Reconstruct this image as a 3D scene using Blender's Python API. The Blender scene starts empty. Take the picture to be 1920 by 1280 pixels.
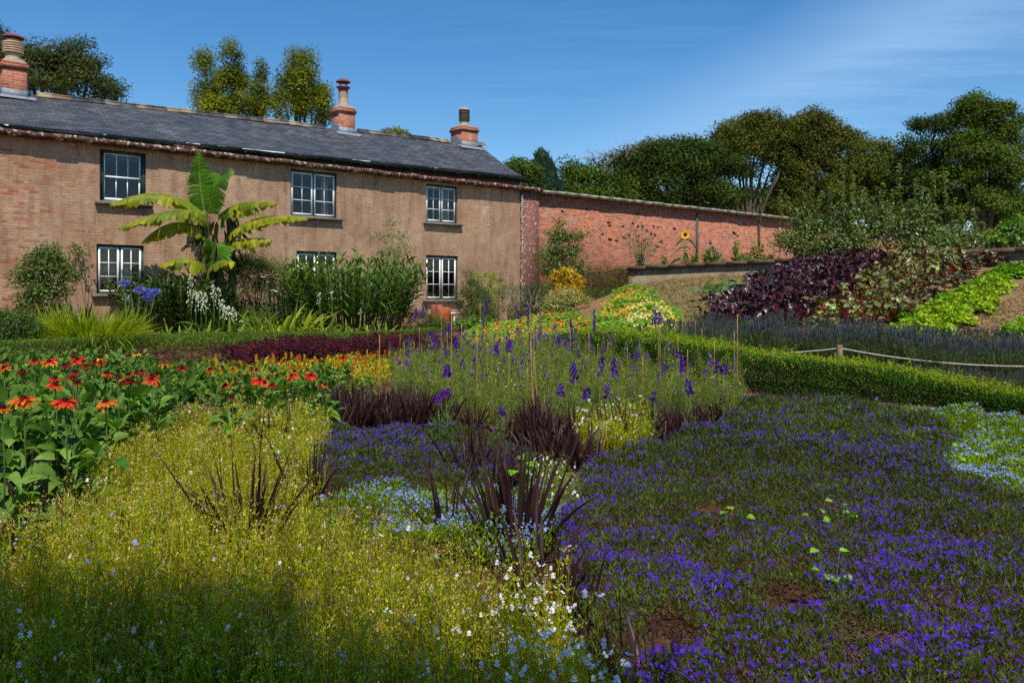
import bpy, math
import numpy as np
from mathutils import Vector
PI = math.pi
rng = np.random.default_rng(11)
scn = bpy.context.scene
COL = scn.collection
F = 1507.0; EYE = 1.6; HOR = 560.0; PCX = 960.0       # focal length in photo pixels, eye height, horizon line

# ------------------------------------------------------------------ geometry accumulator
class G:
    def __init__(s):
        s.V = []; s.Q = []; s.T = []; s.C = []; s.QM = []; s.TM = []; s.n = 0
    def add(s, v, q=None, t=None, col=(1, 1, 1), mat=0):
        v = np.asarray(v, float)
        if v.ndim == 2: v = v[None]
        N, k, _ = v.shape
        if N == 0: return
        c = np.asarray(col, float)
        if c.ndim == 1: c = np.broadcast_to(c, (N, k, 3))
        elif c.ndim == 2: c = np.broadcast_to(c[:, None, :], (N, k, 3))
        off = (s.n + np.arange(N) * k)[:, None, None]
        if q is not None:
            Q = (np.asarray(q)[None] + off).reshape(-1, 4); s.Q.append(Q); s.QM.append(np.full(len(Q), mat))
        if t is not None:
            T = (np.asarray(t)[None] + off).reshape(-1, 3); s.T.append(T); s.TM.append(np.full(len(T), mat))
        s.V.append(v.reshape(-1, 3)); s.C.append(c.reshape(-1, 3)); s.n += N * k
    def merge(s, o, loc=(0, 0, 0), rz=0.0, sc=1.0):
        c, sn = math.cos(rz), math.sin(rz)
        R = np.array([[c, -sn, 0], [sn, c, 0], [0, 0, 1]])
        for v in o.V: s.V.append((v * sc) @ R.T + np.array(loc))
        s.C += o.C
        s.Q += [q + s.n for q in o.Q]; s.T += [t + s.n for t in o.T]
        s.QM += o.QM; s.TM += o.TM; s.n += o.n
    def box(s, x0, x1, y0, y1, z0, z1, col=(1, 1, 1), mat=0):
        v = [(x0, y0, z0), (x1, y0, z0), (x1, y1, z0), (x0, y1, z0), (x0, y0, z1), (x1, y0, z1), (x1, y1, z1), (x0, y1, z1)]
        s.add(v, q=[(0, 3, 2, 1), (4, 5, 6, 7), (0, 1, 5, 4), (1, 2, 6, 5), (2, 3, 7, 6), (3, 0, 4, 7)], col=col, mat=mat)
    def quad(s, a, b, c, d, col=(1, 1, 1), mat=0):
        s.add([a, b, c, d], q=[(0, 1, 2, 3)], col=col, mat=mat)
    def tube(s, pts, rad, n=6, col=(1, 1, 1), mat=0, cap=True):
        p = np.asarray(pts, float); m = len(p); r = np.broadcast_to(np.asarray(rad, float), (m,))
        d = np.gradient(p, axis=0); d /= np.linalg.norm(d, axis=1)[:, None] + 1e-9
        ref = np.array([1.0, 0, 0]) if abs(d[0][2]) > .7 else np.array([0, 0, 1.0])
        a = np.cross(d, ref); a /= np.linalg.norm(a, axis=1)[:, None] + 1e-9
        b = np.cross(d, a)
        th = np.arange(n) * 2 * PI / n
        ring = p[:, None] + r[:, None, None] * (np.cos(th)[None, :, None] * a[:, None] + np.sin(th)[None, :, None] * b[:, None])
        q = [(i * n + j, i * n + (j + 1) % n, (i + 1) * n + (j + 1) % n, (i + 1) * n + j) for i in range(m - 1) for j in range(n)]
        v = ring.reshape(-1, 3); t = None
        if cap:
            v = np.vstack([v, p[:1], p[-1:]])
            t = [(j, m * n, (j + 1) % n) for j in range(n)] + [((m - 1) * n + j, (m - 1) * n + (j + 1) % n, m * n + 1) for j in range(n)]
        s.add(v, q=q, t=t, col=col, mat=mat)
    def lathe(s, c, prof, n=14, col=(1, 1, 1), mat=0):
        s.tube([(c[0], c[1], c[2] + z) for r, z in prof], [r for r, z in prof], n, col, mat) if False else None
        m = len(prof); th = np.arange(n) * 2 * PI / n
        v = np.array([[(c[0] + r * math.cos(t), c[1] + r * math.sin(t), c[2] + z) for t in th] for r, z in prof]).reshape(-1, 3)
        q = [(i * n + j, i * n + (j + 1) % n, (i + 1) * n + (j + 1) % n, (i + 1) * n + j) for i in range(m - 1) for j in range(n)]
        s.add(v, q=q, col=col, mat=mat)

def unit(a):
    a = np.asarray(a, float); return a / (np.linalg.norm(a, axis=-1, keepdims=True) + 1e-9)
def rvec(N):
    return unit(rng.normal(size=(N, 3)))
def pal(cols, N, var=.18):
    """random mixes of the palette's colours, leaf by leaf"""
    c = np.asarray(cols, float); w = rng.dirichlet(np.full(len(c), .5), N)
    return np.clip((w @ c) * (1 + rng.normal(0, var, (N, 1))), .002, .95)

def leaves(g, P, D, L, W, col, mat=0, Nn=None):
    """small leaves: one folded-flat rhombus each"""
    P = np.asarray(P, float); N = len(P); D = unit(D)
    L = np.broadcast_to(L, (N,))[:, None]; W = np.broadcast_to(W, (N,))[:, None]
    S = unit(np.cross(D, rvec(N) if Nn is None else Nn))
    m = P + D * L * .45
    g.add(np.stack([P, m + S * W * .5, P + D * L, m - S * W * .5], 1), q=[(0, 1, 2, 3)], col=col, mat=mat)

GR = lambda t: np.clip(np.minimum(1, .75 + t) * (1 - t ** 2.2), .03, 1)        # grass blade
LF = lambda t: np.clip(np.sin(np.clip(t, .0, 1) ** .8 * PI) ** .8, .06, 1)      # ovate leaf
HT = lambda t: np.clip(np.sin(np.clip(t, .0, 1) ** .6 * PI) ** .6, .08, 1)      # broad leaf
def blades(g, P, D, L, W, col, n=4, droop=.2, prof=GR, fold=0.0, Nn=None, mat=0, tip=None, jit=0.0):
    """long leaves / petals: strips of n pieces that bend down, with a midrib when fold is set"""
    P = np.asarray(P, float); N = len(P)
    if N == 0: return
    D = unit(D)
    L = np.broadcast_to(L, (N,)); W = np.broadcast_to(W, (N,)); dr = np.broadcast_to(droop, (N,))
    t = np.linspace(0, 1, n + 1)
    C = P[:, None] + D[:, None] * (L[:, None] * t)[..., None]
    C = C + np.array([0, 0, -1.0]) * (dr[:, None] * L[:, None] * t ** 2)[..., None]
    up = np.tile([0, 0, 1.0], (N, 1)) + rng.normal(0, .35, (N, 3)) if Nn is None else Nn
    S = unit(np.cross(D, up))
    w = prof(t)[None] * W[:, None] * .5
    T = unit(np.gradient(C, axis=1)); nn = unit(np.cross(np.repeat(S[:, None], n + 1, 1), T))
    Lf = C + S[:, None] * w[..., None] + nn * (fold * w)[..., None]
    Rt = C - S[:, None] * w[..., None] + nn * (fold * w)[..., None]
    c = np.asarray(col, float)
    if c.ndim == 1: c = np.tile(c, (N, 1))
    c = np.repeat(c[:, None], n + 1, 1)
    if tip is not None:
        k = np.clip((t - tip[1]) / (1 - tip[1] + 1e-6), 0, 1)[None, :, None]
        c = c * (1 - k) + np.asarray(tip[0]) * k
    if fold:
        v = np.stack([Lf, C, Rt], 2)
        if jit: v = v + rng.normal(0, 1, v.shape) * (jit * W)[:, None, None, None]
        q = []
        for i in range(n):
            for j in range(2): q.append((i * 3 + j, i * 3 + j + 1, (i + 1) * 3 + j + 1, (i + 1) * 3 + j))
        g.add(v.reshape(N, -1, 3), q=q, col=np.repeat(c[:, :, None], 3, 2).reshape(N, -1, 3), mat=mat)
    else:
        v = np.stack([Lf, Rt], 2)
        q = [(i * 2, i * 2 + 1, i * 2 + 3, i * 2 + 2) for i in range(n)]
        g.add(v.reshape(N, -1, 3), q=q, col=np.repeat(c[:, :, None], 2, 2).reshape(N, -1, 3), mat=mat)

def make(name, g, mats, parent=None, loc=None, smooth=False):
    """one mesh object; vertices are given in world space and moved to the thing's base (or stay local)"""
    me = bpy.data.meshes.new(name)
    V = np.vstack(g.V)
    if loc is None and parent is not None and 'base' in parent: loc = parent['base'][:]
    if loc is not None: V = V - np.array(loc)
    Q = np.vstack(g.Q) if g.Q else np.zeros((0, 4), int); T = np.vstack(g.T) if g.T else np.zeros((0, 3), int)
    QM = np.concatenate(g.QM) if g.QM else np.zeros(0, int); TM = np.concatenate(g.TM) if g.TM else np.zeros(0, int)
    me.vertices.add(len(V)); me.vertices.foreach_set('co', V.astype(np.float32).ravel())
    nl = len(Q) * 4 + len(T) * 3
    me.loops.add(nl); me.loops.foreach_set('vertex_index', np.concatenate([Q.ravel(), T.ravel()]).astype(np.int32))
    me.polygons.add(len(Q) + len(T))
    st = np.concatenate([np.arange(len(Q)) * 4, len(Q) * 4 + np.arange(len(T)) * 3]).astype(np.int32)
    me.polygons.foreach_set('loop_start', st)
    me.polygons.foreach_set('material_index', np.concatenate([QM, TM]).astype(np.int32))
    if smooth: me.polygons.foreach_set('use_smooth', np.ones(len(Q) + len(T), bool))
    at = me.color_attributes.new('Col', 'FLOAT_COLOR', 'POINT')
    C = np.vstack(g.C); C = np.hstack([C, np.ones((len(C), 1))])
    at.data.foreach_set('color', C.astype(np.float32).ravel())
    me.update(calc_edges=True)
    for m in (mats if isinstance(mats, (list, tuple)) else [mats]): me.materials.append(m)
    o = bpy.data.objects.new(name, me); COL.objects.link(o)
    if parent is not None: o.parent = parent
    elif loc is not None: o.location = loc
    return o

def tag(o, label=None, cat=None, group=None, kind=None):
    if label: o['label'] = label
    if cat: o['category'] = cat
    if group: o['group'] = group
    if kind: o['kind'] = kind
    return o
def thing(name, label, cat, base=(0, 0, 0), rz=0.0, group=None, world=True):
    o = bpy.data.objects.new(name, None); COL.objects.link(o)
    o.location = base; o.rotation_euler = (0, 0, rz); o.empty_display_size = .2
    if world: o['base'] = list(base)
    return tag(o, label, cat, group)
def dup(src, loc, rz, sc=1.0, label=None, group=None, lean=(0, 0)):
    c = src.copy(); COL.objects.link(c)
    c.location = loc; c.rotation_euler = (lean[0], lean[1], rz); c.scale = (sc,) * 3 if not isinstance(sc, tuple) else sc
    if label: c['label'] = label
    if group: c['group'] = group
    for ch in list(src.children):
        k = ch.copy(); COL.objects.link(k); k.parent = c
        for gch in ch.children:
            m = gch.copy(); COL.objects.link(m); m.parent = k
    return c
def place(protos, spots, labels, group):
    """protos are used once each, then copied"""
    used = set(); out = []
    for i, (p, rz, sc) in enumerate(spots):
        j = int(rng.integers(len(protos))) if len(protos) > 1 else 0
        lab = labels[i % len(labels)] if isinstance(labels, (list, tuple)) else (labels(i) if callable(labels) else labels)
        if j not in used:
            o = protos[j]; used.add(j); o.location = p; o.rotation_euler = (0, 0, rz); o.scale = (sc,) * 3
            o['label'] = lab; o['group'] = group
        else: o = dup(protos[j], p, rz, sc, lab, group)
        out.append(o)
    for j, o in enumerate(protos):
        if j not in used:
            for ch in list(o.children): bpy.data.objects.remove(ch)
            bpy.data.objects.remove(o)
    return out

# ------------------------------------------------------------------ materials
def _nt(name):
    m = bpy.data.materials.new(name); m.use_nodes = True; nt = m.node_tree
    for n in list(nt.nodes): nt.nodes.remove(n)
    return m, nt, nt.nodes.new('ShaderNodeOutputMaterial')
def N_(nt, typ, **kw):
    n = nt.nodes.new(typ)
    for k, v in kw.items():
        if k.startswith('i_'): n.inputs[k[2:].replace('_', ' ')].default_value = v
        else: setattr(n, k, v)
    return n
def foliage(name, rough=.5, trans=.3, spec=.5, var=.35, nscale=9.0, tint=(1.25, 1.35, .5)):
    """leaves: colour from the leaf's own attribute, broken up by noise, some light let through"""
    m, nt, out = _nt(name); L = nt.links.new
    a = N_(nt, 'ShaderNodeAttribute', attribute_name='Col')
    tc = N_(nt, 'ShaderNodeTexCoord'); no = N_(nt, 'ShaderNodeTexNoise'); no.inputs['Scale'].default_value = nscale; no.inputs['Detail'].default_value = 3
    L(tc.outputs['Object'], no.inputs['Vector'])
    mr = N_(nt, 'ShaderNodeMapRange'); mr.inputs[1].default_value = .3; mr.inputs[2].default_value = .7
    mr.inputs[3].default_value = 1 - var; mr.inputs[4].default_value = 1 + var; L(no.outputs[0], mr.inputs[0])
    mx = N_(nt, 'ShaderNodeVectorMath', operation='SCALE'); L(a.outputs['Color'], mx.inputs[0]); L(mr.outputs[0], mx.inputs['Scale'])
    b = N_(nt, 'ShaderNodeBsdfPrincipled'); b.inputs['Roughness'].default_value = rough; b.inputs['Specular IOR Level'].default_value = spec
    L(mx.outputs[0], b.inputs['Base Color'])
    t = N_(nt, 'ShaderNodeBsdfTranslucent'); tm = N_(nt, 'ShaderNodeVectorMath', operation='MULTIPLY'); tm.inputs[1].default_value = tint
    L(mx.outputs[0], tm.inputs[0]); L(tm.outputs[0], t.inputs['Color'])
    s = N_(nt, 'ShaderNodeMixShader'); s.inputs[0].default_value = trans
    L(b.outputs[0], s.inputs[1]); L(t.outputs[0], s.inputs[2]); L(s.outputs[0], out.inputs[0])
    return m
def solid(name, col, rough=.7, spec=.4, metal=0.0, var=.2, nscale=6.0, bump=.0, col2=None, attr=False):
    """plain surface broken up by two scales of noise; optional second colour in patches"""
    m, nt, out = _nt(name); L = nt.links.new
    tc = N_(nt, 'ShaderNodeTexCoord'); no = N_(nt, 'ShaderNodeTexNoise'); no.inputs['Scale'].default_value = nscale; no.inputs['Detail'].default_value = 6
    no.inputs['Roughness'].default_value = .65
    L(tc.outputs['Object'], no.inputs['Vector'])
    r = N_(nt, 'ShaderNodeValToRGB'); c = np.array(col)
    c2 = np.array(col2) if col2 is not None else c * (1 + var)
    r.color_ramp.elements[0].position = .35; r.color_ramp.elements[0].color = (*(c * (1 - var)), 1)
    r.color_ramp.elements[1].position = .68; r.color_ramp.elements[1].color = (*np.clip(c2, 0, 1), 1)
    L(no.outputs[0], r.inputs[0]); b = N_(nt, 'ShaderNodeBsdfPrincipled')
    if attr:
        a = N_(nt, 'ShaderNodeAttribute', attribute_name='Col'); mm = N_(nt, 'ShaderNodeVectorMath', operation='MULTIPLY')
        L(a.outputs['Color'], mm.inputs[0]); L(r.outputs[0], mm.inputs[1]); L(mm.outputs[0], b.inputs['Base Color'])
    else: L(r.outputs[0], b.inputs['Base Color'])
    b.inputs['Roughness'].default_value = rough; b.inputs['Specular IOR Level'].default_value = spec; b.inputs['Metallic'].default_value = metal
    if bump:
        n2 = N_(nt, 'ShaderNodeTexNoise'); n2.inputs['Scale'].default_value = nscale * 5; n2.inputs['Detail'].default_value = 5; L(tc.outputs['Object'], n2.inputs['Vector'])
        bp = N_(nt, 'ShaderNodeBump'); bp.inputs['Strength'].default_value = bump; bp.inputs['Distance'].default_value = .03
        L(n2.outputs[0], bp.inputs['Height']); L(bp.outputs[0], b.inputs['Normal'])
    L(b.outputs[0], out.inputs[0]); return m
def ramp(nt, src, stops):
    r = N_(nt, 'ShaderNodeValToRGB'); e = r.color_ramp.elements
    while len(e) < len(stops): e.new(.5)
    for k, (p, c) in enumerate(stops): e[k].position = p; e[k].color = (*c, 1) if len(c) == 3 else c
    nt.links.new(src, r.inputs[0]); return r.outputs[0]
def mixc(nt, fac, a, b, mode='MIX'):
    m = N_(nt, 'ShaderNodeMix', data_type='RGBA', blend_type=mode)
    for s, k in ((fac, 0), (a, 6), (b, 7)):
        if isinstance(s, (float, int)): m.inputs[k].default_value = s
        elif isinstance(s, tuple): m.inputs[k].default_value = (*s, 1)
        else: nt.links.new(s, m.inputs[k])
    return m.outputs[2]
def noise(nt, vec, scale, detail=4, rough=.6):
    n = N_(nt, 'ShaderNodeTexNoise'); n.inputs['Scale'].default_value = scale; n.inputs['Detail'].default_value = detail; n.inputs['Roughness'].default_value = rough
    nt.links.new(vec, n.inputs['Vector']); return n.outputs[0]
def mrange(nt, src, a, b, c=0.0, d=1.0):
    m = N_(nt, 'ShaderNodeMapRange')
    for i, v in enumerate((a, b, c, d)): m.inputs[i + 1].default_value = v
    nt.links.new(src, m.inputs[0]); return m.outputs[0]
def mathn(nt, op, a, b=None):
    m = N_(nt, 'ShaderNodeMath', operation=op)
    for k, s in enumerate((a, b)):
        if s is None: continue
        if isinstance(s, (int, float)): m.inputs[k].default_value = s
        else: nt.links.new(s, m.inputs[k])
    return m.outputs[0]
def brickmat(name, bricks, mortar, over=None, over_amt=.0, lich=0.0, sx=.235, sz=.078, wash=None, red_left=False, bump=.6, axis='X', mort=.0075, patch=False):
    """old handmade brick: three brick tones, pale mortar, patches of lime and dirt; wash = worn colour-wash over it"""
    m, nt, out = _nt(name); L = nt.links.new
    tc = N_(nt, 'ShaderNodeTexCoord'); sp = N_(nt, 'ShaderNodeSeparateXYZ'); L(tc.outputs['Object'], sp.inputs[0])
    u = sp.outputs['X']
    if axis == 'XY': u = mathn(nt, 'ADD', sp.outputs['X'], sp.outputs['Y'])
    cb = N_(nt, 'ShaderNodeCombineXYZ'); L(u, cb.inputs[0]); L(sp.outputs['Z'], cb.inputs[1])
    wob = N_(nt, 'ShaderNodeTexNoise'); wob.inputs['Scale'].default_value = 5; L(cb.outputs[0], wob.inputs['Vector'])
    ws = N_(nt, 'ShaderNodeVectorMath', operation='SCALE'); L(wob.outputs['Color'], ws.inputs[0]); ws.inputs['Scale'].default_value = .022
    va = N_(nt, 'ShaderNodeVectorMath', operation='ADD'); L(cb.outputs[0], va.inputs[0]); L(ws.outputs[0], va.inputs[1])
    v = va.outputs[0]
    br = N_(nt, 'ShaderNodeTexBrick'); L(v, br.inputs['Vector'])
    br.inputs['Scale'].default_value = 1; br.inputs['Brick Width'].default_value = sx; br.inputs['Row Height'].default_value = sz
    br.inputs['Mortar Size'].default_value = mort; br.inputs['Mortar Smooth'].default_value = .3; br.inputs['Bias'].default_value = 0
    br.inputs['Color1'].default_value = (0, 0, 0, 1); br.inputs['Color2'].default_value = (1, 1, 1, 1); br.inputs['Mortar'].default_value = (.5, .5, .5, 1)
    pick = br.outputs['Color']; fac = br.outputs['Fac']
    n = len(bricks)
    bc = ramp(nt, pick, [(.02 + .96 * i / (n - 1), b) for i, b in enumerate(bricks)])
    big = noise(nt, v, .9, 5); mid = noise(nt, v, 4.5, 6, .7); fine = noise(nt, v, 28, 5, .7)
    bc = mixc(nt, 1.0, bc, ramp(nt, fine, [(.25, (.62, .62, .62)), (.75, (1.25, 1.22, 1.2))]), 'MULTIPLY')
    c = mixc(nt, fac, bc, mortar)
    if patch:
        c = mixc(nt, 1.0, c, ramp(nt, mid, [(.3, (.62, .55, .55)), (.5, (1, 1, 1)), (.68, (1.2, 1.12, 1.0))]), 'MULTIPLY')
    if over is not None:                                   # lime / salt bloom in patches
        k = mrange(nt, mathn(nt, 'ADD', big, mathn(nt, 'MULTIPLY', mid, .6)), .86 - over_amt, 1.02 - over_amt)
        k = mathn(nt, 'MULTIPLY', k, .75)
        c = mixc(nt, k, c, over)
    if wash is not None:
        wc = ramp(nt, mathn(nt, 'ADD', mathn(nt, 'MULTIPLY', big, .55), mathn(nt, 'MULTIPLY', mid, .45)),
                  [(.3, wash[0]), (.46, wash[1]), (.56, wash[2]), (.68, wash[3])])
        streak_v = N_(nt, 'ShaderNodeMapping'); L(v, streak_v.inputs[0]); streak_v.inputs['Scale'].default_value = (1.2, 9, 1)
        stn = noise(nt, streak_v.outputs[0], 3, 5, .7)
        wc = mixc(nt, 1.0, wc, ramp(nt, stn, [(.3, (.78, .77, .76)), (.7, (1.2, 1.18, 1.15))]), 'MULTIPLY')
        wc = mixc(nt, 1.0, wc, ramp(nt, fine, [(.25, (.72, .71, .7)), (.75, (1.25, 1.25, 1.25))]), 'MULTIPLY')
        wc = mixc(nt, mathn(nt, 'MULTIPLY', fac, mathn(nt, 'MULTIPLY', mrange(nt, mid, .38, .6), .5)), wc, wash[4])
        per = mathn(nt, 'ADD', mathn(nt, 'MULTIPLY', mid, .55), mathn(nt, 'MULTIPLY', pick, .16))
        if red_left:
            lf = mrange(nt, u, 1.6, -2.2, 0.0, .105)
            lf2 = mrange(nt, noise(nt, v, .55, 2), .5, .62, 0, .05)
            per = mathn(nt, 'ADD', per, mathn(nt, 'ADD', lf, lf2))
        k = mrange(nt, per, .47, .54)                      # places where the wash has worn off the bricks
        k = mathn(nt, 'MULTIPLY', k, .75)
        c = mixc(nt, k, wc, c)
    if wash is not None:                                     # rain streaks run down the front
        sv = N_(nt, 'ShaderNodeMapping'); L(v, sv.inputs[0]); sv.inputs['Scale'].default_value = (2.6, .35, 1)
        sn = noise(nt, sv.outputs[0], 1.6, 6, .65)
        c = mixc(nt, 1.0, c, ramp(nt, sn, [(.34, (.70, .69, .70)), (.48, (1, 1, 1)), (.66, (1.12, 1.12, 1.14))]), 'MULTIPLY')
    if lich:
        k = mrange(nt, noise(nt, v, 9, 6, .75), .62 - lich, .66 - lich)
        c = mixc(nt, k, c, (.62, .58, .48))
    b = N_(nt, 'ShaderNodeBsdfPrincipled'); L(c, b.inputs['Base Color']); b.inputs['Roughness'].default_value = .9; b.inputs['Specular IOR Level'].default_value = .2
    h = mathn(nt, 'ADD', mathn(nt, 'MULTIPLY', fac, -1.0), mathn(nt, 'MULTIPLY', fine, .9))
    bp = N_(nt, 'ShaderNodeBump'); bp.inputs['Strength'].default_value = bump; bp.inputs['Distance'].default_value = .015
    L(h, bp.inputs['Height']); L(bp.outputs[0], b.inputs['Normal']); L(b.outputs[0], out.inputs[0])
    return m

# ------------------------------------------------------------------ the lie of the land (thin-plate through surveyed spots)
CT = np.array([(-30, -10, .1), (0, -10, .1), (30, -10, .3), (-4, 2, .2), (0, 2, .15), (4, 2, .15), (-4, 5, .28), (0, 5, .15), (4, 5, .15),
    (-6, 9, .25), (0, 9, .18), (4, 9, .2), (6.4, 10, .2), (3.4, 11.5, .24), (9, 9, .25), (-10, 13, .28), (-5, 13, .25), (0, 13, .22),
    (1.5, 16, .3), (-10, 16, .3), (-3.2, 22, .32), (-6, 18, .3), (0, 20, .35), (-12.5, 19.5, .75), (-8, 22.5, .72), (-3.8, 26.5, .7),
    (-.5, 28.5, .8), (1.2, 30, 1.0), (4.7, 12.9, .5), (8.2, 13, .62), (12, 12, .7), (7, 14, .86), (3.9, 15, .98), (3.2, 18, .98),
    (1.5, 21, .6), (12.3, 20, 2.2), (9.5, 17, 1.55), (13.7, 21.3, 2.5), (9.7, 24.8, 2.4), (4.8, 28.8, 2.15), (7.5, 24, 2.0), (5.5, 24, 1.7),
    (16, 18, 2.4), (20, 15, 1.8), (20, 25, 2.6), (3, 30, 1.6), (-40, 30, 1), (-40, 0, .2), (40, 0, .5), (40, 30, 2.6), (0, 60, 2),
    (-30, 70, 2), (40, 70, 2.4), (0, 45, 2), (10, 40, 2.2), (20, 35, 2.4)], float)
def _k(r2): return np.where(r2 > 1e-12, r2 * np.log(np.maximum(r2, 1e-12)) * .5, 0)
_X = CT[:, :2]; _n = len(CT)
_A = np.zeros((_n + 3, _n + 3)); _A[:_n, :_n] = _k(((_X[:, None] - _X[None]) ** 2).sum(-1)) + np.eye(_n) * 2.0
_A[:_n, _n] = 1; _A[:_n, _n + 1:] = _X; _A[_n, :_n] = 1; _A[_n + 1:, :_n] = _X.T
_w = np.linalg.solve(_A, np.concatenate([CT[:, 2], [0, 0, 0]]))
def gz(x, y):
    x = np.clip(np.asarray(x, float), -40, 40); y = np.clip(np.asarray(y, float), -12, 70)
    sh = np.broadcast(x, y).shape; x = np.broadcast_to(x, sh).ravel(); y = np.broadcast_to(y, sh).ravel()
    out = np.empty(len(x))
    for a in range(0, len(x), 50000):
        p = np.stack([x[a:a + 50000], y[a:a + 50000]], 1)
        out[a:a + 50000] = _k(((p[:, None] - _X[None]) ** 2).sum(-1)) @ _w[:_n] + _w[_n] + p @ _w[_n + 1:]
    return out.reshape(sh)
def gzf(x, y): return float(gz(x, y))
def W3(px, py, Y): return np.array([(px - PCX) / F * Y, Y, EYE + (HOR - py) / F * Y])
def spot(px, py, h=0.0, y0=1.5, y1=60):
    """where the view line through a photo point meets the ground raised by h"""
    Y = np.arange(y0, y1, .02); X = (px - PCX) / F * Y
    d = EYE + (HOR - py) / F * Y - gz(X, Y) - h
    i = np.argmax(d < 0) if (d < 0).any() else len(Y) - 1
    return np.array([X[i], Y[i], gzf(X[i], Y[i])])
def poly(pts, h=0.0):
    return np.array([spot(a, b, h)[:2] for a, b in pts])
def inside(P, pg):
    x, y = P[:, 0], P[:, 1]; r = np.zeros(len(P), bool); j = len(pg) - 1
    for i in range(len(pg)):
        xi, yi = pg[i]; xj, yj = pg[j]
        r ^= ((yi > y) != (yj > y)) & (x < (xj - xi) * (y - yi) / (yj - yi + 1e-12) + xi); j = i
    return r
def sow(pg, dens, lod=None, holes=()):
    """random spots in a polygon on the ground, dens per square metre (thinner beyond lod metres)"""
    a, b = pg.min(0), pg.max(0); N = int(dens * np.prod(b - a))
    P = rng.uniform(a, b, (N, 2)); P = P[inside(P, pg)]
    if lod: P = P[rng.random(len(P)) < np.minimum(1, lod / np.hypot(P[:, 0], P[:, 1]))]
    for hx, hy, hr in holes:
        d = np.hypot(P[:, 0] - hx, P[:, 1] - hy); P = P[d > hr * (.7 + .6 * rng.random(len(P)))]
    return P
def vnoise(x, y, s, seed=0):
    """cheap smooth 2-D noise from summed sines"""
    r = np.random.default_rng(seed); o = 0
    for k in range(7):
        th = r.uniform(0, 2 * PI); f = s * (0.6 + k * .35); ph = r.uniform(0, 6.28)
        o = o + np.sin((x * math.cos(th) + y * math.sin(th)) * f + ph) / (1 + .3 * k)
    return o / 3.2
# ================================================================== camera, light, sky
cam = bpy.data.objects.new('camera', bpy.data.cameras.new('camera')); COL.objects.link(cam)
cam.location = (0, 0, EYE); cam.rotation_euler = (PI / 2, 0, 0)
cam.data.sensor_width = 36; cam.data.lens = F / 1920 * 36; cam.data.shift_y = -80 / 1920
cam.data.clip_end = 3000; cam.data.clip_start = .05
scn.camera = cam
SUN = unit([.10, -.50, .86])
sl = bpy.data.lights.new('sun', 'SUN'); so = bpy.data.objects.new('sun', sl); COL.objects.link(so)
so.rotation_euler = Vector(SUN).to_track_quat('Z', 'Y').to_euler(); so.location = (3, -12, 22)
sl.energy = 5.0; sl.angle = math.radians(.53); sl.color = (1, .95, .86)
w = bpy.data.worlds.new('World'); scn.world = w; w.use_nodes = True; nt = w.node_tree
bg = nt.nodes['Background']; sk = N_(nt, 'ShaderNodeTexSky', sky_type='NISHITA'); sk.sun_disc = False
sk.sun_elevation = math.asin(SUN[2]); sk.sun_rotation = math.atan2(SUN[0], SUN[1]); sk.air_density = 1.0; sk.dust_density = .25; sk.ozone_density = 2.2; sk.altitude = 50
tc = N_(nt, 'ShaderNodeTexCoord'); sp = N_(nt, 'ShaderNodeSeparateXYZ'); nt.links.new(tc.outputs['Generated'], sp.inputs[0])
# high cirrus drawn out in long streaks: coordinates on a flat layer overhead, stretched along one bearing
inv = mathn(nt, 'DIVIDE', 1.0, mathn(nt, 'MAXIMUM', sp.outputs['Z'], .03))
lx = mathn(nt, 'MULTIPLY', sp.outputs['X'], inv); ly = mathn(nt, 'MULTIPLY', sp.outputs['Y'], inv)
cv = N_(nt, 'ShaderNodeCombineXYZ'); nt.links.new(lx, cv.inputs[0]); nt.links.new(ly, cv.inputs[1])
mp = N_(nt, 'ShaderNodeMapping'); nt.links.new(cv.outputs[0], mp.inputs[0])
mp.inputs['Rotation'].default_value = (0, 0, math.radians(38)); mp.inputs['Scale'].default_value = (.10, .55, 1)
n1 = noise(nt, mp.outputs[0], 1.1, 6, .62)
mp2 = N_(nt, 'ShaderNodeMapping'); nt.links.new(cv.outputs[0], mp2.inputs[0]); mp2.inputs['Rotation'].default_value = (0, 0, math.radians(38)); mp2.inputs['Scale'].default_value = (.5, 2.6, 1)
n2 = noise(nt, mp2.outputs[0], 1.4, 7, .7)
# one wider streak crossing the north-east sky
el = mathn(nt, 'ADD', sp.outputs['Z'], mathn(nt, 'MULTIPLY', sp.outputs['X'], -.40))
bw = mathn(nt, 'ADD', el, mathn(nt, 'MULTIPLY', mathn(nt, 'SUBTRACT', n2, .5), .10))
band = mathn(nt, 'MULTIPLY', mrange(nt, bw, .02, .115, 0, 1), mrange(nt, bw, .20, .125, 0, 1))
rt = mrange(nt, sp.outputs['X'], -.02, .38, 0, 1)
cl = mathn(nt, 'ADD', mathn(nt, 'MULTIPLY', mathn(nt, 'MULTIPLY', band, rt), .26), mathn(nt, 'MULTIPLY', mrange(nt, n1, .50, .78, 0, 1), .10))
cl = mathn(nt, 'ADD', cl, mathn(nt, 'MULTIPLY', mathn(nt, 'MULTIPLY', mrange(nt, n2, .42, .75, 0, 1), mrange(nt, sp.outputs['X'], -.3, .5, .15, 1)), .10))
hs = N_(nt, 'ShaderNodeHueSaturation'); hs.inputs['Saturation'].default_value = 1.36; hs.inputs['Value'].default_value = 1.0; nt.links.new(sk.outputs[0], hs.inputs['Color'])
skc = mixc(nt, cl, hs.outputs[0], (4.9, 6.7, 8.6))
nt.links.new(skc, bg.inputs[0]); bg.inputs[1].default_value = .14
scn.view_settings.view_transform = 'Standard'; scn.view_settings.look = 'None'; scn.view_settings.gamma = 1; scn.view_settings.exposure = .0
scn.cycles.use_denoising = False; scn.cycles.max_bounces = 5; scn.cycles.diffuse_bounces = 3; scn.cycles.transparent_max_bounces = 8
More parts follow.
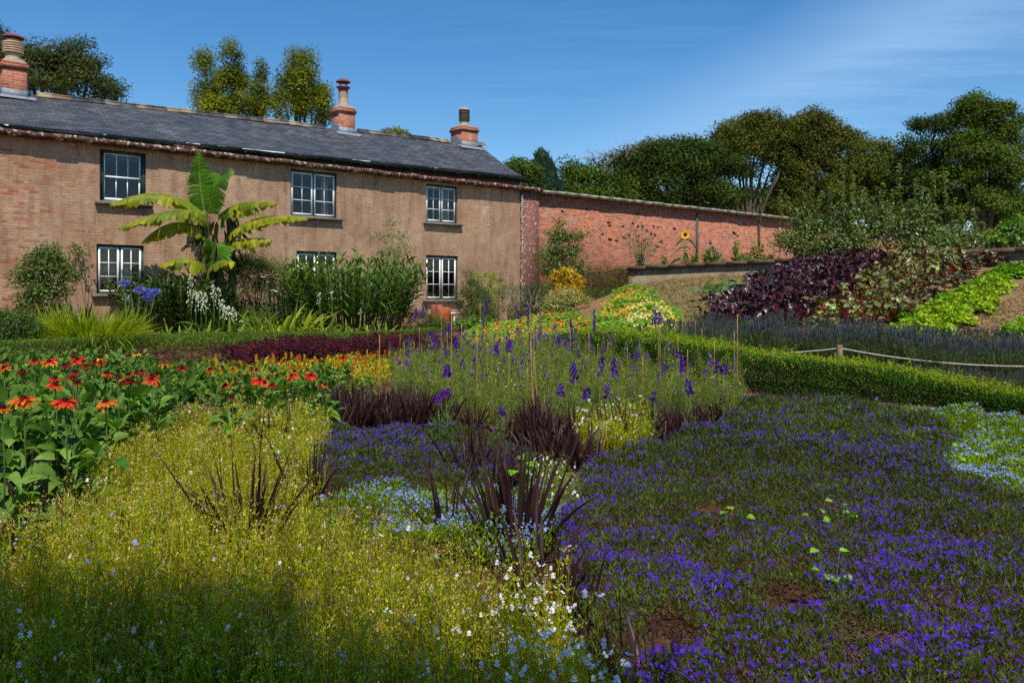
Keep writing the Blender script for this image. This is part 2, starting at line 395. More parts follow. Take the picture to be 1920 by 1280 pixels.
scn.cycles.sample_clamp_indirect = 4; scn.cycles.use_adaptive_sampling = True; scn.cycles.adaptive_threshold = .02
scn.render.use_persistent_data = False; scn.cycles.caustics_reflective = False; scn.cycles.caustics_refractive = False

# ================================================================== ground
def mat_soil(name, base=(.12, .052, .028), dry=(.27, .15, .085), green=.0):
    m, nt, out = _nt(name); L = nt.links.new
    tc = N_(nt, 'ShaderNodeTexCoord'); v = tc.outputs['Object']
    a = noise(nt, v, .7, 5); b_ = noise(nt, v, 7, 7, .75); c_ = noise(nt, v, 45, 5, .8)
    c = ramp(nt, mathn(nt, 'ADD', mathn(nt, 'MULTIPLY', b_, .6), mathn(nt, 'MULTIPLY', c_, .4)), [(.36, tuple(x * .5 for x in base)), (.5, base), (.62, dry)])
    c = mixc(nt, mrange(nt, a, .4, .65, 0, .55), c, dry)
    sp = N_(nt, 'ShaderNodeSeparateXYZ'); L(v, sp.inputs[0])
    dz = mrange(nt, sp.outputs['Z'], .75, 1.25, 0, .8)        # the slope's soil is drier and stonier
    c = mixc(nt, dz, c, ramp(nt, b_, [(.3, (.17, .10, .045)), (.5, (.30, .185, .085)), (.7, (.44, .30, .16))]))
    if green:
        k = mathn(nt, 'MULTIPLY', mrange(nt, noise(nt, v, 2.2, 6, .75), .5, .6), green)
        c = mixc(nt, k, c, (.12, .12, .03))
    b = N_(nt, 'ShaderNodeBsdfPrincipled'); L(c, b.inputs['Base Color']); b.inputs['Roughness'].default_value = .95; b.inputs['Specular IOR Level'].default_value = .1
    bp = N_(nt, 'ShaderNodeBump'); bp.inputs['Strength'].default_value = 1; bp.inputs['Distance'].default_value = .06
    L(mathn(nt, 'ADD', b_, mathn(nt, 'MULTIPLY', c_, .4)), bp.inputs['Height']); L(bp.outputs[0], b.inputs['Normal'])
    L(b.outputs[0], out.inputs[0]); return m
M_soil = mat_soil('soil', green=.35)
xs = np.concatenate([[-900, -300, -120, -60, -40], np.arange(-30, -14, 1), np.arange(-14, 16, .15), np.arange(16, 36, 1), [45, 70, 140, 320, 900]])
ys = np.concatenate([[-300, -60, -25, -12], np.arange(-10, 1.6, .6), np.arange(1.6, 30, .15), np.arange(30, 60, 2), [70, 100, 200, 400, 1200]])
GX, GY = np.meshgrid(xs, ys); GZ = gz(GX, GY)
nr = (np.abs(GX) < 16) & (GY > 1.5) & (GY < 31)
GZ = GZ + nr * (.018 * vnoise(GX, GY, 3.1, 1) + .014 * vnoise(GX, GY, 9, 2) + rng.normal(0, .007, GX.shape))
gg = G(); nx = len(xs); ny = len(ys)
idx = np.arange(nx * ny).reshape(ny, nx)
gg.add(np.stack([GX, GY, GZ], -1).reshape(-1, 3), q=np.stack([idx[:-1, :-1], idx[:-1, 1:], idx[1:, 1:], idx[1:, :-1]], -1).reshape(-1, 4))
tag(make('ground', gg, M_soil, smooth=True), kind='structure')
# terrace behind the low retaining wall
RA = np.array([4.3, 29.6]); RB = np.array([14.4, 21.2]); RD = unit(RB - RA); RN = np.array([-RD[1], RD[0]])   # RN points up-slope / behind
if RN[1] < 0: RN = -RN
def RW(s, off=0, z=0): p = RA + RD * s + RN * off; return (p[0], p[1], z)
TZ = 2.72
tg = G(); RL = np.linalg.norm(RB - RA)
pts = [RW(-.5, .3, TZ), RW(RL + 12, .3, TZ + .12), (60, 18, 3.0), (60, 80, 3.2), (12, 80, 3.0), (3.5, 34, TZ)]
for i in range(1, 5): tg.add([pts[0], pts[i], pts[i + 1]], t=[(0, 1, 2)])
tag(make('terrace_ground', tg, mat_soil('terrace_soil', green=.8)), kind='structure')

# ================================================================== the house (local: x along the front, y back, z up)
ANG = math.atan2(.622, .783); HD = np.array([.783, .622]); HN = np.array([.622, -.783]); H0 = np.array([-11.0, 21.5])
def HW(x, y, z=0):                       # house local -> world
    p = H0 + HD * x - HN * y; return np.array([p[0], p[1], z])
def tx(px, ly=0.0):                      # local x seen at photo column px on the plane ly behind the front
    k = (px - PCX) / F; a = H0 - HN * ly
    return (k * a[1] - a[0]) / (HD[0] - k * HD[1])
def zz(px, py, ly=0.0):
    Y = HW(tx(px, ly), ly)[1]; return EYE + (HOR - py) / F * Y
M_wash = brickmat('worn_brown_wash_on_brick', [(.40, .085, .035), (.50, .13, .045), (.33, .07, .04)], (.36, .25, .17),
    wash=((.26, .15, .095), (.39, .235, .145), (.47, .30, .19), (.60, .46, .35), (.25, .165, .10)), red_left=True, bump=.45)
M_chim = brickmat('chimney_brick', [(.24, .06, .04), (.42, .12, .05), (.33, .085, .05), (.50, .17, .07)], (.40, .33, .27), axis='XY', over=(.5, .42, .36), over_amt=-.03)
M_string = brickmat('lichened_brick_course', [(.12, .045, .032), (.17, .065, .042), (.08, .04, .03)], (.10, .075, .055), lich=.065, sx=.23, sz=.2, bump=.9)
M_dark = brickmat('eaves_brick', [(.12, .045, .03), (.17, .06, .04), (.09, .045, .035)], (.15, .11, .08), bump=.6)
M_garden = brickmat('orange_garden_brick', [(.20, .05, .035), (.46, .11, .04), (.34, .08, .045), (.58, .16, .045), (.22, .07, .05), (.42, .105, .05), (.52, .125, .035)], (.43, .33, .25),
    over=(.40, .29, .22), over_amt=-.05, bump=1.0, mort=.0115, patch=True)
M_pier = brickmat('pier_brick', [(.17, .05, .04), (.27, .08, .06), (.21, .07, .055)], (.30, .22, .17), lich=.045, bump=1.0, axis='XY')
M_green = solid('dark_green_paint', (.018, .062, .05), .45, .5, var=.25, nscale=9)
M_gutter = solid('gutter_green', (.008, .026, .02), .4, .5, var=.3)
M_white = solid('white_gloss_paint', (.86, .86, .84), .4, .5, var=.06, nscale=12)
M_sill = solid('stone_sill', (.20, .17, .13), .85, .2, var=.35, nscale=8, bump=.6)
M_lead = solid('lead_flashing', (.22, .25, .28), .5, .5, var=.3, nscale=9, bump=.4)
M_pot = solid('buff_clay', (.50, .36, .22), .8, .2, var=.25, nscale=9)
M_rust = solid('rusty_cowl', (.22, .05, .04), .7, .3, var=.35, nscale=14)
M_ring = solid('sooty_clay', (.09, .08, .06), .85, .2, var=.4, nscale=12)
M_mort = solid('mortar_flaunching', (.30, .26, .21), .9, .1, var=.3, nscale=14, bump=.5)
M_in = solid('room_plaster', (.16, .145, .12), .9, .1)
M_curt = solid('cream_curtain_cloth', (.50, .40, .24), .9, .1, var=.25, nscale=5)
def mat_glass():
    m, nt, out = _nt('old_window_glass'); L = nt.links.new
    tc = N_(nt, 'ShaderNodeTexCoord')
    fr = N_(nt, 'ShaderNodeFresnel'); fr.inputs[0].default_value = 1.62
    bp = N_(nt, 'ShaderNodeBump'); bp.inputs['Strength'].default_value = .03; bp.inputs['Distance'].default_value = .03
    L(noise(nt, tc.outputs['Object'], 3.0, 3), bp.inputs['Height'])
    g = N_(nt, 'ShaderNodeBsdfGlossy'); g.inputs['Roughness'].default_value = .01; L(bp.outputs[0], g.inputs['Normal']); g.inputs[0].default_value = (1, 1, 1, 1)
    t = N_(nt, 'ShaderNodeBsdfTransparent'); t.inputs[0].default_value = (.82, .86, .86, 1)
    s = N_(nt, 'ShaderNodeMixShader'); L(mathn(nt, 'MULTIPLY', fr.outputs[0], .85), s.inputs[0]); L(t.outputs[0], s.inputs[1]); L(g.outputs[0], s.inputs[2]); L(s.outputs[0], out.inputs[0])
    return m
M_glass = mat_glass()
def mat_slate():
    m, nt, out = _nt('roof_slate'); L = nt.links.new
    tc = N_(nt, 'ShaderNodeTexCoord'); sp = N_(nt, 'ShaderNodeSeparateXYZ'); L(tc.outputs['Object'], sp.inputs[0])
    cb = N_(nt, 'ShaderNodeCombineXYZ'); L(sp.outputs['X'], cb.inputs[0]); L(mathn(nt, 'MULTIPLY', sp.outputs['Y'], 1.17), cb.inputs[1])
    br = N_(nt, 'ShaderNodeTexBrick'); L(cb.outputs[0], br.inputs['Vector']); br.inputs['Scale'].default_value = 1
    br.inputs['Brick Width'].default_value = .27; br.inputs['Row Height'].default_value = .165; br.inputs['Mortar Size'].default_value = .008; br.inputs['Mortar Smooth'].default_value = .3
    br.inputs['Color1'].default_value = (.034, .038, .044, 1); br.inputs['Color2'].default_value = (.085, .09, .098, 1); br.inputs['Mortar'].default_value = (.008, .008, .009, 1)
    big = noise(nt, tc.outputs['Object'], 1.3, 5, .7); fine = noise(nt, tc.outputs['Object'], 24, 5, .7)
    c = mixc(nt, 1.0, br.outputs[0], ramp(nt, big, [(.3, (.75, .76, .78)), (.52, (1, 1, 1)), (.7, (1.5, 1.4, 1.3))]), 'MULTIPLY')
    c = mixc(nt, 1.0, c, ramp(nt, fine, [(.3, (.7, .7, .7)), (.7, (1.35, 1.35, 1.35))]), 'MULTIPLY')
    b = N_(nt, 'ShaderNodeBsdfPrincipled'); L(c, b.inputs['Base Color']); b.inputs['Roughness'].default_value = .62; b.inputs['Specular IOR Level'].default_value = .45
    saw = mathn(nt, 'FRACT', mathn(nt, 'DIVIDE', mathn(nt, 'MULTIPLY', sp.outputs['Y'], 1.17), .165))
    bp = N_(nt, 'ShaderNodeBump'); bp.inputs['Strength'].default_value = 1.0; bp.inputs['Distance'].default_value = .025
    L(mathn(nt, 'ADD', mathn(nt, 'MULTIPLY', saw, -.9), mathn(nt, 'ADD', mathn(nt, 'MULTIPLY', br.outputs['Fac'], -.6), mathn(nt, 'MULTIPLY', fine, .5))), bp.inputs['Height'])
    L(bp.outputs[0], b.inputs['Normal']); L(b.outputs[0], out.inputs[0]); return m
M_slate = mat_slate()

house = thing('farmhouse', 'long two-storey farmhouse with worn brown brick front, white sash windows and grey slate roof', 'house',
              (H0[0], H0[1], 0), ANG, world=False)
HP = lambda name, g, mats, parent=None, **k: make(name, g, mats, parent or house, **k)
X0, X1 = -4.2, 14.52; ZF = 5.72; XP = tx(975)
X1 = XP
wins = []   # (x0,x1,z0,z1,kind)
def wn(pa, pb, pt, pbm, kind):
    x0, x1 = tx(pa), tx(pb); wins.append((x0, x1, zz(pa, pbm), zz(pa, pt), kind))
wn(187, 274, 279, 377, 'sash'); wn(545, 632, 316, 404, 'casement'); wn(799, 858, 344, 416, 'casement')
wn(181, 270, 457, 551, 'casement'); wn(556, 632, 470, 560, 'casement'); wn(799, 859, 478, 562, 'casement')
fac = G(); xc = sorted({X0, X1} | {w_[0] for w_ in wins} | {w_[1] for w_ in wins}); zc = sorted({-.6, ZF} | {w_[2] for w_ in wins} | {w_[3] for w_ in wins})
for a, b in zip(xc[:-1], xc[1:]):
    for c, d in zip(zc[:-1], zc[1:]):
        mx_, mz_ = (a + b) / 2, (c + d) / 2
        if any(w_[0] < mx_ < w_[1] and w_[2] < mz_ < w_[3] for w_ in wins): continue
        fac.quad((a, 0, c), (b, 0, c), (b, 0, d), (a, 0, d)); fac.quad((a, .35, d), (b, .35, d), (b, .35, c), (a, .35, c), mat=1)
for x0, x1, z0, z1, k in wins:
    fac.quad((x0, 0, z0), (x0, 0, z1), (x0, .35, z1), (x0, .35, z0)); fac.quad((x1, 0, z1), (x1, 0, z0), (x1, .35, z0), (x1, .35, z1))
    fac.quad((x0, 0, z1), (x1, 0, z1), (x1, .35, z1), (x0, .35, z1)); fac.quad((x1, 0, z0), (x0, 0, z0), (x0, .35, z0), (x1, .35, z0))
HP('front_wall', fac, [M_wash, M_in])
def zr(x): return 7.387 + (7.83 - 7.387) * (x + 1.2) / 15.6          # ridge height (the roof line is not quite level)
def ze(x): return 5.95 + (6.22 - 5.95) * (x + 2.3) / 16.7            # eaves height
BD = 5.34
ow = G()
ow.box(X0, X1, BD - .3, BD, -.6, 5.95); ow.box(X0, X0 + .3, .35, BD - .3, -.6, 5.95); ow.box(X1 - .3, X1, .35, BD - .3, -.6, 5.95)
for x, s in ((X0, 0), (X1 - .3, 1)):     # gables
    ow.add([(x, .05, 5.95), (x, BD - .05, 5.95), (x, 2.67, zr(x) - .08), (x + .3, .05, 5.95), (x + .3, BD - .05, 5.95), (x + .3, 2.67, zr(x) - .08)],
           t=[(0, 2, 1), (3, 4, 5)], q=[(0, 3, 5, 2), (1, 2, 5, 4)])
HP('side_and_back_walls', ow, M_wash)
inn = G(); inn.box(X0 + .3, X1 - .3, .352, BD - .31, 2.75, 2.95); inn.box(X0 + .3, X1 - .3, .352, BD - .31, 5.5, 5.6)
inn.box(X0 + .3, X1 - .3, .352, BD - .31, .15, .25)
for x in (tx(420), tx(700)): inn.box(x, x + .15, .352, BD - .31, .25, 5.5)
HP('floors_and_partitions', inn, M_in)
st = G()
seg = np.linspace(X0, tx(1010), 40)
for a, b in zip(seg[:-1], seg[1:]):
    j = rng.normal(0, .006); k = rng.normal(0, .012)
    st.box(a, b - .004, -.27 + k, .0 - .002, 5.70 + j, 5.83 + j)
for a, ww in ((tx(322), .42), (tx(350), .2)): st.box(a, a + ww, -.25, -.08, 5.835, 5.90)
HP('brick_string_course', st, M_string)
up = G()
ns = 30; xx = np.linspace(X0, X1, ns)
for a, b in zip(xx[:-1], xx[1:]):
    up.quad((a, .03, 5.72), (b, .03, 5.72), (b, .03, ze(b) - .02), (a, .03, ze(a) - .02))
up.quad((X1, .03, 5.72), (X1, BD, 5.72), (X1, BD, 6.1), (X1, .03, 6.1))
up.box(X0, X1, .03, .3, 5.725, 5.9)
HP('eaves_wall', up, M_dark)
# roof: two slate slopes with thickness, a little sag and ragged slate edges
rf = G(); ns = 60; nj = 14; xx = np.linspace(X0 - .1, X1 + .06, ns)
def roofz(x, k): # k 0 at eaves..1 at ridge
    return ze(x) * (1 - k) + zr(x) * k + .05 * math.sin(x * .8) * math.sin(PI * k) - .03 * math.sin(PI * k)
yy = np.linspace(-.12, 2.67, nj + 1)
def slope(sign):
    V = []; 
    for x in xx:
        for j in range(nj + 1):
            k = j / nj; y = yy[j] if sign > 0 else BD - yy[j]
            V.append((x + (.0 if 0 < x < 14 else 0), y, roofz(x, k)))
    q = [(i * (nj + 1) + j, (i + 1) * (nj + 1) + j, (i + 1) * (nj + 1) + j + 1, i * (nj + 1) + j + 1) for i in range(ns - 1) for j in range(nj)]
    V2 = [(a, b, c - .07) for a, b, c in V]; n0 = len(V)
    e = [(i * (nj + 1), (i + 1) * (nj + 1), n0 + (i + 1) * (nj + 1), n0 + i * (nj + 1)) for i in range(ns - 1)]
    l = (ns - 1) * (nj + 1)
    e += [(l + j, l + j + 1, n0 + l + j + 1, n0 + l + j) for j in range(nj)] + [(j, j + 1, n0 + j + 1, n0 + j) for j in range(nj)]
    rf.add(V + V2, q=q + [tuple(n0 + a for a in reversed(t)) for t in q] + e)
slope(1); slope(-1)
roof = HP('slate_roof', rf, M_slate)
M_ridge = solid('ridge_tile', (.13, .085, .075), .85, .2, var=.4, nscale=2.2, col2=(.30, .27, .2), bump=.5, attr=True)
rg = G(); x = X0
gaps = [(tx(5, 2.4), tx(50, 2.4)), (tx(626, 2.4), tx(666, 2.4)), (tx(857, 2.4), tx(896, 2.4))]
while x < X1:
    b = x + .44
    if not any(a - .1 < x + .2 < c + .1 for a, c in gaps):
        c = [(.35, .4, .5), (1, 1, 1), (1.3, 1, .8), (1.7, 1.6, 1.2), (.6, .6, .7)][int(rng.integers(5))]
        j = rng.normal(0, .008)
        for s in (1, -1):
            z0, z1 = zr(x) + .05 + j, zr(b) + .05 + j
            rg.add([(x, 2.67, z0), (b - .012, 2.67, z1), (b - .012, 2.67 - s * .17, z1 - .09), (x, 2.67 - s * .17, z0 - .09),
                    (x, 2.67, z0 - .03), (b - .012, 2.67, z1 - .03), (b - .012, 2.67 - s * .17, z1 - .12), (x, 2.67 - s * .17, z0 - .12)],
                   q=[(0, 1, 2, 3), (3, 2, 6, 7), (0, 3, 7, 4), (1, 5, 6, 2)], col=c)
        rg.tube([(x, 2.67, z0 + .01), (b - .012, 2.67, z1 + .01)], .035, 6, col=c)
    x = b
HP('ridge_tiles', rg, M_ridge, roof)
gu = G()
xs_ = np.linspace(X0, X1 + .35, 26)
for s in range(len(xs_) - 1):
    a, b = xs_[s], xs_[s + 1]; za, zb = ze(a) - .06 + .012 * math.sin(a * 2.1), ze(b) - .06 + .012 * math.sin(b * 2.1)
    th = np.linspace(PI, 2 * PI, 7)
    for r in (.07, .062):
        V = [(a, -.17 + r * math.cos(t), za + r * math.sin(t)) for t in th] + [(b, -.17 + r * math.cos(t), zb + r * math.sin(t)) for t in th]
        gu.add(V, q=[(k, k + 1, k + 8, k + 7) for k in range(6)])
for x in np.arange(X0 + .4, X1, .95): gu.box(x, x + .03, -.24, .03, ze(x) - .15, ze(x) - .12)
HP('gutter', gu, M_gutter, smooth=False)
fas = G()
for a, b in zip(xs_[:-1], xs_[1:]): fas.quad((a, -.075, ze(a) - .2), (b, -.075, ze(b) - .2), (b, -.075, ze(b) - .04), (a, -.075, ze(a) - .04))
for a, b in zip(xs_[:-1], xs_[1:]): fas.quad((a, .03, ze(a) - .2), (b, .03, ze(b) - .2), (b, -.075, ze(b) - .2), (a, -.075, ze(a) - .2))
HP('fascia_board', fas, solid('black_fascia', (.012, .014, .013), .7, .2))
fl = G()                                  # slipped white felt showing under the slates
for a, b, h in ((tx(345), tx(372), .03), (tx(378), tx(420), .02), (tx(450), tx(530), .035), (tx(548), tx(560), .02), (tx(655), tx(690), .03), (tx(800), tx(815), .025), (tx(6), tx(14), .04), (tx(190), tx(196), .03)):
    n = 5; q = np.linspace(a, b, n)
    for i in range(n - 1):
        y0 = -.15; y1 = -.22 - .03 * math.sin(i * 1.7); fl.quad((q[i], y0, ze(q[i]) - .01), (q[i + 1], y0, ze(q[i + 1]) - .01), (q[i + 1], y1, ze(q[i + 1]) - h * (1 + .4 * math.sin(i))), (q[i], y1, ze(q[i]) - h))
HP('torn_roof_felt', fl, M_white)

def window(x0, x1, z0, z1, kind):
    w_ = x1 - x0; h = z1 - z0; r = .085       # reveal depth
    g = G(); f = .07 if kind == 'sash' else .055
    tp = .075
    g.box(x0, x0 + f, r, r + .1, z0, z1); g.box(x1 - f, x1, r, r + .1, z0, z1)
    g.box(x0 + f, x1 - f, r, r + .1, z1 - tp, z1); g.box(x0 + f, x1 - f, r, r + .1, z0, z0 + .055)
    if kind == 'casement' : 
        xm = (x0 + x1) / 2; g.box(xm - .035, xm + .035, r + .004, r + .1, z0 + .055, z1 - tp)
    if kind == 'sash':
        g.box(x0 + f, x0 + f + .05, r + .02, r + .1, z0 + .055, z1 - tp); g.box(x1 - f - .05, x1 - f, r + .02, r + .1, z0 + .055, z1 - tp)
    fr = HP('window', g, M_green)
    sg = G(); sg.box(x0 - .12, x1 + .15, -.13, r + .0, z0 - .085, z0 - .003); sg.box(x0 - .03, x1 + .03, -.02, r - .002, z0 - .002, z0 + .02)
    HP('sill', sg, M_sill, fr)
    def sash(a, b, c, d, cols, rows, y, t=.045, bt=None):
        g = G(); bt = bt or t
        g.box(a, a + t, y, y + .04, c, d); g.box(b - t, b, y, y + .04, c, d)
        g.box(a + t, b - t, y + .001, y + .041, d - t, d); g.box(a + t, b - t, y + .001, y + .041, c, c + bt)
        for i in range(1, cols):
            xm = a + t + (b - a - 2 * t) * i / cols; g.box(xm - .011, xm + .011, y + .004, y + .034, c + bt, d - t)
        for i in range(1, rows):
            zm = c + bt + (d - c - bt - t) * i / rows; g.box(a + t, b - t, y + .006, y + .030, zm - .011, zm + .011)
        s = HP('sash', g, M_white, fr)
        gl = G(); gl.quad((a + t * .8, y + .02, c + t * .8), (b - t * .8, y + .02, c + t * .8), (b - t * .8, y + .02, d - t * .8), (a + t * .8, y + .02, d - t * .8))
        HP('pane', gl, M_glass, fr)
    a, b, c, d = x0 + f, x1 - f, z0 + .055, z1 - tp
    if kind == 'sash':
        zm = (c + d) / 2; a += .05; b -= .05
        sash(a, b, zm - .02, d, 3, 1, r + .03, .032, .045); sash(a, b, c, zm + .02, 3, 1, r + .075, .032, .07)
    else:
        xm = (x0 + x1) / 2
        sash(a + .004, xm - .028, c + .004, d - .004, 2, 3, r - .012); sash(xm + .028, b - .004, c + .004, d - .004, 2, 3, r - .012)
    return fr
for w_ in wins: window(*w_)
# curtains and blinds hang inside
def curtain(x0, x1, z0, z1, lab, name='curtain', depth=.5, mat=None, wave=.03):
    g = G(); n = 24
    V = []
    for i in range(n + 1):
        x = x0 + (x1 - x0) * i / n; y = depth + wave * math.sin(i * 1.9)
        V += [HW(x, y, z0), HW(x, y, z1)]
    g.add(V, q=[(2 * i, 2 * i + 2, 2 * i + 3, 2 * i + 1) for i in range(n)])
    tag(make(name, g, mat or M_curt, loc=HW((x0 + x1) / 2, depth, z0)), lab, name.replace('_', ' '))
W = wins
curtain(W[2][1] - .50, W[2][1] - .12, W[2][2], W[2][3] + .1, 'cream curtain drawn aside behind the small upstairs window nearest the garden wall', depth=.42)
curtain(W[1][1] - .36, W[1][1] - .10, W[1][2], W[1][3], 'pale curtain edge behind the middle upstairs window', depth=.42, mat=solid('pale_curtain', (.5, .42, .36), .9, .1))
curtain(W[3][0] + .05, W[3][1] - .05, W[3][3] - .75, W[3][3] - .02, 'grey blind pulled half down behind the ground-floor window left of the banana', 'window_blind', .30, solid('grey_blind', (.20, .18, .165), .9, .1), .004)
curtain(W[5][0] + .05, W[5][1] - .05, W[5][3] - .28, W[5][3], 'dark rolled blind at the top of the ground-floor window above the clay pots', 'window_blind', .3, solid('dark_blind', (.10, .095, .08), .9, .1), .004)

def chimney(pl, pr, ptop, kind, lab=None):
    ly = 2.37; x0, x1 = tx(pl, ly), tx(pr, ly); cw = x1 - x0; y1 = 2.37 + cw * 1.0
    zt = zz((pl + pr) / 2, ptop, ly); zb = zr(x0) - .55
    g = G(); g.box(x0, x1, ly, y1, zb, zt - .2)
    g.box(x0 - .045, x1 + .045, ly - .045, y1 + .045, zt - .2, zt - .1); g.box(x0 + .0, x1 - .0, ly + .0, y1 - .0, zt - .1, zt - .02)
    c = HP('chimney', g, M_chim)
    m = G(); cx, cy = (x0 + x1) / 2, (ly + y1) / 2; s = cw / 2
    m.add([(x0, ly, zt - .02), (x1, ly, zt - .02), (x1, y1, zt - .02), (x0, y1, zt - .02)] + [(cx + .2 * a, cy + .2 * b, zt + .09) for a, b in ((-1, -1), (1, -1), (1, 1), (-1, 1))],
          q=[(0, 1, 5, 4), (1, 2, 6, 5), (2, 3, 7, 6), (3, 0, 4, 7), (4, 5, 6, 7)])
    HP('flaunching', m, M_mort, c)
    zl = ze(x0) + (zr(x0) - ze(x0)) * ly / 2.67
    l = G(); l.box(x0 - .012, x1 + .012, ly - .012, ly + .0, zl - .05, zl + .20)
    rz_ = lambda y: ze(x0) + (zr(x0) - ze(x0)) * (y + .12) / 2.79
    for xa, sgn in ((x0 - .012, -1), (x1 + .012, 1)):
        l.add([(xa, ly, zl - .1), (xa, y1, zl + .1), (xa, y1, zl + .46), (xa, ly + .3, zl + .42), (xa, ly, zl + .2)], q=[(0, 1, 3, 4)], t=[(1, 2, 3)])
    l.add([(x0 - .15, ly - .22, rz_(ly - .22) + .02), (x1 + .2, ly - .22, rz_(ly - .22) + .02), (x1 + .2, ly, rz_(ly) + .03), (x0 - .15, ly, rz_(ly) + .03)], q=[(0, 1, 2, 3)])
    HP('flashing', l, M_lead, c)
    z = zt + .08
    if kind == 'cowl':
        p = G(); p.lathe((cx, cy, z), [(.19, 0), (.17, .1), (.165, .60), (.2, .64), (.16, .66)], 16); po = HP('chimney_pot', p, M_pot, c, smooth=True)
        q = G(); q.lathe((cx, cy, z + .62), [(.17, -.12), (.18, 0), (.25, .02), (.245, .05), (.16, .07)], 16)
        q.lathe((cx, cy, z + .86), [(.26, -.02), (.25, .02), (.14, .09), (.0, .11)], 16); q.lathe((cx, cy, z + .86), [(.26, -.02), (.1, .0), (.0, .0)], 16)
        for k in range(4): q.box(cx + .15 * math.cos(k * 1.57 + .4) - .012, cx + .15 * math.cos(k * 1.57 + .4) + .012, cy + .15 * math.sin(k * 1.57 + .4) - .012, cy + .15 * math.sin(k * 1.57 + .4) + .012, z + .66, z + .87)
        HP('cowl', q, M_rust, c)
    else:
        r = .2 if kind == 'ring' else .23; n = 5
        p = G(); H = .50 if kind == 'ring' else .38
        p.lathe((cx, cy, z - .02), [(r * .95, 0), (r * .85, .12), (r * .8, .2), (r * .8, H + .1), (r * .95, H + .14), (r * .8, H + .2), (.05, H + .23)], 16); HP('chimney_pot', p, M_pot, c, smooth=True)
        q = G()
        for k in range(n):
            zk = z + .2 + k * (H - .12) / (n - 1)
            q.lathe((cx, cy, zk), [(r * .82, -.025), (r * 1.12, -.02), (r * 1.15, .02), (r * .85, .03)], 16)
        HP('pot_louvres', q, M_ring if kind == 'ring' else M_pot, c)
        if kind == 'big':
            q = G(); q.lathe((cx, cy, z + H + .14), [(.17, 0), (.17, .08)], 14); q.lathe((cx, cy, z + H + .24), [(.28, 0), (.26, .04), (.12, .1), (0, .12)], 18); q.lathe((cx, cy, z + H + .24), [(.28, 0), (0, .0)], 18)
            HP('cowl', q, M_rust, c)
chimney(4, 51, 114, 'big'); chimney(636, 666, 200, 'cowl'); chimney(866, 896, 236, 'ring')

# ================================================================== walled garden
XE = 64.0
gw = thing('garden_wall', 'tall orange-red brick garden wall running off from the house with a stone coping', 'wall', (H0[0], H0[1], 0), ANG, world=False)
xq = tx(1008)
wg = G(); wg.box(xq, XE, .02, .4, 0, 5.66)
make('brickwork', wg, M_garden, gw)
hg = G()
pg_ = G(); pg_.box(XP + .01, xq, -.1, .42, -.2, 5.68)
pier = make('pier', pg_, M_pier, gw)
qs = G()                                    # lumpy limey stones up the pier's edge
for z in np.arange(.9, 5.5, .085):
    r = rng.uniform(.035, .065); c = (XP + .0 + rng.normal(.03, .02), -.105, z)
    V = unit(rng.normal(size=(14, 3)));
    ph = [(c[0] + r * math.sin(a) * math.cos(b) * rng.uniform(.8, 1.2), c[1] + .5 * r * math.sin(a) * math.sin(b), c[2] + r * math.cos(a)) for a in np.linspace(0, PI, 5) for b in np.linspace(0, 2 * PI, 8)[:-1]]
    qs.add(ph, q=[(i * 7 + j, i * 7 + (j + 1) % 7, (i + 1) * 7 + (j + 1) % 7, (i + 1) * 7 + j) for i in range(4) for j in range(7)])
make('lime_stones', qs, solid('lime_stone', (.42, .39, .32), .9, .1, var=.35, nscale=14, bump=.4), pier, loc=(0, 0, 0))
pier_children = pier.children
M_cop = solid('lichen_coping', (.20, .17, .12), .9, .15, var=.4, nscale=3.5, col2=(.42, .40, .30), bump=.8)
cp = G(); x = tx(1010) + .004
while x < XE:
    b = x + rng.uniform(.5, .8); j = rng.normal(0, .008)
    cp.box(x, b - .008, -.25 + rng.normal(0, .01), .55, 5.68 + j, 5.79 + j); x = b
make('coping', cp, M_cop, gw)
pp = G()
for px, z0, z1 in ((1305, 2.5, 5.55), (1421, 4.2, 5.5)):
    a = tx(px); pp.box(a, a + .11, -.05, .018, z0, z1)
make('iron_strap', pp, solid('rusty_iron', (.07, .065, .07), .7, .4, var=.3), gw)
hol = G()                                   # flat dark patches where bricks fell out; the hollows' shade is in the colour
for px, py in ((1138, 418), (1141, 424), (1225, 426), (1128, 440), (1373, 437), (1381, 443), (1262, 430), (1052, 398), (1192, 401), (1140, 450), (1232, 427), (1153, 452), (1098, 392), (1376, 439)):
    a = tx(px); z = EYE + (HOR - py) / F * HW(a, 0)[1]; wv = rng.uniform(.1, .26); hv = rng.uniform(.05, .09)
    hol.add([(a, .012, z), (a + wv * .5, .012, z - .02), (a + wv, .012, z + .01), (a + wv * .9, .012, z + hv), (a + wv * .4, .012, z + hv * 1.1), (a + .01, .012, z + hv * .8)], q=[(0, 1, 4, 5), (1, 2, 3, 4)])
make('painted_hollow', hol, solid('painted_hollow_shade', (.035, .016, .01), .95, .05, var=.5, nscale=20), gw)

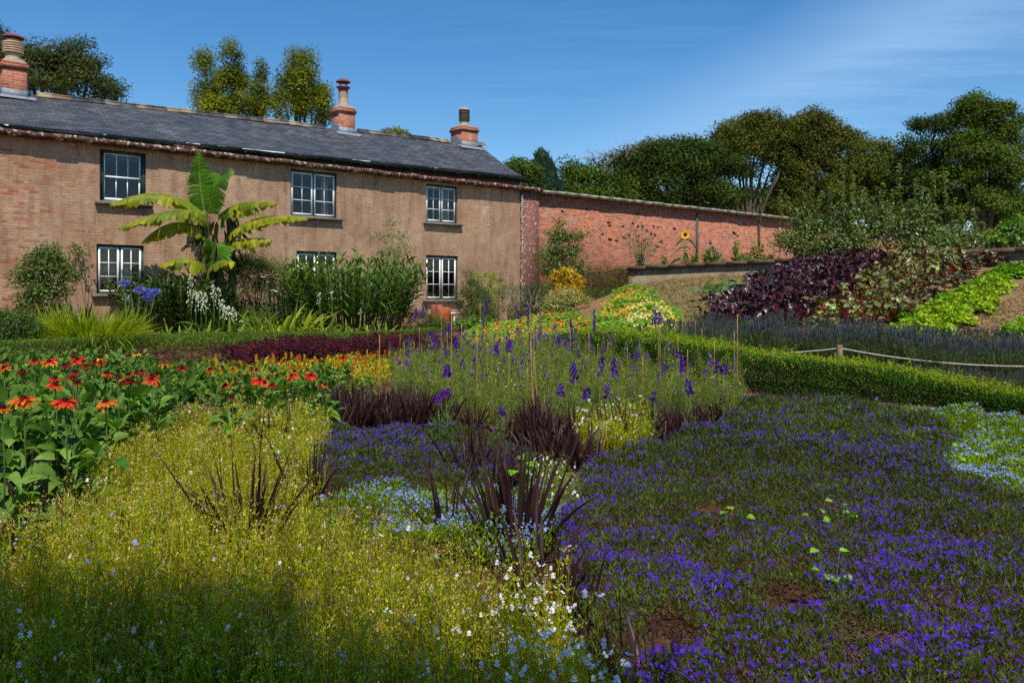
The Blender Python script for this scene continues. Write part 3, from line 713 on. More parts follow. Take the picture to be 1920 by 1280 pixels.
# low retaining wall up the slope
rw = thing('retaining_wall', 'low cement-rendered retaining wall with a brown stone coping above the vegetable slope', 'wall', RW(0, 0, 2.2), 0)
M_rend = solid('old_render', (.22, .16, .095), .95, .1, var=.45, nscale=2.6, col2=(.33, .25, .15), bump=1.0)
M_rcop = solid('brown_stone_coping', (.13, .075, .055), .9, .15, var=.35, nscale=5, bump=.8)
LW = RL + 9; n = 60
def rtop(s): return 2.79 + .0165 * s
a1 = G(); a2 = G()
sv = np.linspace(0, LW, n)
for a, b in zip(sv[:-1], sv[1:]):
    V = []
    for s in (a, b):
        lo = 1.4
        V += [RW(s, -.02, lo), RW(s, .0, rtop(s) - .13), RW(s, .28, rtop(s) - .13), RW(s, .28, lo)]
    a1.add(V, q=[(0, 4, 5, 1), (1, 5, 6, 2), (2, 6, 7, 3)])
s = -.02
while s < LW:
    b = s + rng.uniform(.7, 1.0); j = rng.normal(0, .004)
    V = []
    for t_ in (s, b - .004): V += [RW(t_, -.09, rtop(t_) - .13 + j), RW(t_, -.075, rtop(t_) + j), RW(t_, .36, rtop(t_) + j), RW(t_, .36, rtop(t_) - .13 + j)]
    a2.add(V, q=[(0, 4, 5, 1), (1, 5, 6, 2), (2, 6, 7, 3), (3, 7, 4, 0), (0, 1, 2, 3), (4, 7, 6, 5)]); s = b
a1.add([RW(0,-.02,1.2),RW(0,-.02,2.65),(3.0,32.2,2.65),(3.0,32.2,1.2)],q=[(0,1,2,3)])
make('rendered_face', a1, M_rend, rw); make('coping', a2, M_rcop, rw)
# ================================================================== foliage materials
M_tree = foliage('tree_leaf', .65, .28, .12, .3, .6)
M_shrub = foliage('shrub_leaf', .5, .3, .22, .25, 4)
M_gloss = foliage('glossy_leaf', .42, .28, .28, .25, 5)
M_leaf = foliage('soft_leaf', .5, .36, .2, .25, 12)
M_petal = foliage('petal', .6, .3, .25, .12, 20, tint=(1.2, 1.0, .9))
M_dry = foliage('dry_stem', .7, .15, .2, .3, 30)
M_bark = solid('bark', (.10, .085, .065), .95, .1, var=.4, nscale=6, bump=.8)
M_stalk = solid('green_stem', (.12, .17, .05), .7, .3, var=.3)
M_twig = solid('pale_twig', (.26, .22, .17), .9, .1, var=.3, nscale=10)

def lobes_points(lobes, nclump, per, spread, flat=.7, shell=(.72, 1.0)):
    """leaf clumps over a set of ellipsoids, thickest near the skin; returns points, outward directions"""
    L = np.array(lobes, float); wts = (L[:, 3] * L[:, 4] + L[:, 3] * L[:, 5]); wts /= wts.sum()
    k = rng.choice(len(L), nclump, p=wts); u = rvec(nclump); u[:, 2] = np.where(u[:, 2] < -.5, -u[:, 2], u[:, 2])
    r = rng.uniform(shell[0], shell[1], nclump)[:, None] * (1 + .10 * rng.normal(size=(nclump, 1)))
    c = L[k, :3] + u * L[k, 3:] * r
    P = np.repeat(c, per, 0); U = np.repeat(unit(u / L[k, 3:]), per, 0)
    s = np.broadcast_to(spread, (3,)) if np.ndim(spread) else np.array([spread, spread, spread * flat])
    P = P + rvec(len(P)) * (rng.random((len(P), 1)) ** .45) * s * 1.75
    return P, U, np.repeat(np.arange(nclump), per), unit(P - np.repeat(c, per, 0) + 1e-6)
def crown(g, lobes, nclump, per, spread, ll, cols, var=.2, flat=.7, ratio=.6, upb=.5, clumpvar=.22, shell=(.72, 1.0)):
    P, U, k, O = lobes_points(lobes, nclump, per, spread, flat, shell); N = len(P)
    cc = pal(cols, nclump, clumpvar)[k] * (1 + rng.normal(0, var, (N, 1)))
    D = unit(rvec(N) + O * .4 + np.array([0, 0, -.15]))
    Nn = unit(O * 1.1 + U * upb + np.array([0, 0, upb]) + rvec(N) * .55)
    L = ll * rng.uniform(.7, 1.35, N)
    leaves(g, P, D, L, L * ratio, np.clip(cc, .003, .9), Nn=Nn)
def limbs(g, base, tops, r0, fork=.35, bend=.12, n=7, col=(1, 1, 1)):
    base = np.array(base, float); z = base[2]
    for t in tops:
        t = np.array(t, float); mid = base + (t - base) * np.array([fork * .35, fork * .35, fork]) 
        q = [base + (mid - base) * s for s in np.linspace(0, 1, 4)[:-1]] + [mid + (t - mid) * s + np.array([0, 0, bend * np.linalg.norm(t - mid) * math.sin(PI * s)]) for s in np.linspace(0, 1, 5)]
        q = np.array(q) + rng.normal(0, .02 * np.linalg.norm(t - base) / 4, (len(q), 3)) * np.linspace(0, 1, len(q))[:, None]
        g.tube(q, np.linspace(r0, r0 * .18, len(q)), n, col=col)
def px_lobes(Y, L, depth=.8):
    """lobes given as (photo x, photo y, half width px, half height px) at distance Y"""
    out = []
    for e in L:
        p = W3(e[0], e[1], Y + (e[4] if len(e) > 4 else 0)); s = (Y + (e[4] if len(e) > 4 else 0)) / F
        out.append((p[0], p[1], p[2], e[2] * s, max(e[2], e[3]) * s * depth, e[3] * s))
    return out
def tree(label, Y, L, px_trunk, cols, nclump, per, spread, ll, name='broadleaf_tree', trunk_r=.28, limb_n=6, group=None, forks=None, gz0=None, cat='tree', **k):
    lob = px_lobes(Y, L)
    for l in list(lob):                                  # boughs pushing out of each mass make the outline ragged
        for _ in range(4):
            u = unit(rng.normal(size=3) + [0, 0, .6]); q = rng.uniform(.22, .42); lob.append((l[0] + u[0] * l[3] * .95, l[1] + u[1] * l[4] * .8, l[2] + u[2] * l[5] * .95, l[3] * q, l[4] * q, l[5] * q * .8))
    x = (px_trunk - PCX) / F * Y; z0 = (gz0 if gz0 is not None else gzf(x, Y) + .3)
    t = thing(name, label, cat, (x, Y, z0 - .2), group=group)
    tr = G(); tops = forks if forks is not None else [(l[0] + rng.normal(0, .3 * l[3]), l[1] + rng.normal(0, .3 * l[4]), l[2] + .3 * l[5]) for l in lob[:len(L)] for _ in range(max(1, limb_n // len(L)))]
    limbs(tr, (x, Y, z0 - .2), tops, trunk_r); make('trunk', tr, M_bark, t, smooth=True)
    g = G(); crown(g, lob, int(nclump * .45), int(per * 2.3), spread * 1.5, ll * .92, cols, clumpvar=.28, var=.10, **k); make('crown', g, M_tree, t)
    return t
DK = [(.034, .060, .008), (.060, .092, .010), (.045, .075, .012)]
OL = [(.085, .090, .010), (.13, .125, .012), (.065, .080, .010)]
MG = [(.065, .115, .012), (.105, .155, .014), (.05, .095, .012)]
BG = 'trees standing beyond the walled garden'
# behind the house
tree('large round dark olive tree behind the left chimney', 48, [(100, 150, 62, 55), (165, 160, 52, 48), (130, 120, 50, 38), (205, 185, 34, 32), (60, 150, 50, 60), (20, 130, 40, 50)], 110,
     [(.075, .095, .022), (.105, .115, .026), (.055, .080, .022)], 620, 46, .30, .15, trunk_r=.35, gz0=1.5, group='trees behind the house', name='round_tree')
tree('dark tree at the photo edge glimpsed left of the chimney pot', 52, [(-20, 110, 34, 50), (8, 85, 14, 16)], -10, [(.035, .05, .02), (.05, .065, .02)], 150, 40, .34, .16, gz0=1.5, group='trees behind the house', name='round_tree')
YG = [(.14, .165, .010), (.22, .23, .012), (.10, .13, .010)]
hol = [(385, 135, 15, 38), (390, 190, 28, 34), (434, 118, 17, 36), (430, 170, 32, 36), (415, 212, 48, 26), (452, 190, 16, 30)]
tree('broad twin-topped evergreen with yellow-green leaves, left one of those behind the roof', 40, hol, 420, YG, 520, 40, .17, .11, flat=1.1, limb_n=6, trunk_r=.16, gz0=1.5, group='evergreens behind the roof', name='evergreen_tree')
tree('slender pointed evergreen between two broader ones behind the roof', 41, [(489, 135, 6, 18), (490, 165, 14, 24), (492, 205, 24, 28), (478, 215, 14, 20)], 490, YG, 190, 34, .14, .11, flat=1.1, limb_n=4, trunk_r=.1, gz0=1.5, group='evergreens behind the roof', name='evergreen_tree')
tree('tall narrow-topped evergreen just left of the middle chimney', 40, [(550, 120, 13, 24), (576, 122, 15, 26), (562, 165, 32, 34), (545, 200, 30, 32), (585, 205, 28, 28), (607, 195, 11, 30), (530, 172, 12, 26), (612, 215, 14, 20)], 565, YG, 520, 40, .17, .11, flat=1.1, limb_n=7, trunk_r=.16, gz0=1.5, group='evergreens behind the roof', name='evergreen_tree')
tree('low tuft of yellow-green treetop showing over the ridge between two chimneys', 40, [(738, 258, 26, 12), (815, 275, 14, 8)], 745, YG, 90, 26, .13, .12, limb_n=2, trunk_r=.08, gz0=1.5, group='evergreens behind the roof', name='evergreen_tree')
# right of the house, beyond the garden wall
tree('small mid-green tree just beyond the roof end', 52, [(970, 325, 24, 22), (985, 345, 30, 26), (950, 340, 16, 20)], 975, MG, 190, 40, .26, .17, gz0=2.4, group=BG)
pg = G(); pl = px_lobes(54, [(1016, 305, 10, 14), (1018, 330, 22, 20), (1020, 360, 32, 24)])
pt = thing('pine_tree', 'blue-green pine with upswept tips beyond the garden wall', 'tree', (pl[0][0], 54, 2.2), group=BG)
P, U, k, O = lobes_points(pl, 330, 26, .16, 1.6); D = unit(rvec(len(P)) * .6 + np.array([0, 0, 1.0])); leaves(pg, P, D, .42, .09, pal([(.04, .085, .05), (.06, .11, .065)], len(P)))
make('crown', pg, M_tree, pt); tg_ = G(); limbs(tg_, (pl[0][0], 54, 2.2), [(l[0], l[1], l[2]) for l in pl], .18); make('trunk', tg_, M_bark, pt)
tree('mid-green bushy tree beyond the wall, under the bare branches', 56, [(1075, 345, 34, 34), (1110, 350, 40, 40), (1150, 360, 34, 36), (1060, 375, 50, 26), (1130, 385, 60, 30)], 1100, MG + [(.075, .105, .012)], 560, 44, .32, .18, gz0=2.4, group=BG)
def bare(label, Y, px, py0, tops, r0, mat=None):
    b = W3(px, py0, Y); t = thing('bare_tree', label, 'tree', b, group='dead branches above the treetops'); g = G()
    for (a, c) in tops:
        e = W3(a, c, Y); mid = (b + e) / 2 + rng.normal(0, .25, 3); q = np.array([b, b * .6 + mid * .4, mid, mid * .4 + e * .6, e]) + rng.normal(0, .07, (5, 3)); g.tube(q, np.linspace(r0, r0 * .2, 5), 5)
        for _ in range(7):
            s = rng.uniform(.35, .95); p = b + (e - b) * s + rng.normal(0, .08, 3); d = (e - b) * rng.uniform(.12, .3) + rng.normal(0, .42, 3) * np.array([1, .6, .6]); m = p + d * .5 + rng.normal(0, .06, 3); g.tube([p, m, p + d], [r0 * .3, r0 * .22, r0 * .09], 4)
            for _ in range(3): x = p + d * rng.uniform(.4, 1); g.tube([x, x + rng.normal(0, .22, 3)], [r0 * .16, r0 * .07], 3)
    make('branches', g, M_twig, t)
bare('bare grey branches spreading flat above the mid-green bushy tree', 57, 1125, 312, [(1092, 290), (1105, 282), (1128, 280), (1150, 285), (1165, 284), (1152, 300), (1097, 300)], .055)
bare('thin bare twigs sticking up left of the big dark sycamore', 57, 1178, 300, [(1172, 272), (1180, 265), (1196, 268), (1206, 272), (1212, 268)], .035)
tree('wide very dark domed tree rising over the middle of the garden wall', 58,
     [(1235, 300, 60, 34), (1190, 320, 42, 36), (1285, 305, 56, 36), (1335, 325, 44, 44), (1250, 350, 80, 46), (1330, 375, 54, 30), (1190, 365, 40, 34), (1215, 390, 60, 22)], 1270,
     DK, 1450, 50, .34, .19, trunk_r=.4, gz0=2.4, group=BG, name='domed_tree')
# the beech whose bare limbs show against the sky
fk = [W3(a, b, 61 + rng.normal(0, 1)) for a, b in ((1352, 300), (1376, 262), (1398, 250), (1420, 248), (1444, 262), (1452, 300), (1462, 330), (1466, 318), (1340, 340), (1410, 280), (1388, 290), (1330, 372))]
bt = tree('tall beech with several pale bare limbs forking below a flat dark crown', 61,
     [(1385, 250, 44, 26), (1350, 275, 36, 26), (1425, 248, 44, 30), (1455, 262, 34, 34), (1400, 285, 62, 26), (1360, 315, 30, 24), (1450, 300, 30, 26), (1348, 366, 24, 14), (1410, 330, 16, 14), (1452, 222, 10, 8)], 1402,
     [(.055, .072, .008), (.085, .10, .010), (.115, .115, .012)], 980, 44, .32, .18, trunk_r=.22, forks=fk, gz0=2.6, group=BG, name='beech_tree', shell=(.5, 1.0))
tree('big olive-brown domed tree right of the beech with bare limbs', 62, [(1520, 250, 52, 34), (1560, 290, 50, 46), (1490, 290, 40, 44), (1530, 330, 62, 46), (1500, 380, 50, 40), (1590, 345, 40, 40), (1480, 345, 26, 40)], 1530,
     OL, 1350, 46, .36, .19, trunk_r=.4, gz0=2.6, group=BG, name='domed_tree')
tree('lower rounded green tree between the olive-brown dome and the tall trees on the right', 60, [(1635, 300, 38, 34), (1665, 320, 34, 34), (1620, 350, 56, 50), (1670, 370, 44, 44)], 1640,
     [(.075, .10, .012), (.11, .13, .016)], 620, 44, .34, .18, trunk_r=.3, gz0=2.6, group=BG)
tree('open-crowned dark tree with sky gaps, second from the right edge', 58, [(1725, 250, 28, 22), (1755, 240, 20, 16), (1700, 268, 16, 12), (1740, 285, 44, 20), (1715, 310, 34, 18), (1760, 325, 40, 24), (1720, 350, 50, 26), (1750, 400, 60, 36)], 1742,
     DK + [(.045, .065, .012)], 700, 42, .26, .17, trunk_r=.25, gz0=2.6, group=BG, name='open_tree')
tree('tallest leafy green tree at the right edge of the photo', 56, [(1830, 215, 42, 30), (1800, 240, 30, 28), (1860, 240, 40, 36), (1885, 275, 34, 40), (1820, 290, 58, 40), (1870, 330, 56, 44), (1800, 350, 50, 40), (1850, 395, 70, 40), (1905, 370, 30, 60), (1905, 235, 14, 20)], 1845,
     [(.07, .115, .012), (.10, .145, .014), (.055, .085, .01)], 1500, 44, .28, .18, trunk_r=.4, gz0=2.6, group=BG)
# dense low boundary planting far back so no bare horizon shows
far = G(); PX = np.linspace(880, 2300, 46)
lb = []
for q in PX:
    lb += px_lobes(80, [(q, 400 + 12 * math.sin(q * .03), 40, 36)], .6)
crown(far, lb, 2000, 26, .6, .34, DK); tag(make('distant_wood', far, M_tree), 'dark wood closing the view behind the garden trees', 'wood', kind='stuff')
far = G(); lb = []
for q in np.linspace(-300, 300, 20): lb += px_lobes(66, [(q, 500, 60, 60)], .6)
# the tree behind the camera that shades the bottom of the picture
g = G(); lob = [(-.9, -2.45, 7.2, 1.5, 1.6, 1.2), (.5, -2.9, 7.5, 1.2, 1.4, 1.1), (-2.4, -2.1, 6.9, 1.5, 1.5, 1.2), (-4.2, -2.3, 6.8, 1.5, 1.7, 1.2), (1.9, -4.0, 7.3, 1.3, 1.3, 1.1), (-1.4, -4, 8, 2.4, 1.6, 1.2), (-3.5, -6.5, 7.5, 3, 2.4, 2.2), (0, -6.5, 8, 3, 2.4, 2.2), (-6.5, -4.5, 6.5, 2, 2.4, 2), (-1.0, -1.75, 7.0, 1.1, .95, 1.0), (-.1, -2.0, 7.3, .9, .85, .9), (-2.0, -1.6, 6.9, 1.0, .9, .9), (.7, -2.5, 7.3, .8, .8, .8)]
bt2 = thing('shade_tree', 'broad leafy tree behind the viewer casting shade over the nearest flowers', 'tree', (-3.4, -5.2, 0)); tr = G(); limbs(tr, (-3.4, -5.2, 0), [(l[0], l[1], l[2]) for l in lob], .2)
make('trunk', tr, M_bark, bt2); crown(g, lob, 2300, 46, .28, .17, MG, shell=(.3, 1.0)); make('crown', g, M_tree, bt2)

# ================================================================== shrubs on the terrace against the garden wall
def shrub(label, cat, name, base, lob, cols, nclump, per, spread, ll, mat=None, ratio=.45, stems=8, group=None, r=.03, **k):
    t = thing(name, label, cat, base, group=group); s = G()
    L = np.array(lob); 
    tops = [tuple(L[i % len(L), :3] + rng.normal(0, .35, 3) * L[i % len(L), 3:]) for i in range(stems)]
    limbs(s, base, tops, r, n=5); make('stems', s, M_bark, t)
    g = G(); crown(g, lob, nclump, per, spread, ll, cols, ratio=ratio, **k); make('foliage', g, mat or M_shrub, t); return t
# pear trees with upright water-shoots
def pear(label, Y, L, shoots, px):
    x = (px - PCX) / F * Y; b = (x, Y, TZ); t = thing('pear_tree', label, 'fruit tree', b, group='fruit trees along the terrace')
    tr = G(); lob = px_lobes(Y, L); limbs(tr, b, [(l[0] + rng.normal(0, .2), l[1], l[2]) for l in lob for _ in range(3)], .07, n=5)
    g = G(); crown(g, lob, 520, 13, .15, .10, [(.085, .13, .02), (.13, .18, .035), (.22, .26, .08)], ratio=.5, shell=(.25, 1.12), flat=1.2)
    for (sx, s0, s1) in shoots:
        a = W3(sx + rng.normal(0, 8), s0, Y + rng.normal(0, .4)); e = W3(sx, s1, Y + rng.normal(0, .4)); tr.tube([a, (a + e) / 2 + rng.normal(0, .03, 3), e], [.012, .008, .004], 4)
        n = int(22 + (s0 - s1) * .5); P = a + (e - a) * rng.uniform(.1, 1, (n, 1)); th = rng.uniform(0, 2 * PI, n)
        blades(g, P, np.stack([np.cos(th), np.sin(th), np.full(n, .55)], 1), rng.uniform(.09, .15, n), .06, pal([(.17, .23, .05), (.27, .32, .10)], n), n=3, droop=.6, prof=LF, fold=.5)
    make('trunk', tr, M_bark, t); make('crown', g, M_gloss, t)
pear('pear tree with upright shoots, leftmost of the fruit trees before the brick wall', 27.5, [(1480, 455, 34, 22), (1515, 440, 32, 34), (1540, 470, 60, 18), (1500, 415, 14, 18), (1545, 425, 20, 20)],
     [(1430, 440, 372), (1462, 430, 356), (1474, 420, 362), (1500, 410, 352), (1522, 400, 350), (1540, 400, 358), (1555, 395, 350)], 1500)
pear('pear tree with the tallest upright shoots, middle of the fruit trees', 26.5, [(1595, 425, 28, 36), (1645, 432, 34, 34), (1600, 462, 70, 22), (1570, 450, 30, 26), (1670, 420, 20, 24), (1615, 392, 16, 22), (1575, 405, 16, 18), (1650, 400, 18, 20)],
     [(1580, 400, 308), (1598, 390, 326), (1620, 400, 350), (1645, 405, 350), (1655, 400, 345), (1685, 400, 306), (1565, 400, 355), (1675, 410, 355)], 1610)
pear('pear tree with four thin shoots, rightmost of the fruit trees', 25.5, [(1722, 425, 26, 34), (1770, 445, 36, 24), (1735, 460, 70, 20), (1690, 430, 26, 28), (1745, 402, 18, 18), (1710, 400, 14, 18)],
     [(1716, 400, 336), (1730, 400, 350), (1748, 400, 322), (1772, 410, 322), (1740, 395, 352), (1812, 440, 380), (1828, 440, 390), (1790, 430, 372)], 1735)
pear('low leafy pear bush at the right end of the fruit trees', 24.5, [(1810, 460, 40, 18), (1780, 465, 30, 16)], [(1840, 455, 415), (1800, 450, 400)], 1800)
shrub('bright green vine-leaved shrub at the far right above the retaining wall', 'shrub', 'leafy_shrub', tuple(W3(1900, 470, 24)[:2]) + (TZ,), px_lobes(24, [(1900, 440, 32, 22), (1880, 455, 26, 10), (1915, 430, 20, 22)]),
      [(.10, .19, .02), (.15, .25, .03)], 130, 14, .1, .11, M_leaf, ratio=.8)
shrub('yellowish low shrub on the wall top beside the white cloche', 'shrub', 'yellow_shrub', tuple(W3(1845, 470, 30)[:2]) + (TZ,), px_lobes(30, [(1845, 452, 24, 10), (1862, 445, 18, 12), (1835, 448, 12, 8)]),
      [(.28, .28, .02), (.18, .22, .02)], 90, 14, .09, .08, M_leaf, ratio=.7)
cl = G(); p = W3(1822, 452, 29)
for i in (-.17, .17): cl.lathe((p[0] + i, p[1], p[2] - .1), [(.14, -.6), (.15, 0), (.11, .12), (0, .17)], 12)
tag(make('glass_cloche', cl, solid('frosted_glass', (.6, .7, .78), .25, .6, var=.05), loc=(p[0], p[1], TZ), smooth=True), 'pair of pale rounded cloches beside the yellowish shrub', 'cloche')

# cardoon against the wall
def blade_rosette(g, base, n, L, W, cols, el=(.5, 1.3), droop=.5, prof=LF, fold=.3, spread=.05, nseg=5, jit=0.0, zr_=(0, 0), mat=0):
    th = rng.uniform(0, 2 * PI, n); e = rng.uniform(el[0], el[1], n)
    D = np.stack([np.cos(th) * np.cos(e), np.sin(th) * np.cos(e), np.sin(e)], 1)
    P = np.array(base) + np.stack([np.cos(th), np.sin(th), np.zeros(n)], 1) * rng.uniform(0, spread, (n, 1)) + np.stack([np.zeros(n), np.zeros(n), rng.uniform(zr_[0], zr_[1], n) if zr_[1] else np.zeros(n)], 1)
    blades(g, P, D, rng.uniform(L[0], L[1], n), rng.uniform(W[0], W[1], n), pal(cols, n, .14), n=nseg, droop=rng.uniform(droop * .4, droop * 1.3, n), prof=prof, fold=fold, jit=jit, mat=mat)
def cardoon(label, px, Y, heads, py0=500, sc=1.0):
    b = W3(px, py0, Y); b[2] = TZ; t = thing('cardoon', label, 'thistle', b, group='cardoons by the brick wall'); s = G(); h = G(); l = G()
    for hx, hy, col in heads:
        e = W3(hx, hy, Y + rng.normal(0, .15)); m = (b + e) / 2 + np.array([(e[0] - b[0]) * -.15, 0, .1]); q = np.array([b, m, e]); s.tube(q, [.02, .014, .008], 5)
        h.lathe((e[0], e[1], e[2] - .04), [(.01, -.03), (.055, .0), (.06, .04), (.035, .08), (.02, .09)], 9, col=(.11, .07, .05))
        if col: blades(h, np.tile(e + [0, 0, .03], (22, 1)), rvec(22) * .45 + [0, 0, 1], .075, .012, (.16, .08, .38), n=1)
        n = 16; P = b + (e - b) * rng.uniform(.15, .95, (n, 1)); th = rng.uniform(0, 2 * PI, n)
        blades(l, P, np.stack([np.cos(th), np.sin(th), np.full(n, .5)], 1), rng.uniform(.12, .3, n), .05, pal([(.13, .17, .09), (.2, .24, .14)], n), n=4, droop=.6, prof=LF, fold=.3, jit=.12)
    blade_rosette(l, b, 18, (.5, .8), (.10, .16), [(.07, .12, .05), (.12, .17, .08)], (.3, 1.2), .9, jit=.1)
    make('stem', s, M_stalk, t); make('flower_heads', h, M_dry, t); make('leaves', l, M_leaf, t); return t
t_ = cardoon('tall grey-green cardoon with brown thistle heads against the brick wall', 1200, 31.5, [(1187, 418, 1), (1196, 424, 0), (1205, 424, 0), (1168, 424, 0), (1213, 432, 0), (1221, 438, 1), (1228, 440, 0), (1180, 440, 0), (1240, 452, 0), (1170, 445, 0), (1208, 450, 0), (1233, 462, 0)])
cardoon('short cardoon with pale fluffy heads between the sunflower and the pear trees', 1340, 30, [(1332, 455, 1), (1336, 463, 0), (1340, 470, 0), (1345, 474, 0)])
def sunflower():
    b = W3(1278, 495, 31); b[2] = TZ; e = W3(1285, 440, 31); t = thing('sunflower', 'single yellow sunflower facing left before the brick wall', 'sunflower', b); s = G(); s.tube([b, (b + e) / 2 + [.05, 0, 0], e], [.025, .02, .014], 6)
    make('stem', s, M_leaf if False else solid('green_stalk', (.13, .2, .05), .7), t)
    f = G(); ax = unit(np.array([-.25, -1, .15])); u = unit(np.cross(ax, [0, 0, 1])); v = np.cross(u, ax)
    for ring, L in ((26, .13), (22, .10)):
        th = np.linspace(0, 2 * PI, ring, endpoint=False) + ring; D = np.cos(th)[:, None] * u + np.sin(th)[:, None] * v + ax * .15
        blades(f, e + D * .05, D, L, .045, pal([(.85, .42, .01), (.9, .55, .02)], ring, .05), n=3, droop=.05, prof=LF, Nn=np.tile(ax, (ring, 1)))
    make('petals', f, M_petal, t); c = G(); th = np.linspace(0, 2 * PI, 14, endpoint=False)
    for r0, r1, d0, d1 in ((0, .05, .05, .04), (.05, .085, .04, .0)):
        c.add(np.vstack([e + (np.cos(th)[:, None] * u + np.sin(th)[:, None] * v) * r0 + ax * d0, e + (np.cos(th)[:, None] * u + np.sin(th)[:, None] * v) * r1 + ax * d1]), q=[(i, (i + 1) % 14, 14 + (i + 1) % 14, 14 + i) for i in range(14)])
    make('seed_disc', c, solid('seed_disc', (.03, .015, .006), .9), t)
    l = G(); 
    for (a, c_, L) in ((1262, 470, .5), (1296, 468, .55), (1270, 455, .4), (1300, 455, .45), (1258, 490, .6), (1284, 478, .4)):
        p = b + (e - b) * np.clip((495 - c_ + 12) / 60, 0.1, .95); d = W3(a, c_, 31) - p
        blades(l, [p], [unit(d) + [0, 0, .25]], L, L * .62, pal([(.07, .11, .04), (.09, .14, .05)], 1), n=6, droop=.75, prof=HT, fold=.25, jit=.02)
    make('leaves', l, M_leaf, t)
sunflower()
# leafy green perennials along the terrace
for i, (a, top, Y, w_, lab) in enumerate(((1245, 478, 31, 12, 'green leafy spire just right of the tall cardoon'), (1300, 474, 30.5, 30, 'bushy bright green perennial at the foot of the sunflower'),
        (1330, 463, 30, 34, 'bushy bright green perennial in front of the iron strap'), (1365, 480, 29.5, 20, 'low green perennial beside the short cardoon'),
        (1386, 446, 29.5, 16, 'upright leafy spire with whorled leaves, shorter of two'), (1417, 432, 29.2, 14, 'tallest upright leafy spire before the brick wall'),
        (1400, 470, 29, 34, 'bushy green perennial at the foot of the two spires'), (1440, 470, 28.5, 26, 'green perennial under the leftmost pear tree'), (1225, 492, 31.3, 14, 'dark trailing leaves at the left end of the terrace'))):
    b = W3(a, 500, Y); b[2] = TZ; t = thing('leafy_perennial', lab, 'plant', b, group='green perennials along the terrace'); g = G(); s = G(); n = max(3, int(w_ / 4))
    ww = w_ * Y / F; H = W3(a, top, Y)[2] - TZ
    for _ in range(n):
        ox = rng.uniform(-ww, ww) * .8; h = H * (1 - .35 * abs(ox) / ww) * rng.uniform(.8, 1); oy = rng.normal(0, .15); s.tube([b + [ox * .3, 0, 0], b + [ox, oy, h]], [.012, .006], 4)
        m = int(26 * h + 8); z = rng.uniform(.1, 1, m) ** .8; th = rng.uniform(0, 2 * PI, m); P = b + np.stack([ox * (.3 + .7 * z), oy * z, h * z], 1)
        blades(g, P, np.stack([np.cos(th), np.sin(th), np.full(m, .6)], 1), .26 * (1.15 - z * .7), .08, pal([(.10, .20, .02), (.16, .28, .03)], m), n=4, droop=.7, prof=LF, fold=.3)
    make('stems', s, M_stalk, t); make('leaves', g, M_leaf, t)
# ================================================================== border in front of the house
def at(px, Y, z=None): x = (px - PCX) / F * Y; return np.array([x, Y, gzf(x, Y) if z is None else z])
def zpx(py, Y): return EYE + (HOR - py) / F * Y
def front(px, off):                    # spot in front of the house, off metres out from the wall, seen at column px
    t = tx(px, -off); p = HW(t, -off); return np.array([p[0], p[1], gzf(p[0], p[1])])
DG = [(.055, .10, .018), (.085, .14, .025), (.045, .08, .018)]

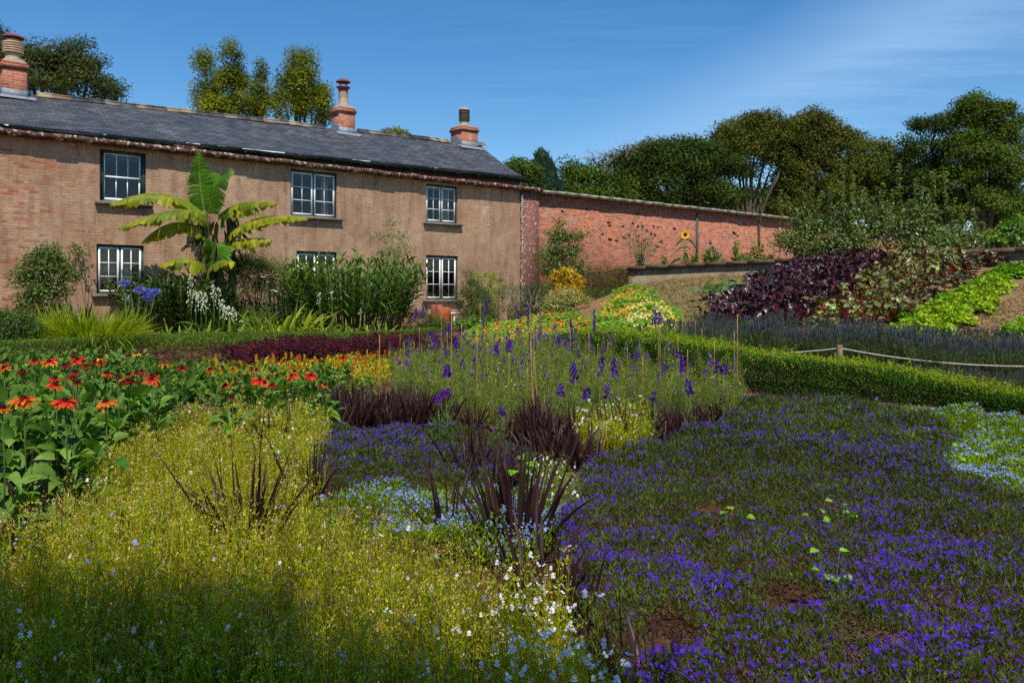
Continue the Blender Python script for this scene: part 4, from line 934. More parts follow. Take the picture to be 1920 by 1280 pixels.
# ---- banana
def banana():
    b = front(392, 1.4); Y = b[1]
    t = thing('banana_plant', 'banana plant with huge ragged yellow-green leaves in front of the house wall', 'banana plant', tuple(b))
    J = lambda px, py, dy=0: W3(px, py, Y + dy)
    s = G()
    for base, top, r in ((at(388, Y), J(383, 395), .17), (at(432, Y + .2), J(428, 398, .2), .13), (at(404, Y + .3), J(402, 440, .3), .16)):
        m = (base + top) / 2 + [rng.normal(0, .05), 0, 0]; s.tube([base, m, top], [r, r * .85, r * .5], 12, col=(1, 1, 1))
    make('stem', s, solid('banana_stem', (.13, .17, .03), .5, .4, var=.35, nscale=4, col2=(.06, .035, .015)), t, smooth=True)
    dry = G()                            # withered leaf skirts round the crown
    for i in range(60):
        c = J(rng.choice([385, 408, 430]) + rng.normal(0, 9), rng.uniform(395, 500), rng.normal(0, .12)); blades(dry, [c], [(rng.normal(0, .4), rng.normal(0, .4), -.6)], rng.uniform(.3, .8), rng.uniform(.05, .16), pal([(.05, .05, .015), (.04, .06, .012), (.10, .09, .02)], 1), n=4, droop=.5, prof=LF, jit=.08)
    make('withered_leaves', dry, M_leaf, t)
    def leaf(pts, W, cols, hang=.9, tears=.5, n=44, side=(0, -1, 0), updown=(1, 1), twist=0.0):
        """midrib through pts; each half is strips that tear apart and hang"""
        p = [np.array(q, float) for q in pts]; tt = np.linspace(0, 1, n + 1)[:, None]
        if len(p) == 3: C = (1 - tt) ** 2 * p[0] + 2 * (1 - tt) * tt * p[1] + tt ** 2 * p[2]
        else: C = (1 - tt) ** 3 * p[0] + 3 * (1 - tt) ** 2 * tt * p[1] + 3 * (1 - tt) * tt ** 2 * p[2] + tt ** 3 * p[3]
        g = G(); g.tube(C, np.linspace(.028, .006, n + 1), 5, col=(.30, .34, .06))
        T = unit(np.gradient(C, axis=0)); S0 = np.array(side, float)
        for sgn in (1, -1):
            S = unit(S0 * sgn - T * (T @ S0)[:, None] * sgn)
            wid = W * 1.18 * np.clip(np.sin(np.clip(np.linspace(.10, 1, n + 1), 0, 1) ** .75 * PI), .02, 1) ** .55
            ln = 1 + rng.normal(0, .09, n + 1); k = 4; off = 0.0; hg = hang + rng.normal(0, .12); i = 0
            while i < n:
                run = int(rng.integers(1, 5)) if rng.random() < tears else int(rng.integers(4, 9)); j = min(n, i + run)
                hh = np.clip(hang + rng.normal(0, .16), 0, 1.7); sk = rng.normal(0, .12); cut = rng.uniform(.75, 1.05) if rng.random() < .75 else rng.uniform(.45, .8)
                if hang < .5: cut = rng.uniform(.95, 1.0)
                V = []; cc = []
                c0 = pal(cols, 1, .12)[0]
                for m in range(i, j + 1):
                    pin = 1 - (.10 if hang > .5 else .02) * (m in (i, j)); 
                    for u in np.linspace(0, 1, k + 1):
                        a = hh * (.25 + .75 * u); w_ = wid[m] * u * cut * ln[m] * (pin if u > .6 else 1)
                        V.append(C[m] + S[m] * w_ * math.cos(a) + np.array([0, 0, -1]) * w_ * math.sin(a) + T[m] * w_ * (.28 + sk * u)
                                 + unit(np.cross(T[m], S[m])) * .014 * math.sin(m * 2.1) * u)
                        cc.append(c0 * (1 + .10 * math.sin(m * 2.1 + sgn)) * (1 if u < .82 else rng.uniform(.9, 1.5)) + (np.array([.10, .05, 0]) if u > .95 and rng.random() < .4 else 0))
                q = [(a_ * (k + 1) + u, a_ * (k + 1) + u + 1, (a_ + 1) * (k + 1) + u + 1, (a_ + 1) * (k + 1) + u) for a_ in range(j - i) for u in range(k)]
                g.add(V, q=q, col=np.clip(np.array(cc), .003, .95)[None]); i = j
        make('leaf', g, M_ban, t, smooth=True)
    yg = [(.22, .26, .01), (.32, .33, .015), (.14, .21, .012)]; yy_ = [(.45, .38, .03), (.32, .33, .015), (.22, .26, .012)]; gn = [(.065, .19, .008), (.10, .24, .01), (.05, .14, .008)]
    leaf([J(384, 400), J(372, 340, -.1), J(373, 286, -.15)], .33, gn, .25, .15, side=(1, -.15, 0))
    leaf([J(392, 400), J(400, 350, -.2), J(402, 345, -.3), J(437, 318, -.35)], .46, gn, .2, .12, side=(.75, -.55, .1))
    leaf([J(388, 396, .2), J(396, 350, .4), J(398, 330, .5)], .22, gn, .2, .5, side=(1, .3, 0))
    leaf([J(386, 405, -.1), J(320, 345, -.5), J(265, 360, -.8), J(207, 382, -1.0)], .40, yg, .95, .6)
    leaf([J(388, 408, -.2), J(345, 380, -.7), J(300, 395, -1.0), J(220, 428, -1.3)], .36, yg, 1.0, .7)
    leaf([J(380, 430, -.1), J(335, 405, -.5), J(300, 420, -.8), J(266, 454, -1.0)], .36, yg, 1.0, .5)
    leaf([J(384, 398, .3), J(350, 375, .8), J(330, 385, 1.0)], .3, yg, 1.0, .6)
    leaf([J(415, 402, .0), J(445, 375, -.3), J(480, 376, -.5), J(519, 381, -.7)], .30, yg, 1.0, .7)
    leaf([J(410, 405, .4), J(440, 390, .3), J(465, 392, .2), J(492, 398, .2)], .26, yg, 1.0, .7)
    leaf([J(432, 440, -.1), J(462, 405, -.4), J(520, 400, -.6), J(578, 409, -.7)], .32, yy_, 1.05, .8)
    leaf([J(436, 455, -.1), J(455, 447, -.3), J(480, 446, -.4), J(510, 449, -.5)], .32, yy_, 1.2, .4)
    leaf([J(384, 500, -.3), J(360, 478, -.6), J(335, 482, -.7), J(299, 498, -.9)], .34, yg, .95, .2)
    leaf([J(392, 505, -.3), J(405, 486, -.5), J(425, 486, -.6), J(441, 492, -.6)], .3, yg, .95, .3)
    leaf([J(396, 462, -.1), J(410, 440, -.3), J(412, 480, -.35), J(404, 505, -.3)], .38, gn, .3, .1, side=(1, -.1, 0))
    leaf([J(384, 440, .1), J(362, 448, .3), J(350, 458, .3), J(340, 468, .2)], .2, [(.06, .12, .015)], .5, .8)
    leaf([J(420, 425, .0), J(412, 400, -.1), J(424, 385, -.2), J(432, 402, -.2)], .22, gn, .9, .6)
    leaf([J(386, 420, -.2), J(376, 395, -.35), J(366, 388, -.4), J(362, 405, -.4)], .2, yy_, 1.1, .7)
M_ban = foliage('banana_leaf', .5, .42, .25, .25, 5, tint=(1.2, 1.35, .3))
banana()

# ---- sword-leaved and strappy clumps
def swordclump(name, label, cat, base, n, L, W, cols, el, spread, mat, droop=.25, prof=GR, fold=.25, group=None, nseg=5, jit=0.0, tip=None):
    t = thing(name, label, cat, tuple(base), group=group); g = G(); th = rng.uniform(0, 2 * PI, n); e = rng.uniform(el[0], el[1], n); rr = rng.uniform(0, 1, n) ** .6
    P = np.array(base) + np.stack([np.cos(th) * rr * spread[0], np.sin(th) * rr * spread[1], np.zeros(n)], 1)
    D = np.stack([np.cos(th) * np.cos(e), np.sin(th) * np.cos(e), np.sin(e)], 1)
    blades(g, P, D, rng.uniform(L[0], L[1], n), rng.uniform(W[0], W[1], n), pal(cols, n, .15), n=nseg, droop=rng.uniform(.2, 1, n) * droop, prof=prof, fold=fold, jit=jit, tip=tip)
    make('leaves', g, mat, t); return t
# big dark ginger-lily clump: canes carrying leaves in two ranks
def ginger(label, base, canes, H, spread, cols, cat='ginger lily', lean=.55):
    t = thing('ginger_lily', label, cat, tuple(base)); g = G(); s = G()
    for _ in range(canes):
        th = rng.uniform(0, 2 * PI); r = rng.uniform(0, 1) ** .5; p = np.array(base) + [math.cos(th) * r * spread[0], math.sin(th) * r * spread[1], 0]
        h = H * rng.uniform(.7, 1.0); e = p + np.array([math.cos(th) * lean * r * h * rng.uniform(.4, 1.1), math.sin(th) * lean * r * h * .6, h * (1 - .16 * r)]); m = (p + e) / 2 + [0, 0, .12]
        s.tube([p, m, e], [.014, .012, .006], 4); k = 12; z = np.linspace(.25, 1, k)[:, None]; C = (1 - z) ** 2 * p + 2 * (1 - z) * z * m + z ** 2 * e
        az = rng.uniform(0, 2 * PI); sd = np.array([[math.cos(az), math.sin(az), 0]]) * np.where(np.arange(k) % 2, 1, -1)[:, None]
        dd = unit(e - p); blades(g, C, sd * .75 + dd * 1.0, rng.uniform(.34, .55, k), rng.uniform(.05, .075, k), pal(cols, k, .15), n=4, droop=.35, prof=LF, fold=.2)
    make('canes', s, solid('green_cane', (.08, .12, .02), .6), t); make('leaves', g, M_gloss, t)
GL = [(.05, .12, .008), (.09, .17, .012), (.035, .085, .008), (.14, .23, .02)]
ginger('great dark green sword-leaved clump covering the middle ground-floor window', front(655, 1.9), 210, 2.45, (1.5, .7), GL)
ginger('dark leafy clump between the agapanthus and the banana stem', front(330, 1.1) , 120, 1.6, (1.1, .45), DG + [(.09, .15, .05)])
swordclump('flax_plant', 'blue-green upright sword leaves in front of the left ground-floor window', 'flax', front(262, .9), 34, (.9, 1.5), (.05, .075), [(.06, .11, .05), (.10, .16, .08)], (.75, 1.45), (.3, .2), M_gloss)
swordclump('flax_plant', 'dark blue-green sword leaves left of the ground-floor window beside the shrub', 'flax', front(155, 1.1), 22, (.8, 1.3), (.06, .08), [(.05, .09, .045), (.07, .12, .06)], (.8, 1.3), (.25, .2), M_gloss)
swordclump('flax_plant', 'sword leaves poking in at the left edge of the photo', 'flax', front(0, 1.4), 22, (.8, 1.2), (.05, .07), [(.05, .10, .05), (.07, .13, .05)], (.7, 1.3), (.2, .2), M_gloss)
swordclump('canna_leaves', 'dark blade leaves between the round shrub and the great sword-leaved clump', 'plant', front(545, 1.5), 70, (.9, 1.55), (.06, .09), [(.05, .09, .02), (.09, .14, .03), (.14, .17, .05)], (.9, 1.5), (.4, .25), M_gloss, prof=LF)
swordclump('plant_under_banana', 'dark strap leaves under the banana behind the white bell spikes', 'plant', front(425, 2.0), 170, (.8, 1.35), (.05, .09), [(.045, .10, .02), (.08, .15, .025), (.12, .2, .03)], (.5, 1.4), (.8, .3), M_gloss, prof=LF, droop=.6)
swordclump('crocosmia_clump', 'arching bright yellow-green grassy clump behind the low hedge', 'grassy plant', front(160, 3.75), 1900, (1.05, 1.5), (.022, .036), [(.28, .35, .01), (.42, .44, .02), (.17, .26, .01)], (.75, 1.5), (.95, .35), M_leaf, droop=.8, nseg=6)
def strappy(label, px, off, n, L=(.5, .8), sp=(.3, .2), c=None):
    return swordclump('strap_leaved_lily', label, 'lily clump', front(px, off), n, L, (.05, .08), c or [(.38, .40, .03), (.26, .32, .02), (.16, .25, .02)], (.85, 1.45), sp, M_leaf, droop=1.15, prof=LF, group='strap-leaved lilies behind the hedge', nseg=7)
strappy('largest clump of drooping yellow-green strap leaves, right of the white bells', 520, 3.2, 120, (1.15, 1.7), (.75, .3))
strappy('drooping strap leaves directly under the middle ground-floor window', 595, 3.1, 60, (.9, 1.3), (.45, .25), [(.22, .30, .02), (.14, .22, .02)])
for i, q in enumerate((262, 298, 340, 380, 430, 478, 560, 620, 655, 690, 725)):
    strappy(['small grassy yellow-green tuft behind the hedge, near the agapanthus', 'grassy yellow-green tuft at the foot of the white bell spikes', 'short strap-leaf tuft below the great sword-leaved clump'][0 if q < 330 else 1 if q < 500 else 2],
            q, 3.5, 44, (.55, .95), (.36, .2), [(.24, .32, .03), (.32, .36, .04), (.12, .2, .02)])
# ---- agapanthus
ag0 = front(248, 3.1)
swordclump('agapanthus_foliage', 'strap leaves of the blue agapanthus', 'agapanthus leaves', ag0, 70, (.5, .8), (.02, .035), [(.07, .14, .02), (.12, .2, .03)], (.5, 1.3), (.4, .25), M_leaf, droop=.8)
for i, (a, c, lab) in enumerate(((234, 532, 'blue agapanthus head, highest and leftmost of its group'), (262, 545, 'blue agapanthus head, second from the left'), (280, 548, 'darker blue agapanthus head behind its neighbours'), (291, 549, 'large blue agapanthus head at the right of the group'), (276, 560, 'small low blue agapanthus head'))):
    Y = ag0[1] + rng.normal(0, .1); e = W3(a, c, Y); b = np.array([ag0[0] + (e[0] - ag0[0]) * .5, Y, ag0[2]]); t = thing('agapanthus', lab, 'agapanthus', tuple(b), group='blue agapanthus by the left window')
    s = G(); s.tube([b, (b + e) / 2, e], [.008, .007, .006], 5); make('stem', s, solid('scape', (.12, .2, .03), .6), t)
    f = G(); n = 70; D = rvec(n); D[:, 2] = D[:, 2] * .6 + .15; P = e + D * .09; s_ = .85 if i == 4 else 1
    blades(f, np.repeat(e[None], n, 0), D, .09 * s_, .004, (.1, .16, .05), n=1, droop=0)
    for k in range(4): leaves(f, P, D + rvec(n) * .55, .055, .02, pal([(.20, .22, .72), (.30, .32, .85), (.14, .14, .55)], n, .1))
    make('flower_head', f, M_petal, t)
# ---- white summer hyacinth spikes
GS = 'white bell-flowered spikes in front of the house'
def galt(label, a, top, low, off=3.0, n=28, lean=0):
    b = front(a - lean, off); e = W3(a, top, b[1]); t = thing('white_bell_spike', label, 'bell flower', tuple(b), group=GS); s = G(); s.tube([b, (b + e) / 2 + [.02, 0, 0], e], [.01, .008, .004], 4); make('stem', s, solid('scape_green', (.14, .22, .05), .6) if 'M_scape' not in globals() else M_scape, t)
    f = G(); zl = W3(a, low, b[1])[2]; z = rng.uniform(0, 1, n) ** .8; C = np.stack([e[0] + (b[0] - e[0]) * 0 + np.zeros(n), np.full(n, b[1]), zl + (e[2] - zl) * z], 1); th = rng.uniform(0, 2 * PI, n); r = .02 + .075 * (1 - z) ** .6
    P = C + np.stack([np.cos(th) * r, np.sin(th) * r, np.zeros(n)], 1)
    for k in range(4):
        a2 = th + k * 1.57; leaves(f, P, np.stack([np.cos(a2) * .35, np.sin(a2) * .35, -np.ones(n)], 1), .05, .022, pal([(.80, .80, .66), (.70, .74, .5)], n, .05))
    blades(f, C, P - C + [0, 0, .02], .06, .004, (.2, .3, .06), n=1, droop=0); make('bells', f, M_petal, t)
M_scape = solid('scape_green', (.14, .22, .05), .6)
for a, tp, lo, lab, n in ((357, 512, 572, 'tallest white bell spike, leftmost of the main cluster', 30), (366, 540, 580, 'white bell spike just right of the tallest', 28), (376, 545, 582, 'dense white bell spike in the middle of the main cluster', 34), (385, 548, 585, 'white bell spike under the banana stem', 26),
        (400, 532, 575, 'white bell spike with a bare tip, right part of the cluster', 26), (410, 538, 582, 'white bell spike second from the right of the cluster', 28), (418, 560, 598, 'broad white bell spike low in the cluster', 36), (428, 572, 600, 'broadest low white bell spike in the cluster', 40), (438, 575, 602, 'white bell spike at the right end of the cluster', 30),
        (236, 546, 566, 'small white bell spike below the leftmost agapanthus', 10), (453, 598, 622, 'short white bell spike just above the hedge', 18), (472, 612, 624, 'very short white bell spike touching the hedge', 12),
        (599, 548, 568, 'white bell spike against the great sword-leaved clump, left side', 12), (622, 545, 560, 'white bell spike against the great sword-leaved clump, upper middle', 9), (675, 578, 592, 'white bell spike low in the great sword-leaved clump', 9), (681, 570, 586, 'pale bell spike beside its low neighbour', 8),
        (727, 562, 580, 'white bell spike at the right side of the great clump', 14), (731, 586, 600, 'low white bell spike near the bird feeder pole', 14), (754, 590, 606, 'leaning white bell spike at the foot of the bird feeder pole', 18), (698, 600, 618, 'white bell spike just over the hedge, right part', 12)):
    galt(lab, a, tp, lo, 3.0 if a < 560 else 2.9, n)
# white lily stars
for a, c, lab in ((500, 516, 'white lily flower open flat above the round shrub'), (493, 520, 'white lily bud beside the flat open lily'), (510, 545, 'white star lily over the yellow strap leaves'), (519, 547, 'white star lily beside its twin over the strap leaves'), (502, 529, 'round white bud on a dark stem')):
    b = front(a, 2.6); e = W3(a, c, b[1]); t = thing('white_lily', lab, 'lily', tuple(b), group='white lilies before the round shrub'); s = G(); s.tube([b, e], [.004, .003], 4); make('stem', s, M_stalk, t)
    f = G(); n = 6; th = np.arange(n) * PI / 3; blades(f, np.repeat(e[None], n, 0), np.stack([np.cos(th), np.sin(th) - .5, np.full(n, .5)], 1), .10 if 'star' in lab or 'flat' in lab else .04, .03, (.85, .85, .8), n=3, droop=.3, prof=LF); make('petals', f, M_petal, t)
# ---- shrubs
def bush(label, px, off, L, cols, nc, per, spr, ll, name='shrub', mat=None, dy=0, group=None, **k):
    b = front(px, off); Y = b[1] + dy
    lw = max(e[1] + e[3] for e in L); gy = HOR + (EYE - b[2]) / Y * F
    if gy - lw > 4:                      # leaves carry on down to the ground
        x0 = min(e[0] - e[2] for e in L); x1 = max(e[0] + e[2] for e in L)
        L = L + [(x0 + (x1 - x0) * q, (lw + gy) / 2 - 4, (x1 - x0) * .3, (gy - lw) * .5 + 14) for q in (.33, .66)]
        nc = int(nc * 1.3)
    return shrub(label, 'shrub', name, tuple(b), px_lobes(Y, L), cols, nc, per, spr, ll, mat=mat, group=group, **k)
OV = [(.11, .16, .03), (.17, .22, .05), (.07, .115, .025)]
bush('tall grey-green shrub against the wall left of the ground-floor window', 85, 1.6, [(90, 480, 30, 22), (70, 500, 34, 26), (105, 505, 40, 28), (50, 525, 32, 22), (85, 545, 46, 26), (125, 520, 24, 20), (60, 565, 36, 20)], OV, 620, 14, .10, .085, ratio=.34, flat=1, shell=(.35, 1.0))
shrub('sparse shoots growing up the wall beside the left ground-floor window', 'climber', 'climbing_shoots', tuple(front(160, .25)), px_lobes(front(160, .25)[1], [(158, 478, 14, 8), (162, 505, 8, 6), (140, 465, 12, 5)]), OV, 26, 7, .06, .085, ratio=.4, stems=4, r=.008)
bush('rounded olive-green shrub right of the banana', 480, 1.5, [(470, 500, 44, 30), (500, 515, 30, 34), (450, 520, 34, 40), (490, 545, 40, 26), (430, 480, 20, 20)], [(.12, .16, .035), (.18, .22, .055), (.075, .11, .03)], 620, 14, .10, .075, ratio=.3, flat=1, shell=(.35, 1.0))
bush('wispy pale shrub rising against the wall between the two right windows', 735, 1.4, [(735, 425, 14, 14), (722, 448, 26, 14), (755, 455, 24, 16), (730, 475, 36, 16), (765, 470, 14, 10), (745, 440, 16, 10)], [(.17, .24, .05), (.22, .29, .07), (.12, .17, .04)], 190, 11, .11, .085, ratio=.3, flat=1, shell=(.1, 1.0), stems=16, r=.014)
bush('wide low green bush right of the great clump, under the bird feeder', 790, 2.3, [(790, 605, 36, 22), (820, 615, 34, 18), (765, 590, 18, 14), (800, 625, 50, 14), (850, 612, 20, 12)], DG + [(.13, .19, .03)], 420, 13, .09, .055, group=None)
bush('feathery dark green bush with arching sprays right of the ground-floor windows', 885, 1.9, [(885, 545, 20, 24), (870, 565, 20, 30), (900, 570, 28, 30), (878, 520, 8, 14), (890, 600, 36, 24), (915, 600, 20, 20)], [(.085, .13, .025), (.12, .17, .03), (.06, .095, .02)], 520, 14, .09, .10, ratio=.16, flat=1)
bush('yellow-green flowering bush behind the tallest purple larkspur', 912, 1.4, [(905, 525, 24, 18), (925, 520, 18, 12), (930, 540, 20, 16), (915, 548, 26, 14)], [(.34, .40, .03), (.24, .32, .03), (.16, .22, .03)], 230, 13, .08, .06, ratio=.5)
bush('tangled grey-green bush with bare arching stems before the pier', 975, 2.4, [(960, 560, 34, 26), (990, 565, 34, 28), (1020, 575, 26, 26), (945, 590, 40, 18), (1005, 545, 22, 16), (1000, 595, 50, 14)], [(.095, .13, .04), (.15, .18, .07), (.07, .10, .025)], 640, 14, .11, .085, ratio=.15, flat=1)
tw = G()
b = front(985, 2.7)
for _ in range(26):
    a = rng.uniform(945, 1040); p = W3(a, 600, b[1] - .2); e = W3(a + rng.normal(0, 26), rng.uniform(540, 580), b[1] - .45); tw.tube([p, (p + e) / 2 + rng.normal(0, .18, 3), e], [.016, .012, .005], 4)
tag(make('bare_arching_stems', tw, M_twig, loc=tuple(b)), 'bare grey-brown arching stems tangled through the bush before the pier', 'branches')
bush('loose tall green shrub in front of the pier and orange brick wall', 1045, 1.5, [(1048, 420, 14, 16), (1042, 450, 30, 22), (1070, 445, 28, 14), (1040, 480, 40, 26), (1075, 475, 26, 24), (1020, 500, 26, 30), (1055, 510, 44, 24), (1095, 440, 12, 8), (1085, 500, 22, 20)], [(.10, .17, .03), (.15, .23, .045), (.07, .12, .025)], 520, 12, .12, .10, ratio=.4, flat=1, shell=(.15, 1.0), stems=16, mat=None)
bush('golden-orange leaved shrub at the foot of the brick wall', 1062, 2.6, [(1058, 520, 26, 18), (1075, 530, 20, 16), (1045, 528, 14, 14)], [(.62, .36, .015), (.50, .26, .012), (.42, .38, .02)], 330, 13, .09, .07, ratio=.6)
bush('russet-green feathery shrub between the golden shrub and the retaining wall', 1130, 2.4, [(1110, 525, 30, 26), (1145, 520, 34, 26), (1175, 525, 24, 18), (1130, 545, 44, 22), (1090, 530, 16, 20)], [(.17, .10, .03), (.12, .15, .03), (.20, .08, .03), (.09, .13, .025)], 640, 14, .11, .075, ratio=.2, flat=1)
bush('cream and orange small-flowered bush below the golden shrub', 1055, 3.9, [(1060, 560, 30, 18), (1040, 572, 28, 14), (1085, 565, 22, 12), (1050, 585, 34, 12)], [(.42, .30, .05), (.24, .28, .04), (.62, .56, .32), (.16, .20, .03)], 420, 12, .09, .055, ratio=.6)
bush('dark low evergreen under the russet shrub', 1120, 3.0, [(1115, 555, 34, 14), (1140, 552, 26, 12)], [(.06, .10, .015), (.10, .15, .02)], 160, 14, .08, .06, ratio=.3)
bush('dense rounded dark green bush at the left edge above the hedge', 20, 3.9, [(15, 600, 36, 22), (45, 605, 26, 20), (60, 620, 22, 16), (-15, 610, 40, 26)], [(.06, .11, .018), (.10, .165, .025)], 460, 14, .08, .05)
bush('small rosette-leaved plant at the foot of the feathery bush', 880, 3.2, [(885, 612, 34, 12), (905, 605, 20, 12)], [(.10, .2, .02), (.15, .27, .03)], 90, 12, .08, .10, ratio=.4)
ap = G()
# ---- bird feeder
b = front(757, 1.55); Yb = b[1]; t = thing('bird_feeder', 'tall thin pole with a grey wire bird-feeder cage and a pointed top', 'bird feeder', tuple(b)); s = G(); s.tube([b, W3(757, 530, Yb)], [.014, .012], 6); make('pole', s, M_gutter, t)
c = W3(757, 560, Yb); c[2] = zpx(541, Yb); M_wire = solid('feeder_wire', (.10, .10, .10), .5, .5, metal=.3); q = G(); Hh = zpx(510, Yb) - c[2]
q.lathe(c, [(.0, 0), (.15, 0), (.15, .03)], 14); q.lathe(c + [0, 0, Hh], [(.13, 0), (.05, .10), (.07, .12), (.02, .28), (0, .42)], 12)
for k in range(18): a = k * 2 * PI / 18; q.tube([c + [.15 * math.cos(a), .15 * math.sin(a), 0], c + [.15 * math.cos(a), .15 * math.sin(a), Hh * .75], c + [.12 * math.cos(a), .12 * math.sin(a), Hh]], .004, 3, cap=False)
for z in (.1, .2, .3, .4): q.lathe(c + [0, 0, z], [(.148, 0), (.154, .004), (.148, .008)], 14)
make('cage', q, M_wire, t); q = G(); q.lathe(c + [0, 0, .02], [(.05, 0), (.055, .3), (.03, .34)], 10); make('feed_tube', q, solid('clear_plastic', (.35, .35, .33), .2, .6), t)
# ---- clay pots by the window
M_terra = solid('terracotta', (.38, .10, .038), .85, .2, var=.2, nscale=9, bump=.2)
def pot(label, px, top, off, r, h):
    b = front(px, off); zt = zpx(top, b[1]); g = G(); g.lathe((b[0], b[1], zt - h), [(.0, h), (r * .82, h), (r, h * .96), (r * 1.02, h * .6), (r * .86, 0)], 20)
    tag(make('clay_forcing_pot', g, M_terra, loc=(b[0], b[1], zt - h), smooth=True), label, 'clay pot', 'clay pots below the window')
pot('taller round-shouldered terracotta pot nearer the viewer below the window', 832, 576, .8, .24, .62); pot('terracotta pot partly hidden behind the round-shouldered one', 819, 571, .5, .2, .62)
g = G(); a0, a1_ = tx(812, -.3), tx(862, -.3)
p = [HW(a0, -.32, zz(830, 586)), HW(a1_, -.32, zz(830, 586)), HW(a1_, -.02, zz(830, 586)), HW(a0, -.02, zz(830, 586))]; lo = [q - np.array([0, 0, .07]) for q in p]
g.add(np.vstack([p, lo]), q=[(0, 1, 2, 3), (4, 7, 6, 5), (0, 4, 5, 1), (1, 5, 6, 2), (2, 6, 7, 3), (3, 7, 4, 0)])
for x in (a0 + .15, a1_ - .25):
    v = [HW(x, -.3, 0), HW(x + .08, -.3, 0), HW(x + .08, -.04, 0), HW(x, -.04, 0)]; zt = zz(830, 586) - .071
    g.add([(*q[:2], .5) for q in v] + [(*q[:2], zt) for q in v], q=[(0, 1, 5, 4), (1, 2, 6, 5), (2, 3, 7, 6), (3, 0, 4, 7)])
tag(make('white_bench', g, M_white, loc=tuple(HW((a0 + a1_) / 2, -.2, .7))), 'plain white bench top under the window behind the clay pots', 'bench')
# little plants on the inside sill
w6 = wins[5]
for i, (fx_, r, c, lab) in enumerate(((.22, .06, (.7, .68, .62), 'white pot with a leafy houseplant on the inner sill, left pane'), (.36, .06, (.7, .68, .62), 'second white potted houseplant on the inner sill'), (.80, .05, (.62, .6, .6), 'small potted plant on the inner sill behind the right casement'))):
    p = HW(w6[0] + (w6[1] - w6[0]) * fx_, .24, w6[2] + .02); t = thing('potted_houseplant', lab, 'houseplant', tuple(p)); g = G(); g.lathe(p, [(0, 0), (r * .8, 0), (r, .13), (r * .85, .13), (0, .11)], 12); make('pot', g, M_white, t, smooth=True)
    g = G(); blade_rosette(g, p + [0, 0, .12], 26, (.12, .28), (.04, .07), [(.12, .24, .03), (.2, .34, .05)], (.4, 1.5), .5); make('leaves', g, M_leaf, t)

# ---- clipped low hedge along the border
def hedge(label, line, width, h, dens, ll, cols, z_jit=.03, name='box_hedge', mat=None, ragged=.05):
    """line: world xy points of the centre line"""
    pts = np.array(line, float); seg = np.linalg.norm(np.diff(pts, axis=0), axis=1); cum = np.concatenate([[0], np.cumsum(seg)]); Ln = cum[-1]
    hh = h if callable(h) else (lambda s: h)
    N = int(dens * Ln * (width + 2 * (hh(0) + hh(Ln)) / 2)); s = rng.uniform(0, Ln, N)
    C = np.stack([np.interp(s, cum, pts[:, 0]), np.interp(s, cum, pts[:, 1])], 1); dx = unit(np.stack([np.interp(s + .05, cum, pts[:, 0]) - np.interp(s - .05, cum, pts[:, 0]), np.interp(s + .05, cum, pts[:, 1]) - np.interp(s - .05, cum, pts[:, 1])], 1))
    nr_ = np.stack([-dx[:, 1], dx[:, 0]], 1); hm = hh(Ln * .5); tt = rng.uniform(0, 2 * hm + width, N)
    ea = np.where(tt < hm, -1.0, np.where(tt < hm + width, (tt - hm) / width * 2 - 1, 1.0)); eb = np.where(tt < hm, tt / hm * 2 - 1, np.where(tt < hm + width, 1.0, 1 - (tt - hm - width) / hm * 2))
    nn_ = np.maximum(1, (np.abs(ea) ** 5 + np.where(eb > 0, eb, 0) ** 5) ** .2); ex = ea / nn_; ez = eb / nn_; th = tt * 3
    r = np.where(rng.random(N) < .68, rng.uniform(.9, 1.06, N), rng.uniform(.45, .95, N)) + ragged * vnoise(s * 3, th * 2, 2.2, 5)
    H = np.array([hh(q) for q in s]); zc = H * .5
    off = ex * width / 2 * r; z = zc + ez * np.where(ez > 0, H - zc, zc) * r
    P = np.stack([C[:, 0] + nr_[:, 0] * off, C[:, 1] + nr_[:, 1] * off, gz(C[:, 0], C[:, 1]) + z], 1)
    O = unit(np.stack([nr_[:, 0] * ex, nr_[:, 1] * ex, ez], 1)); cc = pal(cols, N, .2) * (1 + .25 * vnoise(s, th, 4.0, 8))[:, None]
    g = G(); leaves(g, P, unit(O * .7 + rvec(N) + [0, 0, .3]), ll * rng.uniform(.7, 1.3, N), ll * .55, np.clip(cc, .004, .9), Nn=unit(O + rvec(N) * .8))
    mid = pts[len(pts) // 2]; base = (mid[0], mid[1], gzf(*mid)); t = thing(name, label, 'hedge', base)
    make('foliage', g, mat or M_shrub, t)
    tw = G(); n = int(Ln * 22); s = rng.uniform(0, Ln, n)
    for q in s:
        x, y = np.interp(q, cum, pts[:, 0]), np.interp(q, cum, pts[:, 1]); z = gzf(x, y); tw.tube([(x, y, z - .02), (x + rng.normal(0, .05), y + rng.normal(0, .05), z + hh(q) * .45), (x + rng.normal(0, .14), y + rng.normal(0, .14), z + hh(q) * .9)], [.007, .005, .002], 3)
    make('twigs', tw, M_bark, t); return t
HL = [front(a, 4.55)[:2] for a in np.linspace(-60, 815, 16)]
hedge('long low clipped green hedge along the front of the house border', HL, .62, .40, 2900, .032, [(.10, .17, .018), (.16, .24, .028), (.07, .13, .015)])
# ================================================================== vegetable slope on the right
def lerp_px(a, b, n): return [(a[0] + (b[0] - a[0]) * i / (n - 1), a[1] + (b[1] - a[1]) * i / (n - 1)) for i in range(n)]
